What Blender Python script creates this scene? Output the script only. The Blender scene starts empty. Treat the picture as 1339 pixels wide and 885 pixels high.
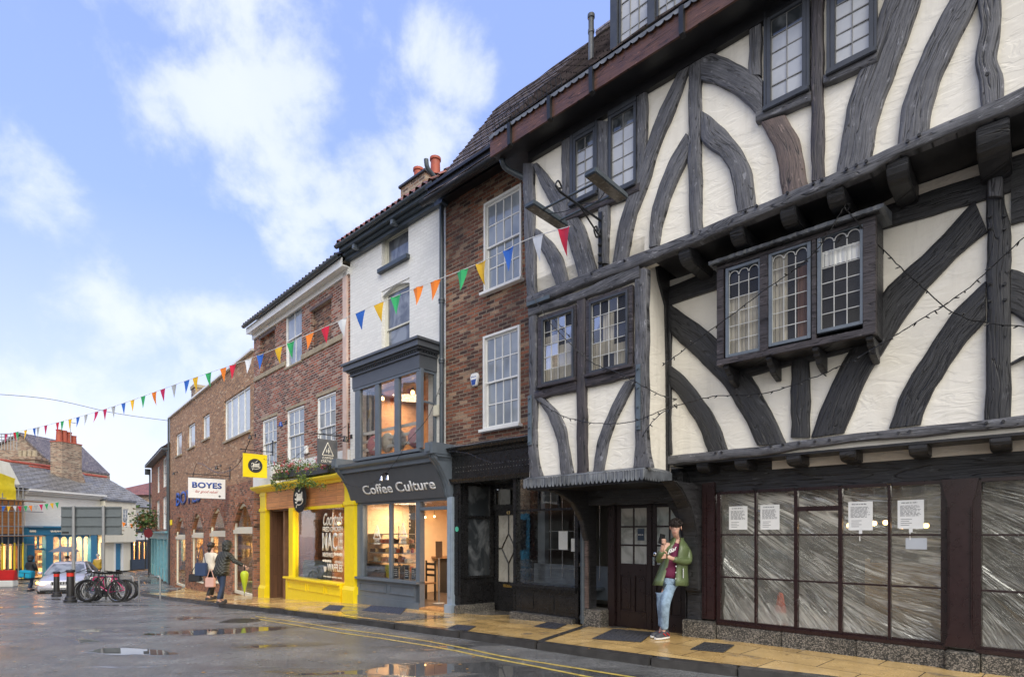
import bpy, bmesh, math, random
from mathutils import Vector, Matrix
random.seed(7)
R=math.radians; PI=math.pi
sc=bpy.context.scene; C=sc.collection
F=740.0; CX=669.5; HY=698.0; EYE=1.5      # camera: focal length in photo pixels, horizon row, eye height
GP=[(-400,0),(8,0),(10,-.07),(12,-.17),(14.7,-.28),(17,-.46),(19.5,-.67),(23,-.92),(27,-1.18),(31,-1.25),(900,-1.25)]
def g(Y):
    "height of the paving: the street falls away from the camera"
    for (a,za),(b,zb) in zip(GP,GP[1:]):
        if Y<=b: return za+(zb-za)*(Y-a)/(b-a)
    return -1.25
def wp(px,py,Z): return Vector(((px-CX)/F*Z, Z, EYE+(HY-py)/F*Z))
def gp(px,py,dz=0.0):
    "where a sight line meets the paving (dz = step down to the road)"
    Z=8.0
    for _ in range(60):
        Z=.5*Z+.5*(EYE-g(Z)+dz)*F/(py-HY)
    return ((px-CX)/F*Z, Z)
class MB:
    def __init__(s): s.v=[]; s.f=[]; s.uv=[]; s.has=False
    def add(s,vs,fs,uv=None):
        b=len(s.v); s.v+= [tuple(p) for p in vs]; s.f+=[tuple(i+b for i in f) for f in fs]
        if uv: s.uv+=uv; s.has=True
        else: s.uv+=[(p[0]+p[1],p[2]) for p in vs]
        return s
    def box(s,x0,x1,y0,y1,z0,z1):
        return s.add([(x0,y0,z0),(x1,y0,z0),(x1,y1,z0),(x0,y1,z0),(x0,y0,z1),(x1,y0,z1),(x1,y1,z1),(x0,y1,z1)],
          [(0,3,2,1),(4,5,6,7),(0,1,5,4),(1,2,6,5),(2,3,7,6),(3,0,4,7)])
    def hexa(s,a,b):
        "a,b: two quads joined"
        return s.add(list(a)+list(b),[(0,1,2,3),(7,6,5,4),(0,4,5,1),(1,5,6,2),(2,6,7,3),(3,7,4,0)])
    def prism(s,pts,y0,y1):
        n=len(pts); return s.add([(x,y0,z) for x,z in pts]+[(x,y1,z) for x,z in pts],
          [tuple(range(n)),tuple(range(2*n-1,n-1,-1))]+[(i,n+i,n+(i+1)%n,(i+1)%n) for i in range(n)])
    def prismx(s,pts,x0,x1):
        n=len(pts); return s.add([(x0,y,z) for y,z in pts]+[(x1,y,z) for y,z in pts],
          [tuple(range(n)),tuple(range(2*n-1,n-1,-1))]+[(i,n+i,n+(i+1)%n,(i+1)%n) for i in range(n)])
    def prismz(s,pts,z0,z1):
        n=len(pts); return s.add([(x,y,z0) for x,y in pts]+[(x,y,z1) for x,y in pts],
          [tuple(range(n)),tuple(range(2*n-1,n-1,-1))]+[(i,n+i,n+(i+1)%n,(i+1)%n) for i in range(n)])
    def quad(s,a,b,c,d): return s.add([a,b,c,d],[(0,1,2,3)])
    def tube(s,pts,r,seg=8,closed=False,caps=True,up=None):
        P=[Vector(p) for p in pts]; n=len(P); rs=r if isinstance(r,(list,tuple)) else [r]*n
        vs=[];fs=[]; up=Vector(up) if up is not None else None
        for i,p in enumerate(P):
            if closed: t=(P[(i+1)%n]-P[i-1])
            else: t=(P[min(i+1,n-1)]-P[max(i-1,0)])
            if t.length<1e-9: t=Vector((0,0,1))
            t.normalize()
            if up is None:
                up=Vector((0,0,1)) if abs(t.z)<.9 else Vector((1,0,0))
            a=t.cross(up)
            if a.length<1e-6: a=t.cross(Vector((0,1,0)))
            a.normalize(); b=t.cross(a).normalized()
            for k in range(seg):
                w=2*PI*k/seg; vs.append(p+a*(rs[i]*math.cos(w))+b*(rs[i]*math.sin(w)))
        m=n if closed else n-1
        for i in range(m):
            for k in range(seg):
                j=(i+1)%n; fs.append((i*seg+k,i*seg+(k+1)%seg,j*seg+(k+1)%seg,j*seg+k))
        if caps and not closed: fs.append(tuple(range(seg-1,-1,-1))); fs.append(tuple((n-1)*seg+k for k in range(seg)))
        return s.add(vs,fs)
    def lathe(s,prof,c=(0,0,0),seg=16,axis='z'):
        vs=[];fs=[];n=len(prof)
        for r,z in prof:
            for k in range(seg):
                w=2*PI*k/seg; a,b=r*math.cos(w),r*math.sin(w)
                if axis=='z': q=(c[0]+a,c[1]+b,c[2]+z)
                elif axis=='y': q=(c[0]+a,c[1]+z,c[2]+b)
                else: q=(c[0]+z,c[1]+a,c[2]+b)
                vs.append(q)
        for i in range(n-1):
            for k in range(seg): fs.append((i*seg+k,i*seg+(k+1)%seg,(i+1)*seg+(k+1)%seg,(i+1)*seg+k))
        fs.append(tuple(range(seg-1,-1,-1))); fs.append(tuple((n-1)*seg+k for k in range(seg)))
        return s.add(vs,fs)
    def ball(s,c,r,seg=12,sz=1.0,sy=1.0):
        prof=[(max(r*math.sin(PI*i/8),.0005),-r*sz*math.cos(PI*i/8)) for i in range(9)]
        b=len(s.v); s.lathe(prof,c,seg)
        if sy!=1:
            for i in range(b,len(s.v)): x,y,z=s.v[i]; s.v[i]=(x,c[1]+(y-c[1])*sy,z)
        return s
    def build(s,name,mat,parent=None,bevel=0,smooth=False,loc=None,rotz=0):
        me=bpy.data.meshes.new(name); me.from_pydata(s.v,[],s.f)
        if True:
            uvl=me.uv_layers.new(name='UVMap')
            for l in me.loops: uvl.data[l.index].uv=s.uv[l.vertex_index]
        bm=bmesh.new(); bm.from_mesh(me)
        bmesh.ops.recalc_face_normals(bm,faces=bm.faces[:])
        if bevel>0:
            es=[e for e in bm.edges if len(e.link_faces)==2 and e.calc_face_angle(0)>.6]
            bmesh.ops.bevel(bm,geom=es,offset=bevel,segments=2,affect='EDGES',clamp_overlap=True)
        bm.to_mesh(me); bm.free()
        if smooth:
            for p in me.polygons: p.use_smooth=True
            if smooth!='all': me.set_sharp_from_angle(angle=R(40))
        if mat: me.materials.append(mat)
        o=bpy.data.objects.new(name,me); C.objects.link(o)
        if parent: o.parent=parent
        if loc is not None: o.location=loc
        if rotz: o.rotation_euler=(0,0,rotz)
        return o
def tag(o,label=None,cat=None,group=None,kind=None):
    if label: o['label']=label
    if cat: o['category']=cat
    if group: o['group']=group
    if kind: o['kind']=kind
    return o
def thing(name,label,cat,loc=(0,0,0),rz=0,group=None):
    o=bpy.data.objects.new(name,None); C.objects.link(o); o.location=loc; o.rotation_euler=(0,0,rz)
    o.empty_display_size=.2
    return tag(o,label,cat,group)
def structure(o): o['kind']='structure'; return o
def copy_tree(o,parent=None):
    c=o.copy(); C.objects.link(c); c.parent=parent
    for ch in list(o.children): copy_tree(ch,c)
    return c
class Fac:
    "a vertical facade plane; local x runs right along it, local y goes into the building, z is up"
    def __init__(s,xv,x0,Z0,zr=0.0,right=False):
        d=Vector((CX-xv,-F,0)) if not right else Vector((xv-CX,F,0))
        s.e=d.normalized(); s.i=Vector((-s.e.y,s.e.x,0)); s.zr=zr
        s.o=Vector(((x0-CX)/F*Z0,Z0,zr)); s.rz=math.atan2(s.e.y,s.e.x)
    def at(s,px,py,n=0.0):
        d=Vector(((px-CX)/F,1,(HY-py)/F)); o=Vector((s.o.x,s.o.y,0))-s.i*n
        t=o.dot(s.i)/d.dot(s.i); P=Vector((0,0,EYE))+d*t
        return ((P-o).dot(s.e), P.z-s.zr)
    def x(s,px,n=0.0): return s.at(px,600,n)[0]
    def rect(s,a,b,n=0.0):
        p=s.at(a[0],a[1],n); q=s.at(b[0],b[1],n); return (p[0],q[0],q[1],p[1])   # xa,xb,za,zb
    def world(s,x,y,z): return s.o+s.e*x+s.i*y+Vector((0,0,z))
    def gz(s,x,y=0): return g((s.o+s.e*x+s.i*y).y)-s.zr
    def root(s,name,label,cat,group=None): return thing(name,label,cat,s.o,s.rz,group)
    def depth(s,px,n=0.0):
        d=Vector(((px-CX)/F,1,0)); o=Vector((s.o.x,s.o.y,0))-s.i*n
        return o.dot(s.i)/d.dot(s.i)
def crom(P,n):
    "catmull-rom resample to n points"
    m=len(P); out=[]
    for k in range(n):
        t=k/(n-1)*(m-1); i=min(int(t),m-2); u=t-i
        p0=P[max(i-1,0)];p1=P[i];p2=P[i+1];p3=P[min(i+2,m-1)]
        out.append(tuple(.5*((2*b)+(-a+c)*u+(2*a-5*b+4*c-d)*u*u+(-a+3*b-3*c+d)*u**3) for a,b,c,d in zip(p0,p1,p2,p3)))
    return out
def ribbon(mb,fac,Lp,Rp,n,t,N=22,jit=.006):
    Ls=crom([fac.at(p[0],p[1],n) for p in Lp],N); Rs=crom([fac.at(p[0],p[1],n) for p in Rp],N)
    vs=[];fs=[];uv=[]; acc=random.random()*50; sh=random.random()*9
    ph=[random.random()*6 for _ in range(6)]
    for i,(a,b) in enumerate(zip(Ls,Rs)):
        if i: acc+=math.dist(((Ls[i-1][0]+Rs[i-1][0])/2,(Ls[i-1][1]+Rs[i-1][1])/2),((a[0]+b[0])/2,(a[1]+b[1])/2))
        w=math.dist(a,b) or 1e-3
        ja=jit*(math.sin(acc*9+ph[0])+.6*math.sin(acc*23+ph[1])); jb=jit*(math.sin(acc*8+ph[2])+.6*math.sin(acc*19+ph[3]))
        d=((b[0]-a[0])/w,(b[1]-a[1])/w); a=(a[0]+d[0]*ja,a[1]+d[1]*ja); b=(b[0]+d[0]*jb,b[1]+d[1]*jb)
        for k,(u,dep) in enumerate([(0,-.06),(0,t*.55),(.04,t*.86),(.12,t),(.5,t*1.06+.004*math.sin(acc*7+ph[4])),(.88,t),(.96,t*.86),(1,t*.55),(1,-.06)]):
            x=a[0]+(b[0]-a[0])*u; z=a[1]+(b[1]-a[1])*u
            vs.append((x,-(n+dep),z)); uv.append((acc,sh+u*w+(k in(0,1))*-.03+(k in(7,8))*.03))
    K=9
    for i in range(N-1):
        for k in range(K-1): fs.append((i*K+k,i*K+k+1,(i+1)*K+k+1,(i+1)*K+k))
    fs.append(tuple(range(K))); fs.append(tuple((N-1)*K+k for k in range(K)))
    mb.add(vs,fs,uv)
def timber(name,fac,Lp,Rp,n,t,mat,parent,**k):
    m=MB(); ribbon(m,fac,Lp,Rp,n,t,**k); return m.build(name,mat,parent,smooth=True)
def vt(name,fac,pts,n,t,mat,parent,**k):      # upright member: (px,py,width)
    return timber(name,fac,[(x-w/2,y) for x,y,w in pts],[(x+w/2,y) for x,y,w in pts],n,t,mat,parent,**k)
def ht(name,fac,pts,n,t,mat,parent,**k):      # level member: (px,ytop,ybottom)
    return timber(name,fac,[(x,a) for x,a,b in pts],[(x,b) for x,a,b in pts],n,t,mat,parent,**k)
def wall(mb,x0,x1,z0,z1,y0,y1,holes=()):
    zs=sorted({z0,z1}|{min(max(h[2],z0),z1) for h in holes}|{min(max(h[3],z0),z1) for h in holes})
    for a,b in zip(zs,zs[1:]):
        if b-a<1e-5: continue
        c=(a+b)/2; cuts=sorted([(max(h[0],x0),min(h[1],x1)) for h in holes if h[2]<c<h[3]]); x=x0
        for p,q in cuts:
            if p>x: mb.box(x,p,y0,y1,a,b)
            x=max(x,q)
        if x<x1: mb.box(x,x1,y0,y1,a,b)
    return mb
def text(s,fac_or_none,xa,xb,za,zb,y,mat,parent,name='lettering',extrude=.004,bold=0.0,shear=0.0,rot=None,space=1.0,spacing_line=1.0,align='CENTER'):
    cu=bpy.data.curves.new('t','FONT'); cu.body=s; cu.extrude=0; cu.offset=bold; cu.shear=shear; cu.align_x=align; cu.space_character=space; cu.space_line=spacing_line
    cu.resolution_u=4
    o=bpy.data.objects.new('t',cu); C.objects.link(o)
    bpy.context.view_layer.update()
    me=bpy.data.meshes.new_from_object(o.evaluated_get(bpy.context.evaluated_depsgraph_get()))
    bpy.data.objects.remove(o); bpy.data.curves.remove(cu)
    xs=[v.co.x for v in me.vertices]; ys=[v.co.y for v in me.vertices]
    w=max(xs)-min(xs); h=max(ys)-min(ys)
    bm=bmesh.new(); bm.from_mesh(me)
    for v in bm.verts:
        v.co=Vector((xa+(v.co.x-min(xs))/w*(xb-xa), y, za+(v.co.y-min(ys))/h*(zb-za)))
    r=bmesh.ops.extrude_face_region(bm,geom=bm.faces[:])
    for e in r['geom']:
        if isinstance(e,bmesh.types.BMVert): e.co.y-=extrude
    bmesh.ops.recalc_face_normals(bm,faces=bm.faces[:])
    bm.to_mesh(me); bm.free(); me.name=name; me.materials.clear(); me.materials.append(mat)
    o=bpy.data.objects.new(name,me); C.objects.link(o); o.parent=parent
    return o
def scrib(xa,xb,za,zb,y,mat,parent,rows=3,name='writing',seed=1,th=None,loops=False,align='L'):
    "writing too small to read in the photo: rows of word-length strokes"
    rd=random.Random(seed); m=MB(); h=(zb-za)/rows; t=th or h*.09
    for r in range(rows):
        z=zb-(r+.5)*h; x=xa+(0 if align=='L' else (xb-xa)*rd.uniform(0,.18)); end=xb-(xb-xa)*rd.uniform(0,.25 if rows>1 else 0)
        while x<end:
            w=min((xb-xa)*rd.uniform(.10,.26),end-x); n=max(3,int(w/(h*.28)))
            if loops:
                P=[(x+w*i/(n*2),y,z+h*.30*math.sin(i*2.1+r)*rd.uniform(.6,1.1)) for i in range(n*2+1)]
                m.tube(crom(P,len(P)*2),t,4)
            else:
                for i in range(n): a=x+w*i/n; hh=h*rd.uniform(.20,.30); m.box(a,a+w/n*.72,y-.0006,y+.0006,z-hh,z+hh*rd.uniform(.5,1.3))
            x+=w+(xb-xa)*.04
    return m.build(name,mat,parent)
class NT:
    def __init__(s,name):
        s.m=bpy.data.materials.new(name); s.m.use_nodes=True; s.t=s.m.node_tree; s.n=s.t.nodes; s.l=s.t.links
        s.b=s.n['Principled BSDF']; s.out=s.n['Material Output']
    def N(s,typ,**k):
        n=s.n.new(typ)
        for a,v in k.items():
            if a.startswith('i_'): n.inputs[a[2:].replace('_',' ')].default_value=v
            else: setattr(n,a,v)
        return n
    def L(s,a,b): s.l.new(a,b)
    def obj(s): return s.N('ShaderNodeTexCoord').outputs['Object']
    def noise(s,vec,scale,detail=4,rough=.55,dist=0):
        n=s.N('ShaderNodeTexNoise',i_Scale=scale,i_Detail=detail,i_Roughness=rough,i_Distortion=dist); s.L(vec,n.inputs['Vector']); return n.outputs['Fac']
    def map(s,vec,scale=(1,1,1),rot=(0,0,0),loc=(0,0,0)):
        n=s.N('ShaderNodeMapping'); n.inputs['Scale'].default_value=scale; n.inputs['Rotation'].default_value=rot; n.inputs['Location'].default_value=loc
        s.L(vec,n.inputs['Vector']); return n.outputs['Vector']
    def ramp(s,fac,stops):
        n=s.N('ShaderNodeValToRGB'); cr=n.color_ramp
        while len(cr.elements)<len(stops): cr.elements.new(.5)
        for e,(p,c) in zip(cr.elements,stops): e.position=p; e.color=(c,c,c,1) if isinstance(c,(int,float)) else (*c,1)
        s.L(fac,n.inputs['Fac']); return n.outputs['Color']
    def mix(s,fac,a,b,mode='MIX'):
        n=s.N('ShaderNodeMix',data_type='RGBA',blend_type=mode)
        for k,v in (('Factor',fac),):
            if isinstance(v,(int,float)): n.inputs[0].default_value=v
            else: s.L(v,n.inputs[0])
        for i,v in ((6,a),(7,b)):
            if isinstance(v,tuple): n.inputs[i].default_value=(*v,1)
            elif isinstance(v,(int,float)): n.inputs[i].default_value=(v,v,v,1)
            else: s.L(v,n.inputs[i])
        return n.outputs[2]
    def math(s,op,a,b=0.0,c=0.0):
        n=s.N('ShaderNodeMath',operation=op)
        for i,v in enumerate((a,b,c)):
            if isinstance(v,(int,float)): n.inputs[i].default_value=v
            else: s.L(v,n.inputs[i])
        return n.outputs[0]
    def bump(s,h,strength=.3,dist=.01,prev=None):
        n=s.N('ShaderNodeBump',i_Strength=strength,i_Distance=dist); s.L(h,n.inputs['Height'])
        if prev: s.L(prev,n.inputs['Normal'])
        return n.outputs['Normal']
    def set(s,col=None,rough=None,metal=None,normal=None,spec=None,emit=None,es=None,coat=None,alpha=None,trans=None):
        for k,v in (('Base Color',col),('Roughness',rough),('Metallic',metal),('Normal',normal),('Specular IOR Level',spec),('Emission Color',emit),('Emission Strength',es),('Coat Weight',coat),('Alpha',alpha),('Transmission Weight',trans)):
            if v is None: continue
            i=s.b.inputs[k]
            if isinstance(v,tuple): i.default_value=(*v,1)
            elif isinstance(v,(int,float)): i.default_value=v
            else: s.L(v,i)
        return s.m
def wallvec(n):
    "object coordinates folded so that x+y runs along any wall and z is up"
    o=n.obj(); sp=n.N('ShaderNodeSeparateXYZ'); n.L(o,sp.inputs[0])
    s=n.math('ADD',sp.outputs[0],sp.outputs[1]); c=n.N('ShaderNodeCombineXYZ'); n.L(s,c.inputs[0]); n.L(sp.outputs[2],c.inputs[1]); return c.outputs[0],o
def paint(name,col,rough=.45,var=.12,bump=.15,scale=6,metal=0,spec=.5,fine=60):
    var*=.6; bump*=.45; n=NT(name); o=n.obj()
    a=n.noise(o,scale,5); lo=tuple(c*(1-var*1.6) for c in col); hi=tuple(min(1,c*(1+var)) for c in col)
    c=n.ramp(a,[(.3,lo),(.7,hi)]); f=n.noise(o,fine,3); L_=sum(col)/3
    if var>.015 and metal==0: sc_=n.noise(n.map(o,(3,3,1.1)),7,7,.8); c=n.mix(n.math('MULTIPLY',n.ramp(sc_,[(.60,0.0),(.70,1.0)]),.28),c,tuple(x*.45+.02 for x in col) if L_>.2 else tuple(x*1.8+.03 for x in col))
    return n.set(col=c,rough=n.ramp(n.noise(o,scale*2,4),[(.3,max(rough-.06,.03)),(.7,min(rough+.06,1))]),metal=metal,spec=spec,normal=n.bump(n.mix(.5,a,f),bump,.006))
def brick(name,c1,c2,mortar,grime=.5,*,dark=(.07,.05,.045),weather=.5,pale=(.55,.5,.44),palefac=.15,w=.23,h=.075,ms=.009,bump=.9,rough=.8):
    n=NT(name); v,o=wallvec(n)
    wob=n.N('ShaderNodeTexNoise',i_Scale=7.0,i_Detail=2.0); n.L(o,wob.inputs['Vector'])
    wv=n.N('ShaderNodeVectorMath',operation='MULTIPLY_ADD'); n.L(wob.outputs['Color'],wv.inputs[0]); wv.inputs[1].default_value=(.022,.016,0); n.L(v,wv.inputs[2]); vv=wv.outputs[0]
    b=n.N('ShaderNodeTexBrick',i_Scale=1.0,i_Mortar_Size=ms,i_Mortar_Smooth=.35,i_Bias=0.0,i_Brick_Width=w,i_Row_Height=h); n.L(vv,b.inputs['Vector'])
    b.inputs['Color1'].default_value=(*c1,1); b.inputs['Color2'].default_value=(*c2,1); b.inputs['Mortar'].default_value=(*mortar,1)
    # second brick-sized random: dark headers and pale bricks
    b2=n.N('ShaderNodeTexBrick',i_Scale=1.0,i_Mortar_Size=0.0,i_Brick_Width=w,i_Row_Height=h); n.L(vv,b2.inputs['Vector'])
    b2.inputs['Color1'].default_value=(0,0,0,1); b2.inputs['Color2'].default_value=(1,1,1,1)
    wh=n.N('ShaderNodeTexWhiteNoise',noise_dimensions='1D'); n.L(n.math('MULTIPLY',b2.outputs['Color'],913.7),wh.inputs['W'])
    inb=n.math('SUBTRACT',1.0,b.outputs['Fac'])
    col=n.mix(n.math('MULTIPLY',inb,n.math('MULTIPLY',n.math('LESS_THAN',wh.outputs['Value'],.22),.7)),b.outputs['Color'],dark)
    col=n.mix(n.math('MULTIPLY',n.math('GREATER_THAN',wh.outputs['Value'],1-palefac),.6),col,pale)
    big=n.noise(o,1.1,6,.65); col=n.mix(n.math('MULTIPLY',n.ramp(big,[(.45,0.0),(.7,1.0)]),weather),col,dark)
    sm=n.noise(o,28,4,.7); col=n.mix(grime,col,n.ramp(sm,[(.25,.12),(.72,1.0)]),'MULTIPLY')
    sp2=n.noise(o,9,5,.75); col=n.mix(n.math('MULTIPLY',n.ramp(sp2,[(.6,0.0),(.68,1.0)]),palefac*2.2),col,pale)
    hgt=n.math('ADD',n.math('MULTIPLY',inb,1.0),n.math('MULTIPLY',sm,.7))
    return n.set(col=col,rough=rough,normal=n.bump(hgt,bump,.012))
def timbermat(name,lo,hi,rough=.55,bump=.6):
    n=NT(name); uv=n.N('ShaderNodeTexCoord').outputs['UV']
    wob=n.noise(uv,3,2); a=n.noise(n.map(uv,(2.6,55,1)),1.0,8,.75,.5); b=n.noise(n.map(uv,(1.4,17,1)),1.0,4,.65,.7); o=n.obj(); c=n.noise(o,3.5,5,.7)
    crack=n.ramp(n.math('ABSOLUTE',n.math('SUBTRACT',n.noise(n.map(uv,(.7,9,1)),1.0,2,.4,2.2),.5)),[(0.0,0.0),(.022,1.0)])
    h=n.math('ADD',n.math('MULTIPLY',a,.6),n.math('MULTIPLY',b,.6))
    col=n.ramp(n.mix(.4,a,c),[(.34,lo),(.66,hi)]); col=n.mix(n.math('SUBTRACT',1.0,crack),col,tuple(x*.25 for x in lo))
    fl=n.noise(n.map(uv,(5,14,1)),1.0,5,.7); col=n.mix(n.math('MULTIPLY',n.ramp(fl,[(.60,0.0),(.66,1.0)]),.5),col,tuple(min(1,x*2.0+.02) for x in hi)); hh=n.math('ADD',n.math('MULTIPLY',crack,.5),h)
    return n.set(col=col,rough=n.ramp(c,[(.3,rough-.12),(.7,rough+.15)]),normal=n.bump(hh,bump,.022))
def plaster(name,col=(.79,.75,.66),bump=.26,sc=4):
    n=NT(name); o=n.obj(); a=n.noise(n.map(o,(1,1,1.8)),sc,5,.5,.4); b=n.noise(o,24,3); big=n.noise(n.map(o,(2.5,2.5,.6)),.9,5,.7)
    c=n.mix(n.math('MULTIPLY',n.ramp(big,[(.5,0.0),(.8,1.0)]),.5),col,tuple(x*f for x,f in zip(col,(.72,.69,.64))))
    vo=n.N('ShaderNodeTexNoise',i_Scale=2.6,i_Detail=3.0,i_Distortion=1.5); n.L(n.map(o,(1,1,2.6)),vo.inputs['Vector'])
    h=n.math('ADD',n.math('MULTIPLY',a,1.0),n.math('ADD',n.math('MULTIPLY',b,.08),n.ramp(vo.outputs['Fac'],[(.44,0.0),(.56,.45)])))
    st=n.noise(n.map(o,(5,5,.5)),1.0,6,.7); c=n.mix(n.math('MULTIPLY',n.ramp(st,[(.55,0.0),(.75,1.0)]),.35),c,tuple(x*.62 for x in col)); sp=n.noise(o,16,3,.7); c=n.mix(n.math('MULTIPLY',n.ramp(sp,[(.68,0.0),(.74,1.0)]),.25),c,tuple(x*.5 for x in col))
    return n.set(col=c,rough=.62,normal=n.bump(h,bump,.03))
def glossglass(name,lo,hi,sc=3,rough=.03,bump=.12,spec=.9):
    n=NT(name); o=n.obj(); a=n.noise(n.map(o,(1.4,1.4,1)),sc,3,.6,.6)
    return n.set(col=n.ramp(a,[(.42,lo),(.58,hi)]),rough=rough,spec=spec,normal=n.bump(n.noise(o,9,2),bump,.01))
def clearglass(name,refl=.28,tint=(.95,.95,.94)):
    n=NT(name); n.n.remove(n.b)
    tr=n.N('ShaderNodeBsdfTransparent'); tr.inputs[0].default_value=(*tint,1); gl=n.N('ShaderNodeBsdfGlossy'); gl.inputs['Roughness'].default_value=.015
    lw=n.N('ShaderNodeFresnel',i_IOR=1.5); f=n.math('MINIMUM',n.math('MULTIPLY',lw.outputs[0],.5),1.0)
    n.L(n.bump(n.noise(n.obj(),3,2),.03,.02),gl.inputs['Normal'])
    mx=n.N('ShaderNodeMixShader'); n.L(f,mx.inputs[0]); n.L(tr.outputs[0],mx.inputs[1]); n.L(gl.outputs[0],mx.inputs[2]); n.L(mx.outputs[0],n.out.inputs[0]); return n.m
def emis(name,col,st):
    n=NT(name); return n.set(col=col,emit=col,es=st)
M={}
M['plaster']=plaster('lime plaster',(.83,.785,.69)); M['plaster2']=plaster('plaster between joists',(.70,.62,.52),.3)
M['timber']=timbermat('weathered grey oak',(.012,.012,.014),(.18,.18,.195),.5)
M['timber_blk']=timbermat('black painted oak',(.004,.004,.005),(.040,.040,.044),.42)
M['timber_brn']=timbermat('worn brown oak',(.04,.028,.025),(.20,.145,.125),.55)
M['timber_prp']=timbermat('charcoal brown oak',(.012,.010,.011),(.085,.072,.076),.5)
M['soffit']=paint('black soffit',(.012,.012,.014),.4,.3,.3)
M['fascia_brn']=timbermat('brown painted board',(.04,.018,.012),(.16,.07,.045),.4,.3)
M['blackpaint']=paint('black gloss paint',(.013,.013,.014),.28,.3,.15)
M['blackpaint2']=paint('black cast paint',(.02,.02,.022),.4,.3,.2)
M['maroon']=paint('dark maroon paint',(.020,.0065,.007),.3,.2,.1)
M['maroon2']=paint('brown black door paint',(.014,.007,.007),.32,.2,.1)
M['lead']=paint('sheet lead',(.13,.14,.155),.45,.6,.9,4,spec=.5)
M['leadcame']=paint('lead came',(.5,.5,.48),.5,.2,.2)
M['leadcame_d']=paint('dark lead came',(.22,.22,.22),.5,.2,.2)
M['iron']=paint('wrought iron',(.02,.022,.026),.4,.3,.2,metal=.3)
M['ironblue']=paint('blue grey iron strap',(.10,.13,.16),.5,.25,.3)
M['pipe']=paint('slate grey pipe paint',(.055,.07,.085),.35,.2,.1)
M['casement']=paint('blue grey casement paint',(.13,.155,.185),.4,.2,.2)
M['casement_d']=paint('dark grey casement paint',(.045,.05,.06),.4,.25,.2)
M['greyshop']=paint('grey shopfront paint',(.125,.15,.18),.35,.12,.1)
M['greyshop_d']=paint('dark grey sign paint',(.085,.095,.11),.4,.1,.05)
M['greylight']=paint('grey door trim paint',(.27,.33,.40),.35,.12,.1)
M['yellow']=paint('yellow shopfront paint',(.86,.66,.012),.34,.05,.0)
M['white']=paint('white window paint',(.78,.78,.76),.35,.06,.08)
M['cream']=paint('cream window paint',(.68,.66,.56),.4,.08,.1)
M['white2']=paint('white board',(.8,.8,.79),.3,.03,.02)
M['pink']=paint('pale pink pilaster paint',(.66,.50,.42),.5,.12,.2)
M['stone']=paint('sandstone sill',(.36,.30,.21),.75,.3,.5,5)
M['blue']=paint('bright blue shop paint',(.035,.20,.36),.4,.12,.1)
M['teal']=paint('pale teal shop paint',(.16,.36,.42),.4,.12,.1)
M['navy']=paint('navy paint',(.02,.035,.06),.4,.2,.1)
M['bluelet']=paint('blue letters',(.02,.07,.32),.35,.08,.03)
M['redlet']=paint('red letters',(.45,.03,.03),.35,.08,.03)
M['offwhite']=paint('off white letters',(.72,.70,.62),.4,.05,.03)
M['dark']=paint('dark interior',(.02,.018,.017),.7,.3,.1)
M['charcoal']=paint('charcoal disc',(.03,.035,.04),.4,.15,.1)
M['chalk']=paint('chalkboard',(.018,.018,.02),.6,.2,.05)
M['chalkw']=paint('chalk white',(.7,.7,.68),.8,.1,.05)
M['paper']=paint('paper notice',(.78,.78,.76),.7,.05,.05)
M['ink']=paint('printed ink',(.10,.10,.11),.7,.1,.02)
M['glass_clear']=clearglass('shop glass')
M['glass_lead']=glossglass('old leaded glass',(.10,.10,.09),(.24,.23,.20),1.3,.04,.3)
M['glass_lead_b']=glossglass('bright leaded glass',(.36,.37,.38),(.46,.47,.48),1.2,.08,.2)  # pale mottled base colour imitates sky reflected in the panes
M['glass_dark']=glossglass('dark window glass',(.03,.035,.04),(.12,.13,.14),2.0,.03,.06)
M['glass_curt']=glossglass('glass over net curtain',(.22,.25,.29),(.34,.37,.40),.9,.05,.05)
M['brick3']=brick('old varied brick',(.42,.155,.08),(.17,.065,.045),(.38,.30,.22),grime=.65,dark=(.035,.028,.026),weather=.7,pale=(.58,.42,.28),palefac=.15,ms=.012,bump=1.6)
M['brick4']=brick('red brick with pale joints',(.48,.14,.075),(.22,.075,.05),(.50,.42,.35),dark=(.06,.04,.035),weather=.3,pale=(.62,.47,.38),palefac=.18,ms=.014,bump=1.3)
M['brickB']=brick('brown stock brick',(.62,.34,.175),(.42,.22,.115),(.33,.26,.19),dark=(.26,.14,.08),weather=.12,pale=(.72,.54,.36),palefac=.08,ms=.012,bump=.8,grime=.4)
M['brickL']=brick('red arcade brick',(.52,.21,.11),(.33,.125,.07),(.32,.25,.19),dark=(.07,.045,.035),weather=.15,pale=(.48,.34,.24),palefac=.06,ms=.010,bump=.8)
M['brickC']=brick('weathered chimney brick',(.46,.30,.20),(.30,.17,.11),(.48,.42,.35),dark=(.07,.05,.04),weather=.35,pale=(.55,.47,.36),palefac=.25,ms=.012)
M['brickW']=brick('white painted brick',(.84,.835,.80),(.79,.785,.75),(.74,.73,.70),grime=.10,dark=(.76,.755,.72),weather=.10,pale=(.84,.83,.80),palefac=.02,ms=.008,bump=.55,rough=.55)
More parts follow.
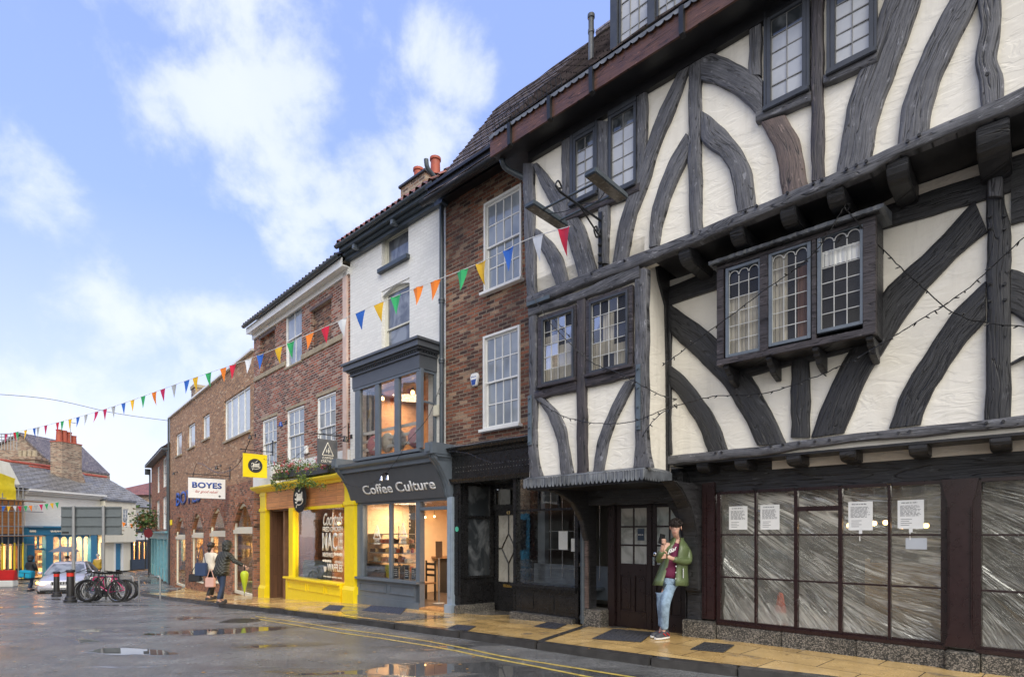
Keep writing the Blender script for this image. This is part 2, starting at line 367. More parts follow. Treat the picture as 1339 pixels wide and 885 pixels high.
def roofmat(name,c1,c2,w,h,moss=(.30,.27,.06),mf=.3,bump=1.0):
    n=NT(name); uv=n.N('ShaderNodeTexCoord').outputs['UV']
    b=n.N('ShaderNodeTexBrick',i_Scale=1.0,i_Mortar_Size=.008,i_Mortar_Smooth=.2,i_Brick_Width=w,i_Row_Height=h); n.L(uv,b.inputs['Vector'])
    b.inputs['Color1'].default_value=(*c1,1); b.inputs['Color2'].default_value=(*c2,1); b.inputs['Mortar'].default_value=(.012,.012,.012,1)
    a=n.noise(uv,2.2,6,.7); f=n.noise(uv,14,4,.7)
    col=n.mix(.6,b.outputs['Color'],n.ramp(f,[(.3,.25),(.75,1.0)]),'MULTIPLY'); col=n.mix(n.math('MULTIPLY',n.ramp(a,[(.58,0.0),(.7,1.0)]),mf),col,moss)
    sp=n.N('ShaderNodeSeparateXYZ'); n.L(uv,sp.inputs[0]); fr=n.math('FRACT',n.math('DIVIDE',sp.outputs[1],h))
    hh=n.math('ADD',n.math('MULTIPLY',n.math('SUBTRACT',1.0,fr),1.2),n.math('SUBTRACT',n.math('MULTIPLY',f,.6),b.outputs['Fac']))
    return n.set(col=col,rough=.45,normal=n.bump(hh,bump,.02))
M['tile']=roofmat('dark stone tiles',(.26,.215,.205),(.12,.095,.095),.19,.15,bump=1.3)
M['slate']=roofmat('grey slates',(.36,.34,.31),(.21,.20,.19),.28,.18,(.26,.22,.15),.35,1.0)
M['pantile']=roofmat('red pantiles',(.36,.13,.08),(.22,.08,.05),.22,.30,(.1,.07,.05),.5)
M['terra']=paint('terracotta',(.36,.075,.04),.6,.3,.3)
def granite():
    n=NT('speckled granite'); o=n.obj(); v=n.N('ShaderNodeTexVoronoi',i_Scale=90.0); n.L(o,v.inputs['Vector'])
    sp=n.N('ShaderNodeSeparateColor'); n.L(v.outputs['Color'],sp.inputs[0])
    c=n.ramp(sp.outputs[0],[(.3,(.03,.03,.028)),(.6,(.10,.095,.085)),(.9,(.30,.27,.23))]); c=n.mix(.5,c,n.ramp(n.noise(o,3,5),[(.3,.4),(.7,1.0)]),'MULTIPLY')
    return n.set(col=c,rough=.4,normal=n.bump(sp.outputs[0],.4,.004))
M['granite']=granite()
def slabs():
    n=NT('wet yellow stone paving'); o=n.obj()
    ve=n.map(o,(1,1,1),(0,0,R(47.5)),(.15,.32,0))
    b=n.N('ShaderNodeTexBrick',i_Scale=1.0,i_Mortar_Size=.006,i_Mortar_Smooth=.1,i_Brick_Width=.90,i_Row_Height=.60,offset=.5); n.L(ve,b.inputs['Vector'])
    b.inputs['Color1'].default_value=(.82,.56,.23,1); b.inputs['Color2'].default_value=(.64,.41,.15,1); b.inputs['Mortar'].default_value=(.035,.025,.018,1)
    a=n.noise(o,2.3,6,.65); f=n.noise(o,45,3,.6); st=n.noise(o,.9,5,.7)
    col=n.mix(.55,b.outputs['Color'],n.ramp(a,[(.28,.35),(.72,1.0)]),'MULTIPLY'); col=n.mix(.35,col,n.ramp(f,[(.3,.3),(.7,1.0)]),'MULTIPLY')
    col=n.mix(n.math('MULTIPLY',n.ramp(st,[(.60,0.0),(.68,1.0)]),.75),col,(.15,.13,.11))
    pud=n.ramp(n.noise(o,1.7,4,.5),[(.40,0.0),(.56,1.0)])
    ro=n.math('ADD',n.math('MULTIPLY',n.math('SUBTRACT',1.0,pud),.20),n.math('MULTIPLY',f,.20))
    h=n.math('ADD',n.math('MULTIPLY',f,.25),n.math('MULTIPLY',b.outputs['Fac'],-1.2)); h=n.math('ADD',h,n.math('MULTIPLY',a,1.5))
    return n.set(col=col,rough=ro,spec=.55,normal=n.bump(h,.22,.007))
def greyslab():
    n=NT('wet grey stone paving'); o=n.obj(); ve=n.map(o,(1,1,1),(0,0,R(47.5)),(.1,.2,0))
    b=n.N('ShaderNodeTexBrick',i_Scale=1.0,i_Mortar_Size=.006,i_Brick_Width=1.1,i_Row_Height=.6); n.L(ve,b.inputs['Vector'])
    b.inputs['Color1'].default_value=(.22,.19,.15,1); b.inputs['Color2'].default_value=(.15,.135,.115,1); b.inputs['Mortar'].default_value=(.03,.03,.03,1)
    a=n.noise(o,3,6); f=n.noise(o,50,3)
    return n.set(col=n.mix(.5,b.outputs['Color'],n.ramp(a,[(.3,.4),(.7,1.0)]),'MULTIPLY'),rough=n.ramp(a,[(.4,.08),(.6,.3)]),normal=n.bump(n.mix(.5,a,f),.15,.008))
def asphalt():
    n=NT('wet asphalt'); o=n.obj()
    vo=n.N('ShaderNodeTexVoronoi',i_Scale=62.0); n.L(o,vo.inputs['Vector']); f=n.noise(o,120,2); big=n.noise(o,.55,6,.62); mid=n.noise(o,3.5,5,.6)
    col=n.ramp(n.mix(.5,mid,f),[(.3,(.11,.11,.107)),(.7,(.25,.25,.243))])
    ve=n.map(o,(.55,1.35,1),(0,0,R(-38)))
    pud=n.ramp(n.noise(ve,.62,4,.55,.3),[(.50,0.0),(.575,.55),(.60,1.0)])
    damp=n.ramp(big,[(.35,0.0),(.65,1.0)])
    rough=n.math('ADD',.16,n.math('MULTIPLY',damp,.20)); rough=n.math('ADD',n.math('MULTIPLY',rough,n.math('SUBTRACT',1.0,pud)),n.math('MULTIPLY',pud,.012))
    h=n.math('MULTIPLY',n.math('ADD',n.math('MULTIPLY',vo.outputs['Distance'],-.9),n.math('MULTIPLY',f,.3)),n.math('SUBTRACT',1.0,pud)); 
    vs_=n.N('ShaderNodeSeparateColor'); n.L(vo.outputs['Color'],vs_.inputs[0]); col=n.mix(.5,col,n.ramp(vs_.outputs[0],[(.1,.45),(.75,1.0),(.95,1.5)]),'MULTIPLY'); col=n.mix(.6,col,n.ramp(n.noise(n.map(o,(.5,1,1),(0,0,R(-40))),.9,6,.7),[(.35,.45),(.6,1.25)]),'MULTIPLY')
    col=n.mix(n.math('MULTIPLY',pud,.6),col,(.018,.018,.02))
    b1=n.bump(h,1.0,.016); b2=n.bump(n.math('MULTIPLY',mid,n.math('SUBTRACT',1.0,pud)),.18,.03,b1)
    return n.set(col=col,rough=rough,spec=.55,normal=b2)
M['slabs']=slabs(); M['greyslab']=greyslab(); M['asphalt']=asphalt()
M['kerb']=paint('wet dark kerb stone',(.055,.052,.05),.2,.35,.5,5)
M['yline']=paint('yellow road paint',(.58,.43,.10),.3,.35,.3,9)
M['cast']=paint('wet cast iron',(.04,.038,.036),.3,.3,.6,20)
def woodplank(name,c1,c2,h=.16,horiz=True):
    n=NT(name); v,o=wallvec(n)
    b=n.N('ShaderNodeTexBrick',i_Scale=1.0,i_Mortar_Size=.003,i_Brick_Width=1.3,i_Row_Height=h); n.L(v if horiz else n.map(v,(1,1,1),(0,0,PI/2)),b.inputs['Vector'])
    b.inputs['Color1'].default_value=(*c1,1); b.inputs['Color2'].default_value=(*c2,1); b.inputs['Mortar'].default_value=(.02,.01,.006,1)
    gr=n.noise(n.map(o,(2,2,30) if horiz else (25,25,1.5)),1,5,.6,.6)
    return n.set(col=n.mix(.6,b.outputs['Color'],n.ramp(gr,[(.3,.35),(.7,1.0)]),'MULTIPLY'),rough=.45,normal=n.bump(gr,.2,.006))
M['plank']=woodplank('orange wood planks',(.80,.36,.12),(.60,.25,.09))
M['wooddoor']=woodplank('brown wood boards',(.17,.085,.045),(.12,.06,.035),.14,False)
M['warmwall']=paint('warm cream wall',(.74,.54,.35),.7,.06,.1)
M['warmfloor']=paint('dark wood floor',(.07,.05,.04),.4,.2,.1)
M['ply']=paint('plywood',(.50,.36,.2),.6,.15,.1)
M['wood']=paint('varnished wood',(.22,.12,.06),.4,.2,.2,9)
M['bulb']=emis('warm bulb',(1,.55,.2),9); M['lampwarm']=emis('warm lit wall lamp',(1,.55,.22),3.0)
M['skin']=paint('skin',(.60,.36,.27),.5,.06,.05); M['hair']=paint('dark brown hair',(.022,.015,.012),.5,.3,.5,30)
M['olive']=paint('green raincoat',(.105,.14,.06),.34,.16,1.8,6); M['maroonshirt']=paint('maroon t-shirt',(.13,.010,.05),.8,.12,.2)
M['denim']=paint('light blue denim',(.24,.34,.45),.8,.45,1.6,14); M['denim_d']=paint('dark denim',(.025,.04,.08),.8,.2,.3,9)
M['shoe']=paint('dark trainer fabric',(.05,.05,.06),.6,.2,.2); M['sole']=paint('white rubber',(.7,.68,.64),.6,.05,.1); M['red']=paint('red trim',(.5,.02,.03),.45,.1,.1)
M['blackcloth']=paint('black cloth',(.015,.015,.018),.7,.3,.3); M['cremecoat']=paint('cream coat',(.62,.57,.48),.8,.1,.4,8)
M['pinkbag']=paint('pink leather',(.55,.33,.28),.5,.1,.2); M['bluebag']=paint('blue bag',(.02,.04,.10),.6,.1,.2)
M['lime']=paint('lime umbrella cloth',(.42,.50,.02),.5,.1,.2); M['greycloth']=paint('grey umbrella cloth',(.13,.14,.16),.5,.1,.2)
M['mustard']=paint('mustard coat',(.34,.22,.015),.6,.15,.3); M['bluecube']=paint('bright blue bag',(.01,.30,.46),.5,.1,.1)
M['rubber']=paint('black rubber',(.012,.012,.012),.6,.1,.1); M['chrome']=paint('bright metal',(.6,.6,.6),.2,.05,.02,metal=1)
M['magenta']=paint('magenta frame paint',(.5,.02,.14),.3,.05,.05); M['whitef']=paint('white frame paint',(.7,.7,.7),.3,.05,.05)
M['silver']=paint('silver lilac car paint',(.46,.46,.54),.22,.02,.0,metal=.3)
M['signgrey']=paint('grey sign back',(.135,.155,.165),.4,.06,.05); M['pole']=paint('galvanised pole',(.30,.31,.32),.45,.15,.1,metal=.3)
M['leaf']=paint('leaf green',(.07,.13,.025),.5,.5,.1,25); M['leafy']=paint('yellow green leaf',(.20,.26,.04),.5,.4,.1,25)
M['fred']=paint('red petals',(.55,.015,.03),.6,.2,.1,20); M['fpink']=paint('pink petals',(.62,.22,.24),.6,.2,.1,20); M['straw']=paint('dry brown leaf',(.2,.12,.05),.7,.3,.1,20)
M['renderW']=plaster('white rendered wall',(.72,.715,.66),.15,3); M['renderC']=plaster('cream rendered wall',(.74,.70,.58),.12,3)
M['ytarp']=paint('yellow sheeting',(.75,.60,.03),.4,.12,.4,5); M['redplastic']=paint('red plastic barrier',(.55,.02,.02),.35,.1,.1)
M['cushpink']=paint('pink cushion',(.65,.30,.36),.8,.08,.2); M['cushgrey']=paint('grey cushion',(.35,.36,.37),.8,.08,.2)
FLAG={k:paint(k+' flag cloth',v,.65,.1,.2) for k,v in dict(blue=(.02,.12,.50),yellow=(.80,.48,.02),green=(.03,.38,.12),orange=(.85,.22,.01),red=(.62,.01,.04),white=(.72,.74,.76),grey=(.36,.38,.40),crimson=(.5,.01,.09)).items()}
def skin(name,nodes,edges,mat,parent=None,sub=2,smooth=True):
    keys=list(nodes); me=bpy.data.meshes.new(name); me.from_pydata([tuple(nodes[k][:3]) for k in keys],[(keys.index(a),keys.index(b)) for a,b in edges],[])
    o=bpy.data.objects.new(name,me); C.objects.link(o); md=o.modifiers.new('s','SKIN'); md.use_smooth_shade=True; md.branch_smoothing=.4
    for i,k in enumerate(keys):
        r=nodes[k][3]; r=r if isinstance(r,tuple) else (r,r); me.skin_vertices[0].data[i].radius=r
    me.skin_vertices[0].data[0].use_root=True
    o.modifiers.new('u','SUBSURF').levels=sub; o.modifiers['u'].render_levels=sub
    bpy.context.view_layer.update(); m2=bpy.data.meshes.new_from_object(o.evaluated_get(bpy.context.evaluated_depsgraph_get()))
    bpy.data.objects.remove(o); bpy.data.meshes.remove(me); m2.name=name; m2.materials.clear(); m2.materials.append(mat)
    for p in m2.polygons: p.use_smooth=True
    o=bpy.data.objects.new(name,m2); C.objects.link(o); o.parent=parent; return o
def chain(*k): return list(zip(k,k[1:]))
def ring_shell(mb,rings,gap,seg=26,thick=.012):
    "open-fronted garment: rings (cx,cy,cz,rx,ry,gapL,gapR): gap limits are x offsets of the open front"
    vs=[];fs=[];n=seg+1
    for (cx,cy,cz,rx,ry,gl,gr) in rings:
        aR=math.asin(max(-1,min(1,gr/rx))); aL=math.asin(max(-1,min(1,gl/rx)))   # angle from the front (-y) towards +x
        for i in range(n):
            a=aR+(2*PI-(aR-aL))*i/seg
            k=1+.03*math.sin(a*7+cz*20)*(1 if cz<.95 else .4)
            vs.append((cx+rx*k*math.sin(a),cy-ry*k*math.cos(a),cz+.006*math.sin(a*5)))
    R_=len(rings)
    for r in range(R_-1):
        for i in range(seg): fs.append((r*n+i,r*n+i+1,(r+1)*n+i+1,(r+1)*n+i))
    b=len(vs); inner=[]
    for q,(cx,cy,cz,rx,ry,gl,gr) in enumerate(rings):
        for i in range(n): x,y,z=vs[q*n+i]; inner.append((cx+(x-cx)*(1-thick/rx),cy+(y-cy)*(1-thick/ry),z))
    vs+=inner
    for r in range(R_-1):
        for i in range(seg): fs.append((b+r*n+i,b+(r+1)*n+i,b+(r+1)*n+i+1,b+r*n+i+1))
        for i in (0,seg): fs.append((r*n+i,(r+1)*n+i,b+(r+1)*n+i,b+r*n+i))
    for i in range(seg):
        fs.append((i,i+1,b+i+1,b+i)); t=(R_-1)*n; fs.append((t+i,b+t+i,b+t+i+1,t+i+1))
    mb.add(vs,fs)
def head(nodes_parent,c,yaw=0,tilt=0,hair='hair',style='short',parent=None,scale=1.0):
    "face features and hair laid on a head centred at c; yaw>0 looks to image right"
    def P(x,y,z):
        v=Vector((x,y,z))*scale; v=Matrix.Rotation(yaw,3,'Z')@(Matrix.Rotation(tilt,3,'X')@v); return (c[0]+v.x,c[1]+v.y,c[2]+v.z)
    m=MB()
    def el(m,x,y,z,rx,ry,rz,mat=None,n=10):
        b=len(m.v); prof=[(max(math.sin(PI*i/8),.001),-math.cos(PI*i/8)) for i in range(9)]; m.lathe(prof,(0,0,0),n)
        for i in range(b,len(m.v)): a,bb,cc=m.v[i]; m.v[i]=P(x+a*rx,y+bb*ry,z+cc*rz)
    el(m,0,-.092,-.012,.010,.014,.012); el(m,0,-.086,.004,.007,.010,.022); m.build('nose',M['skin'],parent,smooth='all')
    m=MB(); el(m,-.078,.0,-.01,.010,.018,.030); el(m,.078,.0,-.01,.010,.018,.030); m.build('ears',M['skin'],parent,smooth='all')
    m=MB(); el(m,0,-.090,-.052,.024,.008,.006); m.build('mouth',paint('lips',(.42,.16,.14),.5,.05,.02),parent,smooth='all')
    m=MB(); 
    for s in (-1,1): el(m,s*.030,-.080,.008,.011,.006,.0032)
    m.build('eyes',paint('lowered eyes',(.05,.03,.025),.4,.05,.02),parent,smooth='all')
    m=MB()
    for s in (-1,1): el(m,s*.032,-.083,.028,.015,.005,.0028)
    m.build('eyebrows',M[hair],parent,smooth='all')
    if style=='short':
        m=MB(); random.seed(21); el(m,0,.022,.045,.084,.094,.080,n=20)
        for k in range(150):
            a=random.uniform(0,2*PI); e=random.uniform(.1,1.45); x=.082*math.sin(a)*math.cos(e); y=.012-.097*math.cos(a)*math.cos(e); z=.045+.080*math.sin(e)
            if y<-.05 and z<.07: z=random.uniform(.065,.085)
            d=Vector((x,y-.0,-.035+random.uniform(-.02,.02))).normalized()*random.uniform(.022,.042)
            m.tube([P(x*1.0,y*1.0,z),P(x+d.x*.5,y+d.y*.5,z+d.z*.35+.004),P(x+d.x*.8,y+d.y*.8,z+d.z)],[.010*scale,.008*scale,.001],5)
        m.build('hair',M[hair],parent,smooth='all')
# ---------------------------------------------------------------- the person leaning by the doors
Zp=8.18; base=wp(872,834,Zp); base.z=0.0
per=thing('person','person in a green raincoat and light jeans leaning by the dark doors with a phone','person',base)
def J(px,py,dz=0.0): v=wp(px,py,Zp+dz)-base; return (v.x,v.y,v.z)
N={}
def nd(k,px,py,dz,r): N[k]=(*J(px,py,dz),r)
nd('pelvis',874,758,.17,.06); nd('waist',876,742,.16,.07); nd('chest',882,722,.18,.08); nd('nb',885,708,.18,.06); nd('neck',885.3,703,.18,.043); nd('jaw',882.4,695.5,.085,.050); nd('skull',883.8,687,.14,.082); nd('crown',884,681,.15,.070)
nd('sR',896,711,.18,.06); nd('eR',899,734,.08,.045); nd('wR',879,730,-.10,.028); nd('sL',872,711,.14,.058); nd('eL',860.5,732,-.02,.044); nd('wL',866,717.5,-.20,.028)
nd('hA',871,763,.15,.028); nd('kA',864.5,786,.05,.045); nd('aA',865.5,820,.10,.030)
nd('hB',877.5,763,.15,.028); nd('kB',869.5,787,-.10,.045); nd('aB',868,824,-.03,.030)
nd('fA',862.5,827,.04,.02); nd('fB',866,829.5,-.06,.02)
nd('pR',872.5,727,-.13,(.035,.02)); nd('pL',867.5,711,-.22,(.035,.02))
body=skin('body',N,chain('pelvis','waist','chest','nb','neck','jaw','skull','crown')+chain('chest','sR','eR','wR','pR')+chain('chest','sL','eL','wL','pL')+chain('pelvis','hA','kA','aA','fA')+chain('pelvis','hB','kB','aB','fB'),M['skin'],per)
hc=J(883.6,689,.12); head(per,hc,yaw=-.45,tilt=.32,parent=per,scale=1.0)
# fingers
def finger(p,dirs,r=.009):
    pts=[Vector(p)]; 
    for d in dirs: pts.append(pts[-1]+Vector(d))
    return pts
fm=MB(); pl=Vector(J(867.5,709.5,-.23)); 
for k,(o,l) in enumerate(((-.026,.030),(-.010,.034),(.007,.032),(.023,.026))):
    q=pl+Vector((.03,-.0,.015+o)); fm.tube(crom([q,q+Vector((-.012,-.032,.008)),q+Vector((-.04,-.044,.012)),q+Vector((-.062,-.030,.012))],8),[.0095,.0095,.009,.009,.0085,.008,.0075,.006],7)
q=pl+Vector((.0,.01,.02)); fm.tube(crom([q,q+Vector((-.022,.0,.03)),q+Vector((-.035,-.012,.055))],6),[.012,.012,.011,.010,.009,.007],7)
fm.build('fingers',M['skin'],per,smooth='all'); fm=MB(); pr_=Vector(J(872,726.5,-.14))
for k,o in enumerate((-.026,-.010,.007,.022)):
    q=pr_+Vector((-.015,-.005,o)); fm.tube(crom([q,q+Vector((-.035,-.012,-.002)),q+Vector((-.06,.0,-.008)),q+Vector((-.068,.022,-.012))],8),[.0095,.0095,.009,.009,.0085,.008,.0075,.006],7)
q=pr_+Vector((.0,-.005,.03)); fm.tube(crom([q,q+Vector((-.02,-.012,.03)),q+Vector((-.045,-.012,.036))],6),[.012,.012,.011,.010,.009,.007],7)
fm.build('fingers',M['skin'],per,smooth='all')
ph=MB(); ph.box(-.037,.037,-.005,.005,-.075,.075); pho=ph.build('phone',M['blackpaint'],None,bevel=.006); tag(pho,'dark smartphone held up in the hand of the leaning person','phone'); pho.location=base+Vector(J(865.3,704.5,-.255)); pho.rotation_euler=(R(-18),R(-14),R(160))
# shirt, jeans
T_={}
def tn(k,px,py,dz,r): T_[k]=(*J(px,py,dz),r)
tn('hem',873.5,759.5,.09,.150); tn('w',876,744,.12,.138); tn('c',881,724,.150,.148); tn('n',884.5,710,.18,(.095,.085)); tn('sa',893,713,.17,.07); tn('sb',875,713,.15,.07)
skin('t_shirt',T_,chain('hem','w','c','n')+[('c','sa'),('c','sb')],M['maroonshirt'],per)
tz=J(877,716,-.02); mm=MB()
for P_ in ([(-.07,.01),(-.055,-.012),(-.02,.045),(.03,.05)],[(-.03,.03),(-.012,.0),(.0,.04)],[(.0,.04),(.02,.005),(.03,.05)],[(.035,.05),(.05,.015),(.065,.055),(.085,.06)]): mm.tube(crom([(a,0,b) for a,b in P_],8),.0075,5)
tl_=mm.build('shirt_print',M['paper'],per)
tl_.location=J(878.5,722,-.012); tl_.rotation_euler=(R(-4),R(-14),R(-8))
G_={}
def gn(k,px,py,dz,r): G_[k]=(*J(px,py,dz),r)
gn('p',874.5,753,.12,.122); gn('q',874,759,.11,.128); gn('a0',870,766,.075,.098); gn('a1',864.5,786,.05,.075); gn('a2',866,808,.10,.062); gn('a3',866,820,.10,.062); gn('b0',876.5,767,.06,.092); gn('b1',869.5,787,-.10,.078); gn('b2',869,810,-.05,.062); gn('b3',868.5,823.5,-.03,.062)
skin('jeans',G_,chain('p','q','a0','a1','a2','a3')+chain('q','b0','b1','b2','b3'),M['denim'],per,sub=3)
# raincoat: open shell, sleeves, collar
def rg(py,px,rx,ry,gl,gr,dz=.16): x,y,z=J(px,py,dz); return (x,y,z,rx,ry,gl,gr)
m=MB(); ring_shell(m,[rg(764.5,877,.262,.20,-.165,.015,.12),rg(757,877.5,.245,.19,-.15,.01),rg(745,880,.212,.178,-.13,-.005),rg(735,882,.196,.170,-.125,-.015),rg(724,884,.190,.165,-.125,-.02),rg(716,885,.180,.155,-.11,-.01),rg(711,885.3,.145,.125,-.075,.0,.17),rg(706.5,885.8,.098,.09,-.05,.025,.18),rg(703,886,.085,.08,-.045,.03,.19)],None)
m.build('raincoat',M['olive'],per,smooth='all')
S_={}
def sn(k,px,py,dz,r): S_[k]=(*J(px,py,dz),r)
sn('c',885,718,.20,.08); sn('r0',896,714.5,.18,.072); sn('r1',900,724,.14,.066); sn('r2',900,734.5,.07,.062); sn('r3',890,733.5,-.03,.054); sn('r4',880,730.5,-.10,.047); sn('l0',873,715,.14,.068); sn('l1',865,724,.05,.060); sn('l2',861.5,733,-.03,.057); sn('l3',863.5,725,-.13,.049); sn('l4',865.8,719.5,-.185,.043)
skin('sleeves',S_,chain('c','r0','r1','r2','r3','r4')+chain('c','l0','l1','l2','l3','l4'),M['olive'],per)
m=MB(); 
for py in (733,740,748,756): x,y,z=J(884.0-(py-733)*.03,py,-.045-(py-733)*.0012); m.lathe([(.010,0),(.010,.006),(.004,.008)],(x,y-.01,z),10,'y')
x,y,z=J(893,748,-.02); m.box(x-.006,x+.006,y-.02,y,z-.08,z+.06); m.build('poppers',M['chrome'],per)
# shoes
def shoe(nm,px,py,dz,ang):
    c=Vector(J(px,py,dz)); c.z=0; th=None; a=Matrix.Rotation(ang,3,'Z')
    m=MB(); pr=[(-.04,.13),(.035,.13),(.055,.085),(.10,.062),(.15,.045),(.175,.03)]
    secs=[(-.085,.034,.095),(-.05,.038,.10),(0,.040,.088),(.05,.045,.072),(.10,.047,.058),(.145,.040,.045),(.17,.022,.032)]
    vs=[]
    for x,w,h in secs:
        for k in range(8): t=PI*k/7; v=a@Vector((x,w*math.cos(t),0)); vs.append((c.x+v.x,c.y+v.y,.028+(h-.0)*math.sin(t)))
    fs=[(i*8+k,i*8+k+1,i*8+k+9,i*8+k+8) for i in range(6) for k in range(7)]+[tuple(range(8)),tuple(48+k for k in range(8))]
    m.add(vs,fs); s=m.build('shoe',M['shoe'],per,smooth='all')
    m=MB(); out=[(-.095,-.03),(-.095,.03),(-.04,.042),(.06,.05),(.13,.045),(.178,.018),(.178,-.018),(.13,-.045),(.06,-.05),(-.04,-.042)]
    q=[a@Vector((x,y,0)) for x,y in out]; m.prismz([(c.x+v.x,c.y+v.y) for v in q],.0,.032); m.build('sole',M['sole'],s,bevel=.006)
    m=MB()
    for x0_,x1_ in ((-.07,-.02),(.0,.05)):
        for sd in (-1,1): u=a@Vector((x0_,sd*.043,0)); v=a@Vector((x1_,sd*.040,0)); m.tube([(c.x+u.x,c.y+u.y,.045),(c.x+v.x,c.y+v.y,.085)],.008,5)
    m.build('stripe',M['red'],s)
shoe('s',864.5,822,.09,R(200)); shoe('s',868,829,-.04,R(212))
# ---------------------------------------------------------------- walkers
def walker(label,px,pyfoot,h,face,coat,legs,coatlen=.52,hood=False,hairc='hair',bend=0.0,arms=None,road=0.0,hood_m=None,bun=False,Z=None,wide=1.0,stride=.16,name='person'):
    "standing or walking figure h metres tall; face = heading angle; local -y is forward"
    if Z is None: x,y=gp(px,pyfoot,road)
    else: y=Z; x=(px-CX)/F*Z
    p=thing(name,label,'person',(x,y,g(y)-road),face)
    k=h/1.7; b=bend
    def q(x,y,z,r): 
        if isinstance(r,tuple): r=(r[0]*k,r[1]*k)
        else: r=r*k
        return (x*k,(y-b*max(0,z-.9)*.9)*k,(z-b*b*max(0,z-.9)*.3)*k,r)
    s=stride
    n={'pelvis':q(0,0,.92,.11),'waist':q(0,0,1.08,.10),'chest':q(0,-.01,1.28,(.13,.10)),'nb':q(0,0,1.42,.06),'neck':q(0,-.01,1.48,.048),'jaw':q(0,-.04,1.54,.055),'skull':q(0,-.02,1.62,.083),
       'sR':q(.17,0,1.38,.055),'sL':q(-.17,0,1.38,.055),'hA':q(.09,0,.88,.08),'kA':q(.09,-s,.48,.058),'aA':q(.09,-s*.6,.09,.04),'fA':q(.09,-s*.6-.14,.035,.035),'hB':q(-.09,0,.88,.08),'kB':q(-.09,s*.2,.48,.058),'aB':q(-.09,s*1.3,.11,.04),'fB':q(-.09,s*1.3-.13,.04,.035)}
    arms=arms or {'R':((.22,.02,1.12),(.24,-.08,.88)),'L':((-.22,.02,1.12),(-.24,-.08,.88))}
    for sd in 'RL': e,w=arms[sd]; n['e'+sd]=q(*e,.042); n['w'+sd]=q(*w,.03); d=(Vector(w)-Vector(e)).normalized()*.09; n['p'+sd]=q(w[0]+d.x,w[1]+d.y,w[2]+d.z,(.034,.02))
    skin('body',n,chain('pelvis','waist','chest','nb','neck','jaw','skull')+chain('chest','sR','eR','wR','pR')+chain('chest','sL','eL','wL','pL')+chain('pelvis','hA','kA','aA','fA')+chain('pelvis','hB','kB','aB','fB'),M['skin'],p,sub=1)
    for sd in 'RL':
        fm=MB(); c=Vector(n['p'+sd][:3])
        for t in range(4): a=c+Vector((0,(-.024+.016*t)*k,-.02*k)); fm.tube([a,a+Vector((0,-.004,-.035*k)),a+Vector((-.008 if sd=='R' else .008,-.012,-.058*k))],.008*k,5)
        a=c+Vector((0,-.03*k,0)); fm.tube([a,a+Vector((0,-.025*k,-.02*k)),a+Vector((0,-.03*k,-.045*k))],.009*k,5)
        fm.build('fingers',M['skin'],p)
    lg={'p':q(0,0,.93,(.145,.12)),'a0':q(.085,0,.82,.092),'a1':q(.09,-s,.48,.068),'a2':q(.09,-s*.6,.11,.055),'b0':q(-.085,0,.82,.092),'b1':q(-.09,s*.2,.48,.068),'b2':q(-.09,s*1.3,.13,.055)}
    skin('trousers',lg,chain('p','a0','a1','a2')+chain('p','b0','b1','b2'),M[legs],p,sub=1)
    zh=1.45-coatlen*1.45; w=wide
    ct={'c':q(0,0,1.30,(.185*w,.15*w)),'n':q(0,0,1.44,(.09,.085)),'m':q(0,0,1.05,(.19*w,.155*w)),'h':q(0,0,max(zh,.5)+.2,(.215*w,.175*w)),'h2':q(0,0,max(zh,.5),(.23*w,.19*w)),'r0':q(.17,0,1.37,.078),'r1':q(*arms['R'][0],.068),'r2':q(*arms['R'][1],.052),'l0':q(-.17,0,1.37,.078),'l1':q(*arms['L'][0],.068),'l2':q(*arms['L'][1],.052)}
    skin('coat',ct,chain('c','m','h','h2')+[('c','n')]+chain('c','r0','r1','r2')+chain('c','l0','l1','l2'),M[coat],p)
    hd=Vector(n['skull'][:3])
    m=MB()
    if hood:
        m.ball((hd.x,hd.y+.02*k,hd.z+.005),.125*k,16,1.12,1.1); m.ball((hd.x,hd.y+.05*k,hd.z-.10*k),.12*k,14,.9,.9); m.build('hood',M[hood_m or coat],p,smooth='all')
    else:
        m.ball((hd.x,hd.y+.018*k,hd.z+.025*k),.10*k,16,1.0,1.05)
        if bun: m.ball((hd.x,hd.y+.11*k,hd.z+.02*k),.05*k,10); m.tube([(hd.x,hd.y+.05*k,hd.z-.02*k),(hd.x,hd.y+.09*k,hd.z-.12*k),(hd.x,hd.y+.08*k,hd.z-.2*k)],[.06*k,.05*k,.02*k],8)
        m.build('hair',M[hairc],p,smooth='all')
    for sx,yy in ((.09,-s*.6),(-.09,s*1.3)):
        m=MB(); m.prismz([(sx*k+a*k,(yy+b_)*k) for a,b_ in ((-.045,.06),(.045,.06),(.05,-.12),(.025,-.19),(-.025,-.19),(-.05,-.12))],0,.10*k); m.build('shoe',M['shoe'],p,bevel=.02)
    return p,k
def bag(p,mat,label_name,loc,size,strap=None):
    m=MB(); w,d,h=size; m.prismx([(-d/2,0),(d/2,0),(d*.35,h),(-d*.35,h)],-w/2,w/2)
    m2=MB(); b=m.build(label_name,M[mat],None,bevel=.02)
    b.location=p; 
    if strap: s=MB(); s.tube(crom([(-w*.35,0,h),(0,0,h+strap),(w*.35,0,h)],12),.011,6); s.build('strap',M[mat],b)
    return b
x_,y_=gp(268,784); w1,k=walker('person in a cream coat with dark tied hair carrying several bags past the store',276,784,1.66,R(160),'cremecoat','blackcloth',coatlen=.44,bun=True,arms={'R':((.25,.0,1.12),(.27,-.05,.88)),'L':((-.24,.0,1.14),(-.25,-.12,.98))})
def WB(pp,x,y,z): return pp.matrix_basis@Vector((x,y,z))
bpy.context.view_layer.update()
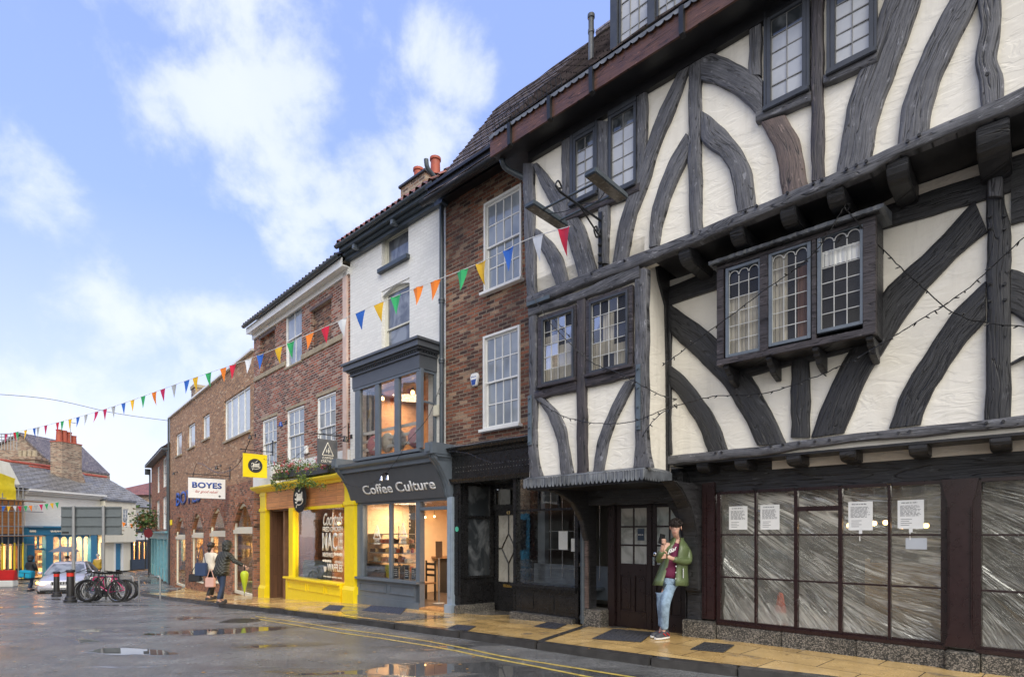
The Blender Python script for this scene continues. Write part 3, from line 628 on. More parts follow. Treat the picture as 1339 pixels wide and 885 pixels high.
for (dx,dz_,mt,nm,lab,sz,st) in ((-.14,.72,'bluebag','shoulder_bag','dark blue shoulder bag hanging from the person in the cream coat',(.34,.14,.38),.5),(-.32,.56,'blackcloth','shopping_bag','black shopping bag, leftmost bag of the person in the cream coat',(.34,.14,.22),.2),(.12,.40,'pinkbag','hand_bag','pink hand bag hanging between the two walking people',(.26,.14,.28),.25)):
    o=bag((w1.location.x+dx,w1.location.y-.26,w1.location.z+dz_),mt,nm,None,sz,st); tag(o,lab,'bag')
w2_,k=walker('stooping person in a dark quilted hooded coat holding a folded lime umbrella',289,789.5,1.58,R(65+90),'quilt' if 0 else 'blackcloth','denim_d',coatlen=.50,hood=True,bend=.30,wide=1.12,arms={'R':((.28,-.02,1.16),(.30,-.16,.98)),'L':((-.28,-.1,1.18),(-.52,-.26,1.04))},stride=.12)
# quilted coat material
def quilt():
    n=NT('dark quilted coat'); o=n.obj(); sp=n.N('ShaderNodeSeparateXYZ'); n.L(o,sp.inputs[0])
    a=n.math('SINE',n.math('MULTIPLY',n.math('ADD',sp.outputs[0],sp.outputs[2]),38.0)); b=n.math('SINE',n.math('MULTIPLY',n.math('SUBTRACT',sp.outputs[0],sp.outputs[2]),38.0))
    h=n.math('MULTIPLY',n.math('ABSOLUTE',a),n.math('ABSOLUTE',b))
    return n.set(col=n.ramp(h,[(.0,(.008,.009,.006)),(.5,(.045,.045,.035))]),rough=.45,normal=n.bump(h,.8,.02))
M['quilt']=quilt()
for c in w2_.children:
    if c.name.startswith(('coat','hood')): c.data.materials[0]=M['quilt']
u=thing('umbrella','folded lime green umbrella pointing down in the hand of the stooping person','umbrella',w2_.location+Vector((.60,-.02,.28)))
m=MB(); m.lathe([(.004,-.02),(.02,.05),(.05,.2),(.085,.36),(.10,.48),(.075,.54),(.02,.56)],(0,0,0),10); 
for i,v in enumerate(m.v):
    f_=1+.25*math.sin(math.atan2(v[1],v[0])*5); m.v[i]=(v[0]*f_,v[1]*f_,v[2])
m.build('canopy',M['lime'],u,smooth='all'); m=MB(); m.tube([(0,0,-.08),(0,0,.02)],.006,6); m.tube([(0,0,.55),(0,0,.74)],.010,6); m.build('shaft',M['blackpaint'],u)
w3_,k=walker('delivery rider in black clothes with a hood walking away at the left edge',40,772.5,1.72,R(175),'blackcloth','denim_d',coatlen=.42,hood=True,road=.1,arms={'R':((.25,-.02,1.14),(.18,-.18,1.0)),'L':((-.25,-.02,1.14),(-.18,-.18,1.0))})
m=MB(); m.box(-.28,.26,-.18,.18,-.17,.17); b=tag(m.build('delivery_bag',M['bluecube'],None,bevel=.035,loc=w3_.location+Vector((.12,-.34,.86))),'bright blue square delivery bag slung behind the rider in black','bag'); b.rotation_euler=(0,R(8),R(10)); m=MB(); m.box(-.26,.24,-.186,-.18,.05,.07); m.box(-.02,.02,-.186,-.18,-.15,.05); m.build('trim',M['blackcloth'],b)
walker('person in a mustard yellow coat and pale cap seen behind the bicycles',128,0,1.66,R(20),'mustard','denim_d',coatlen=.5,hood=False,hairc='cushgrey',road=.1,Z=33.5,wide=1.15)
w5,k=walker('person in dark clothes under the grey umbrella behind the silver car',88,0,1.62,R(10),'blackcloth','blackcloth',road=.1,Z=31.5,arms={'R':((.24,-.06,1.16),(.12,-.25,1.25)),'L':((-.25,0,1.12),(-.24,-.08,.88))})
u=thing('umbrella','open dark grey umbrella held above the silver car by a person behind','umbrella',w5.location+Vector((.02,-.22,1.35))); m=MB()
vs=[(0,0,.82)];fs=[];n=8
for r in range(1,5):
    for q in range(n*4): a=2*PI*q/(n*4); sc_=1-.07*abs(math.sin(a*n/2)); R_=.72*r/4; vs.append((R_*sc_*math.cos(a),R_*sc_*math.sin(a),.82-.30*(r/4)**2+.02*abs(math.sin(a*n/2))*(r/4)))
k4=n*4
for q in range(k4): fs.append((0,1+q,1+(q+1)%k4))
for r in range(3):
    for q in range(k4): fs.append((1+r*k4+q,1+(r+1)*k4+q,1+(r+1)*k4+(q+1)%k4,1+r*k4+(q+1)%k4))
m.add(vs,fs); m.build('canopy',M['greycloth'],u,smooth='all'); m=MB(); m.tube([(0,0,-.1),(0,0,.9)],.010,6); m.build('shaft',M['chrome'],u)
# ---------------------------------------------------------------- windows
def leaded(parent,rc,y,cols,rows,fm,gm,lm,fw=.035,arch=False,deep=.05,skew=0.0,darktop=0,tilt=.02,inner=None):
    "leaded casement: frame > pane, lead lattice. rc = glass rectangle xa,xb,za,zb ; y = face of the frame"
    xa,xb,za,zb=rc; m=MB()
    m.box(xa-fw,xa,y,y+deep,za-fw,zb+fw); m.box(xb,xb+fw,y,y+deep,za-fw,zb+fw); m.box(xa,xb,y,y+deep,zb,zb+fw); m.box(xa,xb,y,y+deep,za-fw,za)
    w=m.build('window',fm,parent,bevel=.004)
    if inner is not None:
        q=MB(); q.box(xa,xb,y+deep*.6+.030,y+deep*.6+.034,za,zb); q.build('dark_room',M['dark'],w)  # thin dark sheet stands in for the shade of an unlit room
        for (u0,u1,v0,v1,mt) in inner:
            q=MB(); N=max(3,int((u1-u0)*24)); vs=[];fs=[]
            for i in range(N+1): u=u0+(u1-u0)*i/N; yy=y+deep*.6+.022+.006*math.sin(i*2.2); vs+=[(xa+(xb-xa)*u,yy,za+(zb-za)*v0),(xa+(xb-xa)*u,yy,za+(zb-za)*v1)]
            for i in range(N): fs.append((2*i,2*i+2,2*i+3,2*i+1))
            q.add(vs,fs); q.build('curtain',M[mt],w)  # rippled patch added to imitate a reflection in the pane
    p=MB(); dx=(xb-xa)/cols; hs=[(zb-za)/rows]*rows; dz=hs[0]; gy=y+deep*.6
    pt=MB()
    for i in range(cols):
        for j in range(rows):
            a=[gy+random.uniform(-tilt,tilt)*.25 for _ in range(3)]; x=xa+i*dx; z=za+j*dz
            t=(p if j<rows-darktop else pt)
            t.quad((x,a[0],z),(x+dx,a[1],z),(x+dx,a[1]+a[2]-a[0],z+dz),(x,a[2],z+dz))
    p.build('pane',gm,w)
    if pt.v: pt.build('pane',M['glass_dark'],w)
    l=MB(); r=.0045; ly=gy-.008
    for i in range(cols+1): l.box(xa+i*dx-r,xa+i*dx+r,ly-.004,ly+.006,za,zb-(dz*.5 if arch and 0<i<cols else 0))
    for j in range(rows+1): 
        if arch and j==rows: continue
        l.box(xa,xb,ly-.0035,ly+.005,za+j*dz-r,za+j*dz+r)
    if arch:
        for i in range(cols):
            cx=xa+(i+.5)*dx; rr=dx*.46; zz=zb-rr-.012
            l.tube([(cx-rr*math.cos(PI*k/8),ly,zz+rr*math.sin(PI*k/8)) for k in range(9)],.006,5,up=(0,1,0))
    l.build('lead_lattice',lm,w)
    return w
def sash(parent,rc,y,cols,rt,rb,fm,gm,fw=.055,deep=.10,bar=.011,sill=None,proud=.0,curtain=True,split=.5):
    "sliding sash: casing rectangle rc; upper sash rt rows, lower sash rb rows"
    xa,xb,za,zb=rc; m=MB(); c=.045
    m.box(xa,xa+c,y-proud,y+deep,za,zb); m.box(xb-c,xb,y-proud,y+deep,za,zb); m.box(xa+c,xb-c,y-proud,y+deep,zb-c,zb); m.box(xa+c,xb-c,y-proud,y+deep,za,za+c*.8)
    zm=za+(zb-za)*split
    for (z0,z1,yy,rows) in ((zm-.02,zb-c,y+.02,rt),(za+c*.8,zm+.02,y+.05,rb)):
        x0,x1=xa+c,xb-c; s=.035
        m.box(x0,x0+s,yy,yy+.028,z0,z1); m.box(x1-s,x1,yy,yy+.028,z0,z1); m.box(x0+s,x1-s,yy,yy+.028,z1-s,z1); m.box(x0+s,x1-s,yy,yy+.028,z0,z0+s)
        for i in range(1,cols): xx=x0+s+(x1-x0-2*s)*i/cols; m.box(xx-bar,xx+bar,yy+.002,yy+.02,z0+s,z1-s)
        for j in range(1,rows): zz=z0+s+(z1-z0-2*s)*j/rows; m.box(x0+s,x1-s,yy+.003,yy+.021,zz-bar,zz+bar)
    w=m.build('window',fm,parent,bevel=.003)
    p=MB(); 
    for (z0,z1,yy,rows) in ((zm,zb-c-.02,y+.036,rt),(za+c,zm,y+.066,rb)):
        dx=(xb-xa-2*c)/cols; dz=(z1-z0)/rows
        for i in range(cols):
            for j in range(rows):
                a=[yy+random.uniform(-.004,.004) for _ in range(3)]; x=xa+c+i*dx; z=z0+j*dz
                p.quad((x,a[0],z),(x+dx,a[1],z),(x+dx,a[1]+a[2]-a[0],z+dz),(x,a[2],z+dz))
    p.build('pane',gm,w)
    if sill:
        q=MB(); q.box(xa-.05,xb+.05,y-proud-.08,y+deep,za-sill,za-.002); q.build('sill',fm,w,bevel=.006)
    return w
# ---------------------------------------------------------------- the half-timbered building
T=Fac(-127,940,8.187,0.0)
tud=T.root('timber_framed_building','jettied black and white half timbered building with leaded windows and plastic sheeted shop windows','building')
n1,n2=.40,1.10
XL=T.x(693,n2); XR=7.2
zb2=T.at(1100,209,n2)[1]; ztop=T.at(846,116,n2)[1]
zbot1=T.at(878,606,n1)[1]; zt1=T.at(1220,252,n1)[1]
xjl=T.x(843,n2); 
# walls
RAIL2=[(692,389,404),(760,362,377),(854,326.7,343),(960,284,300),(1060,243,260),(1136,210,231),(1176,191,206),(1250,158,178),(1339,118,141)]
rb=[T.at(a,c-3,n2) for a,b,c in RAIL2]; rb=[(XL,rb[0][1])]+rb[1:]+[(XR,rb[-1][1])]
m=MB(); m.prism(rb+[(XR,ztop+.1),(XL,ztop+.1)],-(n2-.03),-(n2-.2)); m.box(XL,XR,-(n2-.2),4,zb2+.3,ztop+.1); m.build('upper_wall',M['plaster'],tud)
m=MB(); m.box(xjl-.05,XR,-(n1-.02),4,zbot1-.03,zt1); m.build('first_floor_wall',M['plaster'],tud)
zl=T.at(698,629,n2)[1]
bayx1=T.x(843,n2)
m=MB(); m.box(XL+.02,bayx1-.02,-(n2-.03),-(n1-.1),zl,zb2+.05)
b=m.build('bay_wall',M['plaster'],tud)
# ground floor mass: dark wall behind + side + beam
zw_top=T.at(940,644.5)[1]; zsill=T.at(940,811.6)[1]
m=MB(); m.box(T.x(770),XR,.0,.35,zw_top+.01,zbot1-.03); m.build('bressumer_beam',M['timber_blk'],tud,bevel=.01)
m=MB(); 
m.box(XL+.1,XR,3.4,3.6,-.3,zbot1); m.box(XR-.1,XR,.4,3.4,-.3,zbot1); m.box(T.x(900),T.x(900)+.1,.35,3.4,-.3,zbot1); m.box(XL+.1,XR-.1,.4,3.4,zbot1-.25,zbot1-.1)
m.build('interior_wall',paint('dim grey interior wall',(.075,.072,.062),.7,.5,.1,2),tud)
m=MB(); m.box(T.x(900),XR,.05,3.4,-.05,.02); m.build('interior_floor',M['warmfloor'],tud)
# second floor timbers
TM=M['timber']; t=.035
def V(pts,n=n2,mat=TM,name='post',th=t): return vt(name,T,pts,n,th,mat,tud)
def H(pts,n=n2,mat=TM,name='rail',th=t): return ht(name,T,pts,n,th,mat,tud)
def B(L,Rr,n=n2,mat=TM,name='brace',th=t): return timber(name,T,L,Rr,n,th,mat,tud)
rail2=[(692,389,404),(760,362,377),(854,326.7,343),(960,284,300),(1060,243,260),(1136,201+9,231),(1176,191,206),(1250,158,178),(1339,118,141),(1420,82,108)]
H(rail2,th=.07)
V([(691.5,215,14),(693,300,13),(696,392,12)])
V([(741,180,11),(741,235,11),(743,283,11)])
B([(697,217),(712,250),(732,290),(746,322),(757,364)],[(703,214),(726,240),(750,272),(768,308),(780,353)])
B([(700,305),(710,330),(722,355),(729,378)],[(703,300),(722,316),(737,343),(744,372)])
V([(789,160,16),(789,200,16),(790,250,15),(790,345,11)],mat=TM)
V([(840,117,13),(840,180,13),(839,225,12)])
B([(894,84),(868,135),(848,185),(832,228),(812,288),(801,347)],[(904,84),(886,135),(864,188),(849,236),(830,290),(821,339)])
V([(909.5,76,17),(909,150,16),(909,225,17),(911,304,15)])
B([(898,175),(878,208),(862,245),(852,285),(849,325)],[(904,192),(893,222),(878,255),(867,290),(862,322)])
B([(918,148),(918,185),(942,205),(958,235),(964,280)],[(920,146),(940,163),(965,188),(982,225),(989,270)])
ht('brace',T,[(918,68,106),(940,74,113),(965,84,126),(985,96,146),(998,106,166)],n2,t,TM,tud)
B([(996,162),(1010,190),(1019,220),(1024,264)],[(1028,152),(1043,180),(1051,210),(1058,252)],mat=M['timber_brn'])
V([(988,25,16),(988,100,16)])
V([(1069.5,-20,16),(1069,100,16),(1070,238,17)],mat=M['timber_prp'])
B([(1168,-40),(1157,0),(1145,40),(1128,85),(1112,130),(1102,175),(1095,228)],[(1212,-40),(1203,0),(1190,45),(1172,90),(1157,130),(1146,170),(1138,212)])
B([(1262,-50),(1243,0),(1222,40),(1202,80),(1187,120),(1178,155),(1172,203)],[(1302,-50),(1280,0),(1262,35),(1242,78),(1227,115),(1217,148),(1212,187)])
V([(1296,-50,30),(1294,0,29),(1295,40,27),(1290,75,30),(1296,105,32),(1297,148,30)])
V([(1385,-50,30),(1385,100,30)])
# wall plate under the soffit
zpl=ztop-.05
# leaded windows of the second floor
def W2(tl,br,outer,cols,rows,dt,gm=M['glass_lead_b'],n=n2):
    rc=T.rect(tl,br,n); leaded(tud,rc,-(n+.045),cols,rows,M['casement_d'],gm,M['leadcame_d'],fw=.045,darktop=dt,deep=.07)
    m=MB(); a=T.rect(*outer,n)
    m.box(a[0],a[1],-(n+.09),-(n+.02),rc[2]-.105,rc[2]-.047); m.build('sill',M['casement_d'],tud,bevel=.008)
    m=MB(); m.box(a[0],rc[0]-.047,-(n+.05),-(n-.01),rc[2]-.045,rc[3]+.12); m.box(rc[1]+.047,a[1],-(n+.05),-(n-.01),rc[2]-.045,rc[3]+.12); m.box(rc[0]-.047,rc[1]+.047,-(n+.05),-(n-.01),rc[3]+.047,rc[3]+.12)
    m.build('window_surround',M['casement_d'],tud,bevel=.006)
W2((754.5,186),(777,250),((747,182),(783,255)),2,5,1)
W2((801,157),(830,236.5),((797,150),(834,240)),2,5,1)
W2((1009,29),(1050,115),((1000,20),(1060,120)),2,5,1)
W2((1093,-10),(1137,65),((1082,-20),(1148,67)),2,5,1)
ht('rail',T,[(742,279,290),(790,259,272),(838,240,252)],n2,.05,M['timber_prp'],tud)
ht('rail',T,[(990,148,162),(1030,134,148),(1062,121,136)],n2,.05,M['timber'],tud)
ht('rail',T,[(1078,100,113),(1115,85,99),(1148,69,84)],n2,.05,M['timber'],tud)
# soffit between first floor wall and the second floor jetty
m=MB(); m.prism([(x,z-.01) for x,z in rb[2:]]+[(x,z+.02) for x,z in rb[2:][::-1]],-n2-.02,-(n1-.05)); m.build('jetty_soffit',M['soffit'],tud)
def joist(cx,w,hgt,n_out,n_in,ztop_,parent,mat=M['timber_blk']):
    "a jetty joist with a rounded nose sticking out under the beam above"
    y0=-n_out; y1=-n_in; r=hgt*.95
    prof=[(y1,ztop_),(y0+.02,ztop_),(y0,ztop_-.03)]+[(y0+r*.9*(1-math.cos(a))*1.0,ztop_-.05-(hgt-.05)*math.sin(a)) for a in [R(15),R(35),R(55),R(75),R(90)]]+[(y1,ztop_-hgt)]
    m=MB(); m.prismx(prof,cx-w/2,cx+w/2); return m.build('joist',mat,parent,bevel=.012)
for px,w in ((1298,.24),(1198-25,.19),(1092,.17),(1030,.17),(963,.17),(895,.17)):
    xx=T.x(px,n2); zt=min(zb2,T.at(px,0,n2)[1]); 
    jz=T.at(px,{1298:158,1173:207,1092:240,1030:266,963:293,895:322}[px],n2)[1]
    joist(xx,w,.25 if w>.2 else .2,n2+.015,n1-.02,jz-.005,tud)
for k in range(5): joist(T.x(1298,n2)+.62+k*.75,.2,.2,n2+.015,n1-.02,zb2-.01,tud)
# first floor top rail and infill strips
zr_t=T.at(1220,250,n1)[1]; zr_b=T.at(1220,281,n1)[1]
m=MB(); m.box(T.x(872,n1),XR,-(n1+.03),-(n1-.05),zr_b,zr_t); 
ht('rail',T,[(873,376,400),(937,352,378),(1050,312,338),(1154,271,301),(1220,250,281),(1287,227.5,262.6),(1339,207,243),(1420,178,215)],n1,.03,M['timber_blk'],tud)
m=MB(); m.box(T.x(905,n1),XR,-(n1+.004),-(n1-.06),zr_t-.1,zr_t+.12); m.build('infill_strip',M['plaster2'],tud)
m=MB(); m.box(T.x(873,n1),XR,-(n1-.03),-(n1-.2),zr_t-.1,zb2+.1); m.build('backing_board',M['soffit'],tud)
# first floor timbers
V([(1302,225,21),(1302,262,24),(1306,300,31),(1306,400,32),(1305,560,34)],n1,M['timber_blk'],th=.05)
V([(1301,200,20),(1301,232,19),(1302,262,22)],n1,M['timber'],th=.10)
BM=M['timber_blk']
B([(874,433),(908,465),(944,501),(971,542),(991,582)],[(874,396),(915,425),(955,460),(990,503),(1028,580)],n1,BM)
B([(873,501),(894,526),(914.6,560),(928,594)],[(873,474),(899,497),(921,524),(939.5,555.5),(953,589)],n1,BM)
V([(1047,470,24),(1047,572,25)],n1,BM)
B([(1274,262),(1227,315),(1178,359),(1150,392),(1111,460),(1084,510),(1061,572)],[(1291,303),(1257,332),(1213,376),(1184,417),(1153,462),(1128,508),(1104,566)],n1,BM)
B([(1289,368),(1252,404),(1229,433),(1203,474),(1176,521),(1163,560)],[(1289,418),(1264,447),(1241,480),(1220,512),(1204,555)],n1,BM)
B([(1322,352),(1345,362),(1390,395),(1440,440)],[(1322,408),(1345,425),(1380,455),(1410,500)],n1,BM)
B([(1322,208),(1345,200),(1440,170)],[(1322,294),(1345,288),(1440,262)],n1,BM)
B([(1322,415+60),(1345,470),(1360,545)],[(1322,415+61),(1365,470),(1400,545)],n1,BM)
V([(875.5,398,5),(875.5,500,4.5),(876,594,4)],n1,BM,th=.03)
ht('rail',T,[(876,596,608),(1000,583,595),(1102,569,580),(1220,556.5,570),(1339,544,557.5),(1450,533,547)],n1,.06,M['timber'],tud)
# pegs on beams
m=MB()
for px,py in ((936,592),(944,591),(1008,583),(1024,581),(1045,579),(1066,577),(1085,575),(1175,566),(1190,564),(1290,553),(1312,551)):
    x,z=T.at(px,py,n1+.06); m.lathe([(.016,0),(.016,.02),(.008,.028)],(x,-(n1+.06)-.028,z),8,'y')
for px,py in ((1294,284),(1294,300),(1314,283),(1314,300),(1294,372),(1314,372),(1294,394),(1315,392)):
    x,z=T.at(px,py,n1+.05); m.lathe([(.015,0),(.015,.02),(.008,.028)],(x,-(n1+.05)-.03,z),8,'y')
for px,py in ((1291,99),(1202,178),(1187,186),(1133,212),(1120,217),(1107,222),(1075,236),(1064,241),(1030,253),(990,270),(975,276),(905,305),(817,341),(774,358)):
    x,z=T.at(px,py,n2+.07); m.lathe([(.016,0),(.016,.02),(.008,.028)],(x,-(n2+.07)-.028,z),8,'y')
m.build('oak_pegs',M['timber_blk'],tud)['kind']='stuff'
# first jetty: soffit, joists, infill
m=MB(); m.box(T.x(880,n1),XR,-n1-.01,.0,zbot1-.035,zbot1-.005); m.build('jetty_soffit',M['soffit'],tud)
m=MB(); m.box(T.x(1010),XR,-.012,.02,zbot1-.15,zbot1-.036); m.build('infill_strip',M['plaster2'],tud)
jx=[918,968,1037,1108,1200,1308]
for px in jx: joist(T.x(px,n1),.17,.15,n1+.01,-.01,zbot1-.006,tud)
for k in range(5): joist(T.x(1308,n1)+.5+k*.5,.17,.15,n1+.01,-.01,zbot1-.006,tud)
# oriel
no=.82; ox0,ox1=T.x(937,no),T.x(1145,no); oz1=T.at(937,349,no)[1]; oz0=T.at(945,477,no)[1]
o=MB()
for a,b in ((937,946),(993,1004),(1061,1067),(1128,1145)): o.box(T.x(a,no),T.x(b,no),-no,-no+.09,oz0+.07,oz1-.05)
o.box(ox0,ox1,-no-.004,-no+.1,oz1-.05,oz1); o.box(ox0,ox1,-no-.006,-no+.1,oz0,oz0+.08)
orl=o.build('oriel_frame',M['timber_prp'],tud,bevel=.006)
m=MB(); m.box(ox0,ox0+.05,-no+.1,-n1,oz0+.01,oz1-.01); m.box(ox1-.05,ox1,-no+.1,-n1,oz0+.01,oz1-.01); m.box(ox0+.01,ox1-.01,-no+.01,-n1,oz0+.005,oz0+.03); m.box(ox0+.05,ox1-.05,-n1-.03,-n1-.02,oz0+.05,oz1-.05)
m.build('oriel_side',M['timber_blk'],tud)
m=MB(); xs=[ox0-.07+(ox1-ox0+.16)*i/60 for i in range(61)]
vs=[];fs=[]
for i,x in enumerate(xs):
    j=random.uniform(-.008,.008); vs+=[(x,-no-.09+j,oz1+.015+random.uniform(-.006,.006)),(x,-no-.10+j,oz1+.05+j),(x,-n1,oz1+.16),(x,-n1,oz1+.01)]
    if i: a=4*(i-1); c=4*i; fs+=[(a,c,c+1,a+1),(a+1,c+1,c+2,a+2),(a+3,c+3,c,a)]
fs+=[(0,1,2,3),(4*60+3,4*60+2,4*60+1,4*60)]
m.add(vs,fs); m.build('oriel_roof',M['lead'],orl)
m=MB(); m.box(ox0-.04,ox1+.04,-no-.05,-no+.02,oz1+.001,oz1+.014); m.build('oriel_cornice',M['timber_blk'],orl)
M['curt']=paint('beige lined curtain',(.36,.33,.27),.8,.2,.2); M['curt2']=paint('brown curtain',(.13,.07,.05),.8,.2,.2)  # tones of the patches that imitate reflections in the leaded windows
for (tl,br),inn in zip((((952,354),(991,454.4)),((1008.7,333.7),(1054.8,438)),((1073,310.7),(1124,419))),([(0,1,0,.68,'curt')],[(0,.42,0,1,'curt'),(.70,1,0,.8,'curt2')],[(0,1,.69,.86,'white')])):
    leaded(orl,T.rect(tl,br,no),-no+.01,3,6,M['casement'],M['glass_clear'],M['leadcame'],fw=.04,arch=True,deep=.06,inner=inn)
for px,py in ((953,492),(1008,480),(1069,465),(1139,450)):
    x,z=T.at(px,py,no-.12); 
    m=MB(); m.prismx([(-n1,oz0-.0),(-no+.03,oz0),(-no+.02,oz0-.04),(-no+.07,oz0-.07),(-no+.09,oz0-.10),(-no+.15,oz0-.11),(-no+.18,oz0-.17),(-no+.26,oz0-.20),(-n1,oz0-.24)],x-.035,x+.035); m.build('oriel_bracket',M['timber_blk'],orl,bevel=.008)
ht('rail',T,[(945,486,500),(1143,438,452)],n1,.03,BM,tud)
# bay timbers
V([(697.5,398,10),(698,470,10),(698,560,9)],name='bay_post'); vt('bay_post',T,[(697,560,9),(698,595,11),(703,632,18)],n2,t,TM,tud)
ht('bay_rail',T,[(693,404,415),(760,381,393),(838,343.5,359+6)],n2,.05,TM,tud)
V([(761,386,12),(761,500,12),(762,621,13)],mat=M['timber_prp'],name='bay_post')
V([(839,352,17),(839,450,16),(839,560,16),(840,590,17),(841,611,24)],name='bay_post')
ht('bay_rail',T,[(701,511,523),(755,496,511)],n2,t,M['timber_prp'],tud); ht('bay_rail',T,[(767,494,507),(832,476,492)],n2,t,M['timber_prp'],tud)
B([(702,522),(716,542),(727,568),(732,595),(735,627)],[(706,516),(724,532),(739,558),(745,592),(750,623)],name='bay_brace')
B([(818,500),(802,528),(789,558),(780,588),(776,620)],[(834,494),(820,520),(805,552),(794,585),(789,618)],name='bay_brace')
for tl,br,oo in (((713,420.4),(750,492),((705,415),(755,495))),((775.5,399),(820.4,475),((768,392),(829,477)))):
    rc=T.rect(tl,br,n2); leaded(tud,rc,-(n2+.06),4,5,M['casement_d'],M['glass_clear'],M['leadcame'],fw=.035,deep=.07,inner=[(0,.45,0,.74,'curt'),(.5,1,0,.55,'curt')] if tl[0]<750 else [(0,.3,0,.4,'curt'),(.3,.62,.2,.8,'curt'),(.62,1,0,.33,'curt')])
    a=T.rect(*oo,n2); m=MB(); m.box(a[0],rc[0]-.037,-(n2+.042),-(n2-.01),rc[2]-.04,rc[3]+.09); m.box(rc[1]+.037,a[1],-(n2+.042),-(n2-.01),rc[2]-.04,rc[3]+.09); m.box(rc[0]-.037,rc[1]+.037,-(n2+.042),-(n2-.01),rc[3]+.037,rc[3]+.09); m.build('window_surround',M['timber_prp'],tud,bevel=.006)
    m=MB(); m.box(a[0]-.01,a[1]+.01,-(n2+.085),-(n2+.0),rc[2]-.085,rc[2]-.037); m.build('sill',M['timber_prp'],tud,bevel=.008)
# iron straps with bolts
for (x0,y0),(x1,y1),hz in (((834,478),(840,562),0),((693,518),(698,582),0),((694,400),(718,392),1)):
    a=T.rect((x0,y0),(x1,y1),n2); m=MB()
    if hz: a=T.rect((694,401),(724,402),n2); m.box(a[0],a[1],-n2-.11,-n2-.095,a[3]-.03,a[3]+.03)
    else:
        m.box(a[0],a[1],-n2-.06,-n2-.045,a[2],a[3])
        for q in range(4): m.lathe([(.018,0),(.018,.02),(.008,.03)],((a[0]+a[1])/2,-n2-.09,a[2]+(a[3]-a[2])*(.06+.29*q)),8,'y')
    m.build('iron_strap',M['ironblue'],tud,bevel=.004)
# bay side return (right) plaster is the bay wall; dark curved bracket at its top
m=MB(); ys=[(-n2+.02,zb2-.01),(-n2+.1,zb2-.35),(-n2+.25,zb2-.5),(-n1-.12,zb2-.8),(-n1-.06,zb2-1.3),(-n1,zb2-1.35),(-n1,zb2-.01)]
xb=bayx1; m.prismx([(-n2+.12,zb2-.01),(-n2+.30,zb2-.18),(-n2+.38,zb2-.45),(-n1-.12,zb2-.75),(-n1-.08,zb2-1.5),(-n1-.06,zl+.05),(-n1,zl+.05),(-n1,zb2-.01)],xb-.03,xb+.012); m.build('bay_side_bracket',M['timber_blk'],tud)
# lead apron with scalloped edge round the bay foot
m=MB(); 
def apron(p0,p1,N):
    vs=[];fs=[]
    for i in range(N*6+1):
        u=i/(N*6); x=p0[0]+(p1[0]-p0[0])*u; y=p0[1]+(p1[1]-p0[1])*u
        ph=(i%6)/6; dz=.05*math.sqrt(max(0,1-(2*ph-1)**2)); j=random.uniform(-.006,.006)
        vs+=[(x,y+.07*(0 if p0[0]!=p1[0] else 0)+j,zl+.03+j),(x,y-0+j,zl-.05),(x,y+j,zl-.07-dz)]
        if i: a=3*(i-1); fs+=[(a,a+3,a+4,a+1),(a+1,a+4,a+5,a+2)]
    m.add(vs,fs)
ap0=(XL-.06,-n2-.10); ap1=(bayx1+.05,-n2-.10); ap2=(bayx1+.05,-n1-.0); apron(ap0,ap1,30); apron(ap1,ap2,11); apron((XL-.06,-n1),ap0,11)
m.quad((XL-.06,-n2-.10,zl+.03),(bayx1+.05,-n2-.10,zl+.03),(bayx1+.0,-n2+.0,zl+.075),(XL-.0,-n2,zl+.075)); m.quad((bayx1+.05,-n2-.10,zl+.03),(bayx1+.05,-n1,zl+.03),(bayx1+.0,-n1,zl+.075),(bayx1,-n2,zl+.075))
m.build('lead_apron',M['lead'],tud)
m=MB(); m.box(XL-.02,bayx1+.02,-n2-.06,-.0,zl-.14,zl-.02); m.build('bay_soffit',M['soffit'],tud)
m=MB(); m.box(XL-.01,XL+.03,-n2,-.0,zl-.1,zb2); m.build('bay_side',M['plaster'],tud)
# curved brackets that carry the bay + door posts
xA0,xA1=T.x(768),T.x(793)
m=MB(); zc=zl-.12
cur=[(-n2+.02,zc),(-n2-.0,zc-.05),(-n2+.25,zc-.10),(-n2+.55,zc-.22),(-.30,zc-.50),(-.17,zc-.85),(-.13,1.4),(-.12,.23),(.1,.23),(.1,zc)]
m.prismx(cur,xA0+.02,xA0+.13); m.build('curved_bracket',M['timber_blk'],tud,bevel=.015)
m=MB(); m.box(xA0+.025,xA0+.115,-.145,-.1,.24,1.62); m.build('worn_post_face',M['timber_brn'],tud,bevel=.01)
xB0,xB1=T.x(900),T.x(919)
m=MB(); m.prismx([(-n2+.2,zc),(-n2+.45,zc-.12),(-n2+.72,zc-.35),(-.2,zc-.7),(-.14,zc-1.1),(-.12,.68),(-.05,.62),(-.05,.23),(.15,.23),(.15,zc)],xB0,xB1); m.build('curved_bracket',M['timber_blk'],tud,bevel=.015)
m=MB(); m.prism([(xB0-.02,.23),(xB0-.04,1.2),(xB0-.14,1.7),(xB0-.42,2.12),(xB0-.72,2.25),(xB0-.72,2.36),(xB0+.02,2.36)],-.06,.05); m.build('arched_brace',M['timber_blk'],tud,bevel=.01)
m=MB(); m.box(T.x(919.5),T.x(936),-.05,.2,.26,2.25); m.box(T.x(922),T.x(926),-.062,-.05,.3,2.1); m.build('window_post',M['maroon'],tud,bevel=.012)
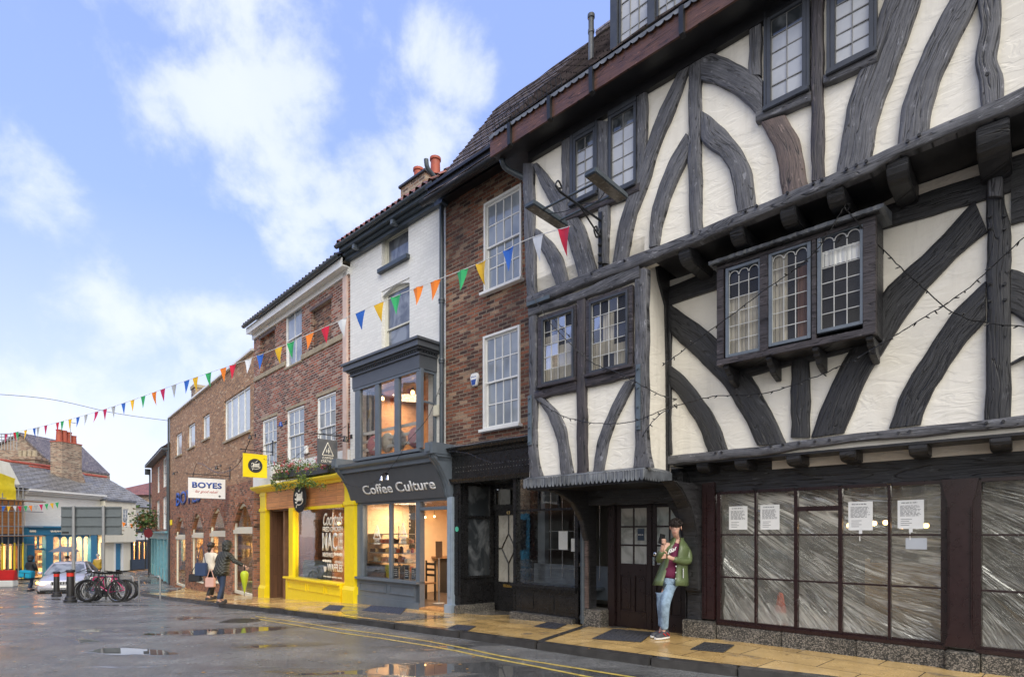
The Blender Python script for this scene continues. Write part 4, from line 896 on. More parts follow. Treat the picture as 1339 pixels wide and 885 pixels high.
# door frame + doors (recess)
dy=.12; zd=T.at(809,818,-dy)[1]
dx0,dxm,dx1=T.x(806,-dy),T.x(852.5,-dy),T.x(899,-dy); ztp=T.at(830,656,-dy)[1]
m=MB(); m.box(xA1-.02,dx0-.002,dy-.06,.35,-.05,zbot1-.3); m.box(dx1,xB0+.1,dy-.02,.35,-.05,zbot1-.3); m.box(dx0,dx1,dy-.05,.35,ztp,zbot1-.2); m.build('door_frame',M['maroon2'],tud,bevel=.01)
m=MB(); m.box(xA0+.13,xB0,-.2,.0,zbot1-.55,zbot1-.1); m.build('door_lintel',M['timber_blk'],tud,bevel=.02)
def door(x0,x1,lock):
    m=MB(); g0=T.at(812,664.7,-dy)[1]; g1=T.at(812,736,-dy)[1]; y=dy; w=x1-x0
    gx0,gx1=x0+w*.12,x1-w*.14
    m.box(x0,gx0,y,y+.05,zd,ztp); m.box(gx1,x1,y,y+.05,zd,ztp); m.box(gx0,gx1,y,y+.05,g0,ztp); m.box(gx0,gx1,y,y+.05,g1-.2,g1)
    m.box(gx0,gx1,y,y+.05,zd,zd+.26); m.box((gx0+gx1)/2-.03,(gx0+gx1)/2+.03,y,y+.05,zd+.26,g1-.2)
    for a,b in ((gx0,(gx0+gx1)/2-.03),((gx0+gx1)/2+.03,gx1)):
        m.box(a,b,y+.025,y+.045,zd+.26,g1-.2); m.box(a+.03,b-.03,y+.015,y+.026,zd+.30,g1-.24)
    m.box(gx0-.0,gx1,y-.012,y,zd+.255,zd+.275)
    for i in range(1,3): zz=g1+(g0-g1)*i/3; m.box(gx0,gx1,y+.01,y+.04,zz-.013,zz+.013)
    m.box((gx0+gx1)/2-.013,(gx0+gx1)/2+.013,y+.009,y+.041,g1,g0)
    d=m.build('door',M['maroon2'],tud,bevel=.005)
    p=MB(); p.box(gx0,gx1,y+.022,y+.028,g1,g0); p.build('pane',M['glass_door'],d)
    if lock:
        q=MB(); q.box(x0+.012,x0+.045,y-.012,y,zd+1.04,zd+1.17); q.lathe([(.012,0),(.012,.03),(.028,.035),(.03,.05),(.015,.065)],(x0+.06,y-.065,zd+1.22),12,'y'); q.build('lock',M['chrome'],d)
    else:
        zz=g1+(g0-g1)*.42; q=MB(); q.box(gx1-.17,gx1-.05,y+.012,y+.02,zz,zz+.19); q.build('door_sticker',M['navy'],d); scrib(gx1-.16,gx1-.06,zz+.08,zz+.105,y+.0112,M['paper'],d,1,'writing')
    return d
M['glass_door']=glossglass('door glass',(.16,.17,.16),(.30,.31,.30),2.5,.06,.1)
door(dx0,dxm-.006,False); door(dxm+.006,dx1,True)
m=MB(); m.box(xA1,xB0,-.08,dy+.04,-.1,zd-.01); m.build('door_step',M['granite'],tud,bevel=.01)
# plinths
m=MB()
def plinth(a,b,z,y0): mm=MB(); mm.box(a,b,y0,.2,-.15,z); return mm.build('plinth',M['granite'],tud,bevel=.012)
plinth(xA0-.0,xA1-.0,.235,-.16); plinth(xB0-.03,T.x(939),.235,-.15)
segs=[T.x(939)+.004,T.x(1024),T.x(1121),T.x(1237)]; 
for a,b in zip(segs,segs[1:]): plinth(a+.003,b-.003,zsill-.045,-.08)
plinth(T.x(1238),T.x(1282),zsill-.035,-.16)
plinth(T.x(1283),XR,zsill-.045,-.08)
# shop window: mullioned frame, glass, sill
wx=[940,986,1039.4,1098,1162.4,1234]; xs=[T.x(p) for p in wx]; zs_=[zsill,T.at(940,753.6)[1],T.at(940,698.8)[1],zw_top]
def shopwin(x0,x1,nc):
    f=MB(); cs=[x0+(x1-x0)*i/nc for i in range(nc+1)]
    for i,x in enumerate(cs):
        w=.026 if i in(0,nc) else (.022 if i in(2,3) else .014); f.box(x-w,x+w,-.02,.06,zsill,zw_top)
    for j,z in enumerate(zs_):
        w=.03 if j==0 else (.02 if j==3 else .011)
        for a,b in zip(cs,cs[1:]): f.box(a+.023,b-.023,-.012,.05,z-w,z+w)
    f.box(cs[2]+.023,cs[3]-.023,-.011,.05,1.80,1.86)
    f.box(x0-.02,x1+.02,-.07,-.02,zsill-.04,zsill+.005)
    w=f.build('shop_window',M['maroon'],tud,bevel=.004)
    p=MB(); p.box(x0,x1,.02,.026,zsill,zw_top); p.build('pane',M['glass_clear'],w)
    return w
shopwin(xs[0],xs[-1],5); shopwin(T.x(1276)+.02,T.x(1276)+2.9,5)
# carved post between the windows
m=MB(); c0,c1=T.x(1239.5),T.x(1272.5); cx=(c0+c1)/2; h=(c1-c0)/2
prof=[(-h*1.35,zsill),(-h*1.0,zsill+.12),(-h,1.85),(-h*1.25,1.95),(-h*1.5,zw_top+.02),(h*1.5,zw_top+.02),(h*1.25,1.95),(h,1.85),(h,zsill+.12),(h*1.35,zsill)]
m.prism([(cx+a,z) for a,z in prof],-.09,.15); m.box(c0+.0,c0+.02,-.102,-.09,.45,1.8); m.box(c1-.02,c1,-.102,-.09,.45,1.8)
m.build('carved_post',M['maroon'],tud,bevel=.012)
m=MB(); m.box(T.x(1234)+.02,c0-.0,-.03,.1,zsill-.04,zw_top); m.box(c1,T.x(1276),-.03,.1,zsill-.04,zw_top); m.build('window_post',M['maroon'],tud)
# soffit, fascia, gutter, roof
ne=1.51; ze=T.at(840,78,ne)[1]; zft=T.at(768,96,ne)[1]
xe0=T.x(641,ne)
m=MB(); m.box(xe0+.02,XR,-ne+.02,-n2+.3,ze+.02,ze+.06); m.build('eaves_soffit',M['soffit'],tud)
m=MB(); m.box(XL,XR,-n2-.05,-n2+.1,ztop-.06,ze+.02); m.build('wall_plate',M['soffit'],tud)
m=MB(); N=14
for i in range(N):
    a=xe0+(XR-xe0)*i/N; b=xe0+(XR-xe0)*(i+1)/N; j=.012*math.sin(i*2.1)
    m.add([(a,-ne,ze),(b,-ne,ze),(b,-ne,zft),(a,-ne,zft),(a,-ne+.03,ze),(b,-ne+.03,ze),(b,-ne+.03,zft),(a,-ne+.03,zft)],[(0,1,2,3),(4,7,6,5),(0,4,5,1),(3,2,6,7),(0,3,7,4),(1,5,6,2)],[(a,0),(b,0),(b,.3),(a,.3)]*2)
m.build('fascia_board',M['fascia_brn'],tud)
m=MB(); i=0; x=xe0
vs=[];fs=[]
while x<XR:
    ph=(i%6)/6; dz=.035*math.sqrt(max(0,1-(2*ph-1)**2)); vs+=[(x,-ne-.03,zft+.02),(x,-ne-.035,zft-.01-dz),(x,-ne+.1,zft+.12)]
    if i: a=3*(i-1); fs+=[(a,a+3,a+4,a+1),(a,a+2,a+5,a+3)]
    x+=.02; i+=1
m.add(vs,fs); m.build('lead_drip',M['lead'],tud)
# gutter brackets
for px in (668,720,775,893,):
    x=T.x(px,ne); m=MB(); m.prismx([(-ne-.06,zft),(-ne-.05,ze-.03),(-ne+.02,ze-.05),(-ne+.02,zft)],x-.03,x+.03); m.build('gutter_bracket',M['iron'],tud)
D_r=9.7; ridge_y=8.04*0+(-(8.04-D_r)); zrd=.7175*D_r*T.e.length*1.469+EYE
def roof(mb,x0,x1,ya,za,yb,zb_,rows=28,step=.018):
    L_=math.hypot(yb-ya,zb_-za); ny,nz=-(zb_-za)/L_,(yb-ya)/L_
    nx=max(2,int((x1-x0)/.2)); vs=[];fs=[];uv=[]
    for r in range(rows):
        for e in (0,1):
            u=(r+e)/rows; off=step*(1-e)+.002
            for i in range(nx+1):
                x=x0+(x1-x0)*i/nx; j=.006*math.sin(i*5.3+r*2.7)+.004*math.sin(i*1.7-r)
                vs.append((x,ya+(yb-ya)*u+ny*(off+j),za+(zb_-za)*u+nz*(off+j))); uv.append((x,u*L_))
    k=nx+1
    for r in range(2*rows-1):
        for i in range(nx): fs.append((r*k+i,r*k+i+1,(r+1)*k+i+1,(r+1)*k+i))
    mb.add(vs,fs,uv); return mb
RY,RZ=1.66,zrd
m=MB(); roof(m,xe0-.0,XR,-ne-.02,zft+.02,RY,RZ,34); m.build('roof',M['tile'],tud)
m=MB(); m.prismx([(-ne+.05,ze+.07),(-ne+.0,zft),(RY,RZ-.05),(RY+4,ze+.07)],xe0+.06,XR-.1); m.build('roof_core',M['soffit'],tud)
m=MB()
for k in range(24):
    a=xe0-.05+(XR-xe0)*k/24; m.tube([(a,RY,RZ-.02),(a+(XR-xe0)/24-.01,RY,RZ-.02)],.10,8)
m.build('ridge_tiles',M['tile'],tud)
# wire guard on the roof edge
m=MB(); gx=T.x(648,ne)
while gx<T.x(735,ne):
    m.tube([(gx,-ne+.02,zft+.03),(gx,-ne-.04,zft+.22)],.006,5); gx+=.09
for dz in (.08,.22): m.tube([(T.x(648,ne),-ne-.02-.02*(dz>.1),zft+dz),(T.x(735,ne),-ne-.02-.02*(dz>.1),zft+dz)],.006,5)
m.build('snow_guard',M['iron'],tud)
# dormer
nd=1.25; a=T.rect((809,0),(847,64),nd); dxl=T.x(799,nd); dxr=T.x(903,nd); dzb=T.at(806,74,nd)[1]; dzt=dzb+1.6
m=MB(); 
for p in (799,848,893): m.box(T.x(p,nd),T.x(p+9.5,nd),-nd-.03,-nd+.1,dzb,dzt)
m.box(dxl,dxr,-nd-.02,-nd+.1,dzt-.0,dzt+.12); m.box(dxl+.02,dxl+.08,-nd+.1,1.2,dzb-.3,dzt); m.box(dxr-.08,dxr-.02,-nd+.1,1.2,dzb-.3,dzt); m.box(dxl-.03,dxr+.03,-nd-.08,-nd+.1,dzb-.1,dzb-.001)
dor=m.build('dormer',M['casement_d'],tud,bevel=.006)
m=MB(); m.prism([(dxl-.15,dzt+.12),((dxl+dxr)/2,dzt+.9),(dxr+.15,dzt+.12)],-nd-.15,1.6); m.build('dormer_roof',M['tile'],dor)
for p,q in ((809,847),(858,892)):
    leaded(dor,(T.x(p,nd)+.03,T.x(q,nd)-.01,dzb+.06,dzt-.05),-nd,3,7,M['casement_d'],M['glass_lead_b'],M['leadcame_d'],fw=.03,deep=.05)
# flue on the roof
fp=T.at(773,80,.9); m=MB(); xx,zz=fp; m.lathe([(.042,-.5),(.042,.40),(.050,.4),(.050,.45),(.042,.45),(.042,.62),(.055,.63),(.055,.68),(.04,.68)],(xx,-.9,zz+.02),12); m.build('flue_pipe',M['lead'],tud,smooth=True)
# swan neck + downpipe at the left end of the tudor front
p0=T.at(655,202,1.2); m=MB(); c=[(T.x(656,1.3),-1.3,T.at(656,200,1.3)[1]),(T.x(657,1.3),-1.3,T.at(657,212,1.3)[1]),(T.x(664,1.2),-1.2,T.at(664,222,1.2)[1]),(T.x(686,1.15),-1.0,T.at(686,242,1.0)[1]),(T.x(694,1.15),-.9,T.at(694,252,1.0)[1])]
m.tube(crom(c,16),.045,10); m.build('swan_neck_pipe',M['pipe'],tud,smooth=True)
# rainwater pipe beside the doors
m=MB(); xx=T.x(762,.14); m.tube([(xx,-.14,-.02),(xx,-.14,zl-.25)],.042,12); 
for z in (.05,.95,1.75): m.lathe([(.055,0),(.055,.06)],(xx,-.14,z),12)
tag(m.build('drainpipe',M['pipe'],None,smooth=True,loc=T.world(0,0,0),rotz=T.rz),'slate grey round drainpipe between the black shop window and the dark double doors','drainpipe')
# floodlight bracket
fl=T.root('iron_sign_bracket','wrought iron sign bracket with floodlights hanging off the upper half timbered wall','sign bracket')
bx=T.x(787,n2); bz=T.at(787,290,n2)[1]; fl.location=T.world(bx,-n2,bz-.5)
def LB(px,py,n): x,z=T.at(px,py,n); return (x-bx,-n+n2,z-bz+.5)
m=MB(); z3=.5; L=1.0
m.box(-.03,.03,-.05,-.0,-.18,.62)
m.tube([(0,-.03,z3),(0,-L,z3)],.016,8); m.tube([(0,-.03,z3-.25),(0,-.55,z3)],.012,8)
m.tube(crom([(0,-.05,z3-.12),(0,-.12,z3-.28),(0,-.2,z3-.2),(0,-.14,z3-.12),(0,-.11,z3-.19)],14),.012,6,up=(1,0,0))
m.tube(crom([(0,-L,z3),(0,-L-.08,z3+.05),(0,-L-.02,z3+.13),(0,-L+.05,z3+.07),(0,-L,z3+.04)],14),.012,6,up=(1,0,0))
for z in (-.12,.0,.14,.28): m.ball((0,-.065,z),.025,8)
m.build('bracket_arm',M['iron'],fl)
A0=LB(721,279,1.75); A1=LB(779,247,1.75); s0=-.52; s1=.50
m=MB()
for yy in (-.42,-.80): m.tube([(s0,yy,z3+.02),(s1,yy,z3+.02)],.016,8)
m.build('rod',M['pipe'],fl)
for sx in (s0,s1):
    m=MB(); m.prismx([(-1.02,z3-.0),(-1.02,z3+.055),(-.99,z3+.075),(-.26,z3+.075),(-.23,z3+.055),(-.23,z3)],sx-.085,sx+.085); q=m.build('floodlight',M['pipe'],fl,bevel=.01)
    m=MB(); m.box(sx-.07,sx+.07,-.99,-.26,z3-.004,z3+.001); m.build('lens',paint('cloudy lens',(.16,.14,.11),.25,.3,.1),q)
m=MB(); m.tube(crom([(s0,-.7,z3+.02),(-.2,-.6,z3-.02),(0,-.5,z3+.05),(.25,-.5,z3-.03),(s1,-.6,z3+.03)],16),.006,5); m.build('cable',M['iron'],fl)
# plastic sheeting, notices, cone, bulbs behind the shop window
def plastic():
    n=NT('crumpled clear plastic'); n.n.remove(n.b); o=n.obj()
    tr=n.N('ShaderNodeBsdfTransparent'); tr.inputs[0].default_value=(.80,.80,.78,1); gl=n.N('ShaderNodeBsdfGlossy'); gl.inputs['Roughness'].default_value=.2; gl.inputs[0].default_value=(.9,.92,.92,1)
    df=n.N('ShaderNodeBsdfTranslucent'); df.inputs[0].default_value=(.92,.92,.9,1); d2=n.N('ShaderNodeBsdfDiffuse'); d2.inputs[0].default_value=(.92,.92,.91,1)
    uv=n.N('ShaderNodeTexCoord').outputs['UV']
    w_=n.noise(n.map(uv,(1.0,3,1)),1.0,2,.5,.3)
    def ridge(v,k): return n.math('MAXIMUM',n.math('SUBTRACT',1.0,n.math('MULTIPLY',n.math('ABSOLUTE',n.math('SUBTRACT',v,.5)),k)),0.0)
    st=ridge(n.noise(n.map(uv,(.9,9,1)),1.0,3,.5,.8),16.0); st2=ridge(n.noise(n.map(uv,(1.8,26,1)),1.0,3,.5,.6),11.0)
    nb=n.bump(n.math('ADD',st,n.math('MULTIPLY',st2,.5)),1.0,.045); n.L(nb,gl.inputs['Normal']); n.L(nb,d2.inputs['Normal'])
    fol=n.ramp(st,[(.05,0.0),(1.0,.9)]); fol2=n.ramp(n.math('MULTIPLY',st2,n.ramp(n.noise(o,3.2,3),[(.45,0.0),(.62,1.0)])),[(.25,0.0),(1.0,1.0)])  # fold crests turned white, painting their highlights in
    sz=n.N('ShaderNodeSeparateXYZ'); n.L(o,sz.inputs[0]); low=n.ramp(n.math('ADD',sz.outputs[2],n.math('MULTIPLY',n.noise(o,4,3),.35)),[(.42,.75),(.78,0.0)])  # foot of the sheet whitened as if lit there
    big=n.noise(o,1.4,3)
    m1=n.N('ShaderNodeMixShader'); n.L(n.math('MINIMUM',.95,n.math('ADD',n.math('ADD',.17,n.math('MULTIPLY',low,.8)),n.math('MULTIPLY',n.math('MAXIMUM',fol,n.math('MULTIPLY',fol2,.6)),n.ramp(big,[(.32,.12),(.6,.8)])))),m1.inputs[0]); dm=n.N('ShaderNodeMixShader'); dm.inputs[0].default_value=.5; n.L(d2.outputs[0],dm.inputs[1]); n.L(df.outputs[0],dm.inputs[2]); n.L(tr.outputs[0],m1.inputs[1]); n.L(dm.outputs[0],m1.inputs[2])
    m2=n.N('ShaderNodeMixShader'); m2.inputs[0].default_value=.2; n.L(m1.outputs[0],m2.inputs[1]); n.L(gl.outputs[0],m2.inputs[2])
    n.L(m2.outputs[0],n.out.inputs[0]); return n.m
M['plastic']=plastic()
def sheet(x0,x1,label):
    NX,NZ=90,60; vs=[];fs=[];uv=[]
    for j in range(NZ+1):
        for i in range(NX+1):
            u=i/NX; v=j/NZ; x=x0+(x1-x0)*u; z=.20+(zw_top-.2)*v
            # folds fan out from the upper right corner and from the lower left
            ang=math.atan2(1.25-v,(u+.45)*1.5); fan=math.hypot(1.25-v,(u+.45)*1.5)
            d=.030*math.sin(ang*34+1.5*math.sin(u*3))+.014*math.sin(ang*71+u*4)+.02*math.sin(x*3+v*2)
            vs.append((x,.13+d+.10*max(0,.12-v)*4,z)); uv.append((fan*1.1,ang*2.1+.04*math.sin(u*7)+.03*math.sin(v*8)))
    for j in range(NZ):
        for i in range(NX): a=j*(NX+1)+i; fs.append((a,a+1,a+NX+2,a+NX+1))
    m=MB(); m.add(vs,fs,uv); o=m.build('plastic_sheet',M['plastic'],None,smooth='all',loc=T.world(0,0,0),rotz=T.rz); return tag(o,label,'plastic sheet')
sheet(xs[0]+.02,xs[-1]-.02,'crumpled clear plastic sheeting hung behind the five column shop window right of the leaning person')
sheet(T.x(1276)+.05,T.x(1276)+2.85,'crumpled clear plastic sheeting behind the shop window cut by the right edge of the photo')
nots=[((953,662),(977,692),'white printed notice on the glass, nearest the leaning person'),((994,660),(1019,692),'white printed notice on the glass, second column of panes from the doors'),((1109,656),(1141,692),'white printed notice with torn tape below, taped left of the orange bulbs'),((1173.5,654),(1208,690),'white printed notice with torn tape below, nearest the carved maroon post')]
for k,(a,b,lab) in enumerate(nots):
    r=T.rect(a,b); th=thing('notice',lab,'notice',T.world((r[0]+r[1])/2,-.0,r[2]),T.rz,'printed notices taped in the shop window'); w=(r[1]-r[0])/2; h=r[3]-r[2]
    m=MB(); m.box(-w,w,.008,.0115,0,h); m.build('sheet_of_paper',M['paper'],th)
    scrib(-w*.7,w*.5,h*.87,h*.94,.0075,M['ink'],th,1,'heading',seed=k+3)
    scrib(-w*.8,w*.8,h*.42,h*.82,.0075,M['ink'],th,9,'writing',seed=k+9)
    m=MB(); 
    for q in range(4): m.box(-w*.75,w*(.1 if q%2 else -.1),.0068,.0075,h*(.10+.07*q),h*(.115+.07*q))
    m.build('printed_lines',M['ink'],th)
    if k>1:
        m=MB(); m.box(-.015,.02,.004,.0065,-.05,.0); m.box(-.01,.0,.004,.0065,-.14,-.05); m.box(-w*.9,w*1.0,.004,.007,-.008,.012); m.build('torn_tape',M['paper'],th)
r=T.rect((1184,703),(1212,718)); m=MB(); m.box(r[0],r[1],.008,.0115,r[2],r[3]); tag(m.build('small_notice',paint('grey paper',(.45,.48,.52),.6,.05,.02),None,loc=T.world(0,0,0),rotz=T.rz),'small pale blank notice low on the glass under the fourth printed notice','notice')
# cone and boxes inside
x=T.x(1003); th=thing('traffic_cone','orange and white traffic cone standing inside behind the plastic sheeting','traffic cone',T.world(x,.55,.02),T.rz)
m=MB(); m.lathe([(.13,.03),(.035,.62),(.02,.64)],(0,0,0),18); m.box(-.18,.18,-.18,.18,0,.03); m.build('cone_body',paint('orange plastic',(.75,.10,.02),.45,.08,.05),th,smooth=True)
m=MB(); m.lathe([(.103,.20),(.078,.36),(.076,.36)],(0,0,0),18); m.build('reflective_band',M['paper'],th,smooth=True)
x=T.x(1185); m=MB(); m.box(-.45,.45,-.02,.02,0,1.1); m.box(-.45,-.40,-.03,.03,-.0,1.15); m.box(.40,.45,-.03,.03,0,1.15); tag(m.build('plywood_panel',M['ply'],None,bevel=.004,loc=T.world(x-.1,.7,.02),rotz=T.rz),'plywood panel standing inside behind the plastic left of the carved post','panel')
for px,py in ((1143,684),(1158,683),(1211,687),(1110,687),(1180,688)):
    x,z=T.at(px,py,-1.2); th=thing('pendant_bulb','warm glowing pendant bulb hanging behind the plastic sheeting','pendant lamp',T.world(x,1.2,z),T.rz,'pendant bulbs behind the plastic sheeting')
    m=MB(); m.ball((0,0,0),.035,10); m.build('bulb',M['bulb'],th); m=MB(); m.tube([(0,0,.03),(0,0,zbot1-.25-z)],.005,5); m.build('flex',M['blackpaint'],th)
ll=bpy.data.lights.new('shop light','AREA'); ll.energy=42; ll.color=(1,.95,.88); ll.shape='RECTANGLE'; ll.size=3; ll.size_y=1.5
lo=bpy.data.objects.new('ceiling_light',ll); C.objects.link(lo); lo.location=T.world(1.5,1.8,zbot1-.3); tag(lo,'dim warm ceiling light inside the sheeted shop','ceiling light')  # area lamp added to make the plastic glow, no visible fitting
def bar_box(m,f,p0,p1,n0,n1_,):
    "box from two photo corners on plane n1_, from depth n0 out to n1_"
    r=f.rect(p0,p1,n1_); m.box(r[0],r[1],-n1_,-n0,r[2],r[3]); return r
def room(parent,x0,x1,y0,y1,z0,z1,wallmat,floormat,backs=True):
    m=MB(); m.box(x0-.1,x0,y0,y1,z0,z1); m.box(x1,x1+.1,y0,y1,z0,z1); m.box(x0,x1,y1,y1+.1,z0,z1); m.box(x0,x1,y0,y1,z1,z1+.1); m.build('interior_wall',wallmat,parent)
    m=MB(); m.box(x0,x1,y0,y1,z0-.06,z0); m.build('interior_floor',floormat,parent)
def festoon(name,pts,label,parent=None,bulbs=26,r=.006,cat='string lights',group=None,mat=None):
    P=crom(pts,max(40,bulbs*2)); 
    for i in range(1,len(P)-1): P[i]=(P[i][0],P[i][1],P[i][2]+random.uniform(-.008,.008))
    c0=Vector(P[0]); m=MB(); m.tube([Vector(p)-c0 for p in P],r,5); o=thing(name,label,cat,c0,0,group)
    b=m
    for i in range(bulbs):
        p=Vector(P[int((i+.5)/bulbs*len(P))])-c0; d=Vector((random.uniform(-1,1),random.uniform(-1,1),random.uniform(-1,.4))).normalized()*.05
        b.tube([p,p+d*.6,p+d],[.006,.008,.003],5)
    m.build('cable',mat or M['blackpaint'],o)
    return o
# =================================================================== black shop with old brick above
S=Fac(-127,583,8735/710,0.0)
S.zr=g(S.o.y); S.o.z=S.zr
sh=S.root('black_fronted_shop','old dark red brick house with white sash windows above a black panelled shopfront','building')
x0,x1=S.x(583),S.x(700)+.9
zc0=S.at(583,585)[1]; ztopS=S.at(585,260)[1]
wu=S.rect((634,266),(697,385),0); wl_=S.rect((633,440),(700,562),0)
wu=(wu[0],wu[0]+1.02,S.at(637,383)[1],S.at(634,268)[1]); wl_=(wl_[0],wl_[0]+1.0,S.at(634.4,562)[1],S.at(633,441)[1])
m=MB(); wall(m,x0,x1,zc0-.6,ztopS,0,.35,[wu,wl_]); m.build('brick_wall',M['brick3'],sh)
m=MB(); m.box(x0+.02,x1,1.2,4,zc0-.6,ztopS); m.build('interior_wall',M['dark'],sh)
sash(sh,wu,-.01,4,2,2,M['white'],M['glass_curt'],fw=.06,sill=.06,proud=.03,bar=.012); sash(sh,wl_,-.01,4,2,2,M['white'],M['glass_curt'],sill=.06,proud=.03,bar=.012)
# eaves, gutter, roof
gz_=S.at(583,247,.6)[1]
m=MB(); m.box(x0-.02,x1,-.55,.2,ztopS-.02,ztopS+.04); m.box(x0,x1,-.50,-.46,ztopS-.02,gz_+.02); m.box(x0,x1,-.2,-.0,ztopS-.12,ztopS-.02); m.build('eaves_board',M['soffit'],sh)
m=MB()
prof=[(-.62+.07*math.cos(a),gz_-.07*math.sin(a)) for a in [PI*k/8 for k in range(9)]]
prof+= [(-.62+.06*math.cos(a),gz_-.06*math.sin(a)) for a in [PI*(8-k)/8 for k in range(9)]]
m.prismx(prof,x0-.05,x1); m.build('gutter',M['iron'],sh,smooth=True)
ridS=T.o.z+RZ-S.zr
m=MB(); roof(m,x0-.05,x1+.3,-.62,gz_+.03,1.66,ridS-.0,26); m.build('roof',M['tile'],sh)
m=MB(); m.box(x0,x1,0,1.1,ztopS-.05,ztopS+.2); m.prismx([(.15,gz_+.2),(1.66,ridS-.12),(4.6,gz_-.02)],x0+.0,x1); m.build('gable_wall',M['brick3'],sh)
# alarm box
ax,az=S.at(622.5,497); al=S.root('alarm_box','white and blue burglar alarm box on the dark brick wall','alarm box'); al.location=S.world(ax,0,az)
m=MB(); hx=[(-.115,.05),(-.085,.13),(.085,.13),(.115,.05),(.06,-.13),(-.06,-.13)]; m.prism(hx,-.07,0); m.build('casing',M['white2'],al,bevel=.012)
m=MB(); m.prism([(-.075,.0),(.075,.0),(.045,-.11),(-.045,-.11)],-.074,-.069); m.build('blue_panel',M['bluelet'],al); scrib(-.08,.08,.035,.075,-.0712,M['bluelet'],al,1,'writing')
# shopfront
m=MB()
fz0=S.at(597,626,.1)[1]; fz1=S.at(600,596,.12)[1]; ctop=S.at(600,585,.25)[1]
m.box(x0+.05,x1,-.10,.1,fz0,fz1); m.build('fascia',M['blackpaint'],sh)
m=MB(); m.box(x0+.02,x1,-.02,1.0,fz0-.1,fz0-.02); m.build('recess_ceiling',M['blackpaint'],sh)
m=MB(); 
for k in range(2):
    for q in range(30): m.box(x0+.45+q*.075,x0+.455+q*.075,-.106,-.10,fz0+.14+.09*k,fz0+.145+.09*k)
m.build('fascia_studs',M['paper'],sh)
m=MB(); m.prismx([(.05,fz1),(-.13,fz1),(-.16,fz1+.06),(-.24,fz1+.09),(-.30,fz1+.16),(-.28,ctop-.02),(.05,ctop+.07)],x0+.02,x1); 
m.prismx([(0,fz0-.10),(-.14,fz0-.10),(-.16,fz0-.06),(-.19,fz0-.02),(-.19,fz0),(0,fz0)],x0+.06,x1); m.build('cornice',M['blackpaint'],sh,bevel=.006)
m=MB(); roof(m,x0+.0,x1,-.30,ctop-.02,.02,ctop+.11,2,.01); m.build('lead_flashing',M['lead'],sh)
yr=.75   # recess depth
pl0,pl1=S.x(591.5),S.x(605); dr0=S.x(645,-yr); dr1=S.x(672.5,-.1); wr0=S.x(676); wr1=S.x(757)
zt=fz0-.1
m=MB(); m.box(pl0-.05,pl1,-.06,.15,-.1,zt); m.box(pl0-.0,pl1-.05,-.075,-.06,.4,zt-.2); m.box(pl1-.06,pl1,-.05,.1,zt-.45,zt); m.build('pilaster',M['blackpaint'],sh,bevel=.008)
# splayed recess side
def lerp2(a,b,u): return (a[0]+(b[0]-a[0])*u,a[1]+(b[1]-a[1])*u)
A=(pl1,.0); Bq=(dr0,yr); nx_,ny_=(Bq[1]-A[1]),-(Bq[0]-A[0]); ln=math.hypot(nx_,ny_); nx_/=ln;ny_/=ln
def splay(m,u0,u1,z0,z1,out):
    a=lerp2(A,Bq,u0); b=lerp2(A,Bq,u1); o=(nx_*out,ny_*out)
    m.hexa([(a[0],a[1],z0),(b[0],b[1],z0),(b[0],b[1],z1),(a[0],a[1],z1)],[(a[0]+o[0],a[1]+o[1],z0),(b[0]+o[0],b[1]+o[1],z0),(b[0]+o[0],b[1]+o[1],z1),(a[0]+o[0],a[1]+o[1],z1)])
m=MB(); splay(m,0,.98,.2,.75,.03); splay(m,.12,.88,.27,.66,.045); splay(m,0,.98,.75,.80,.06); splay(m,0,.14,.8,zt,.05); splay(m,.86,.98,.8,zt,.05); splay(m,.14,.86,2.02,2.07,.05); splay(m,0,.98,zt-.04,zt,.06)
m.build('recess_panel',M['blackpaint'],sh)
m=MB(); splay(m,.14,.86,.8,zt,.012); m.build('side_window',M['glass_dark'],sh)
m=MB(); splay(m,-.25,.98,-.1,.2,.10); m.build('plinth',M['granite'],sh,bevel=.01)
m=MB(); m.box(pl0-.05,pl1,-.11,.1,-.1,.17); m.build('plinth',M['granite'],sh,bevel=.01)
# door with number 43
yd=yr; dxa=dr0+.02; dxb=dxa+.84; zd0=.04; zdt=S.at(655,657,-yd)[1]; zdm=S.at(655,665,-yd)[1]
m=MB(); m.box(dxa-.08,dxa,yd-.03,yd+.1,0,zt); m.box(dxb,dxb+.1,yd-.03,yd+.1,0,zt); m.box(dxa,dxb,yd-.03,yd+.1,zdm-.02,zdm+.09); m.box(dxa,dxb,yd-.02,yd+.1,zt-.08,zt); m.build('door_frame',M['blackpaint'],sh,bevel=.006)
m=MB(); m.box(dxa,dxb,yd+.03,yd+.036,zdm+.09,zt-.08); m.build('fanlight',M['glass_clear'],sh)
m=MB(); w=dxb-dxa; zg0=zd0+.62; zg1=zdm-.14
m.box(dxa,dxa+.12,yd+.0,yd+.05,zd0,zdm-.02); m.box(dxb-.12,dxb,yd,yd+.05,zd0,zdm-.02); m.box(dxa+.12,dxb-.12,yd,yd+.05,zg1,zdm-.02); m.box(dxa+.12,dxb-.12,yd,yd+.05,zd0,zg0)
m.box(dxa+.16,dxb-.16,yd-.012,yd,zd0+.1,zd0+.42)
cx=(dxa+dxb)/2; cz=(zg0+zg1)/2
for a,b in (((cx,zg1),(cx,cz+.32)),((cx,cz+.32),(cx+.20,cz)),((cx+.20,cz),(cx,cz-.32)),((cx,cz-.32),(cx-.2,cz)),((cx-.2,cz),(cx,cz+.32)),((cx,cz-.32),(cx,zg0)),((dxa+.12,cz),(cx-.2,cz)),((cx+.2,cz),(dxb-.12,cz))):
    m.tube([(a[0],yd+.02,a[1]),(b[0],yd+.02,b[1])],.016,6)
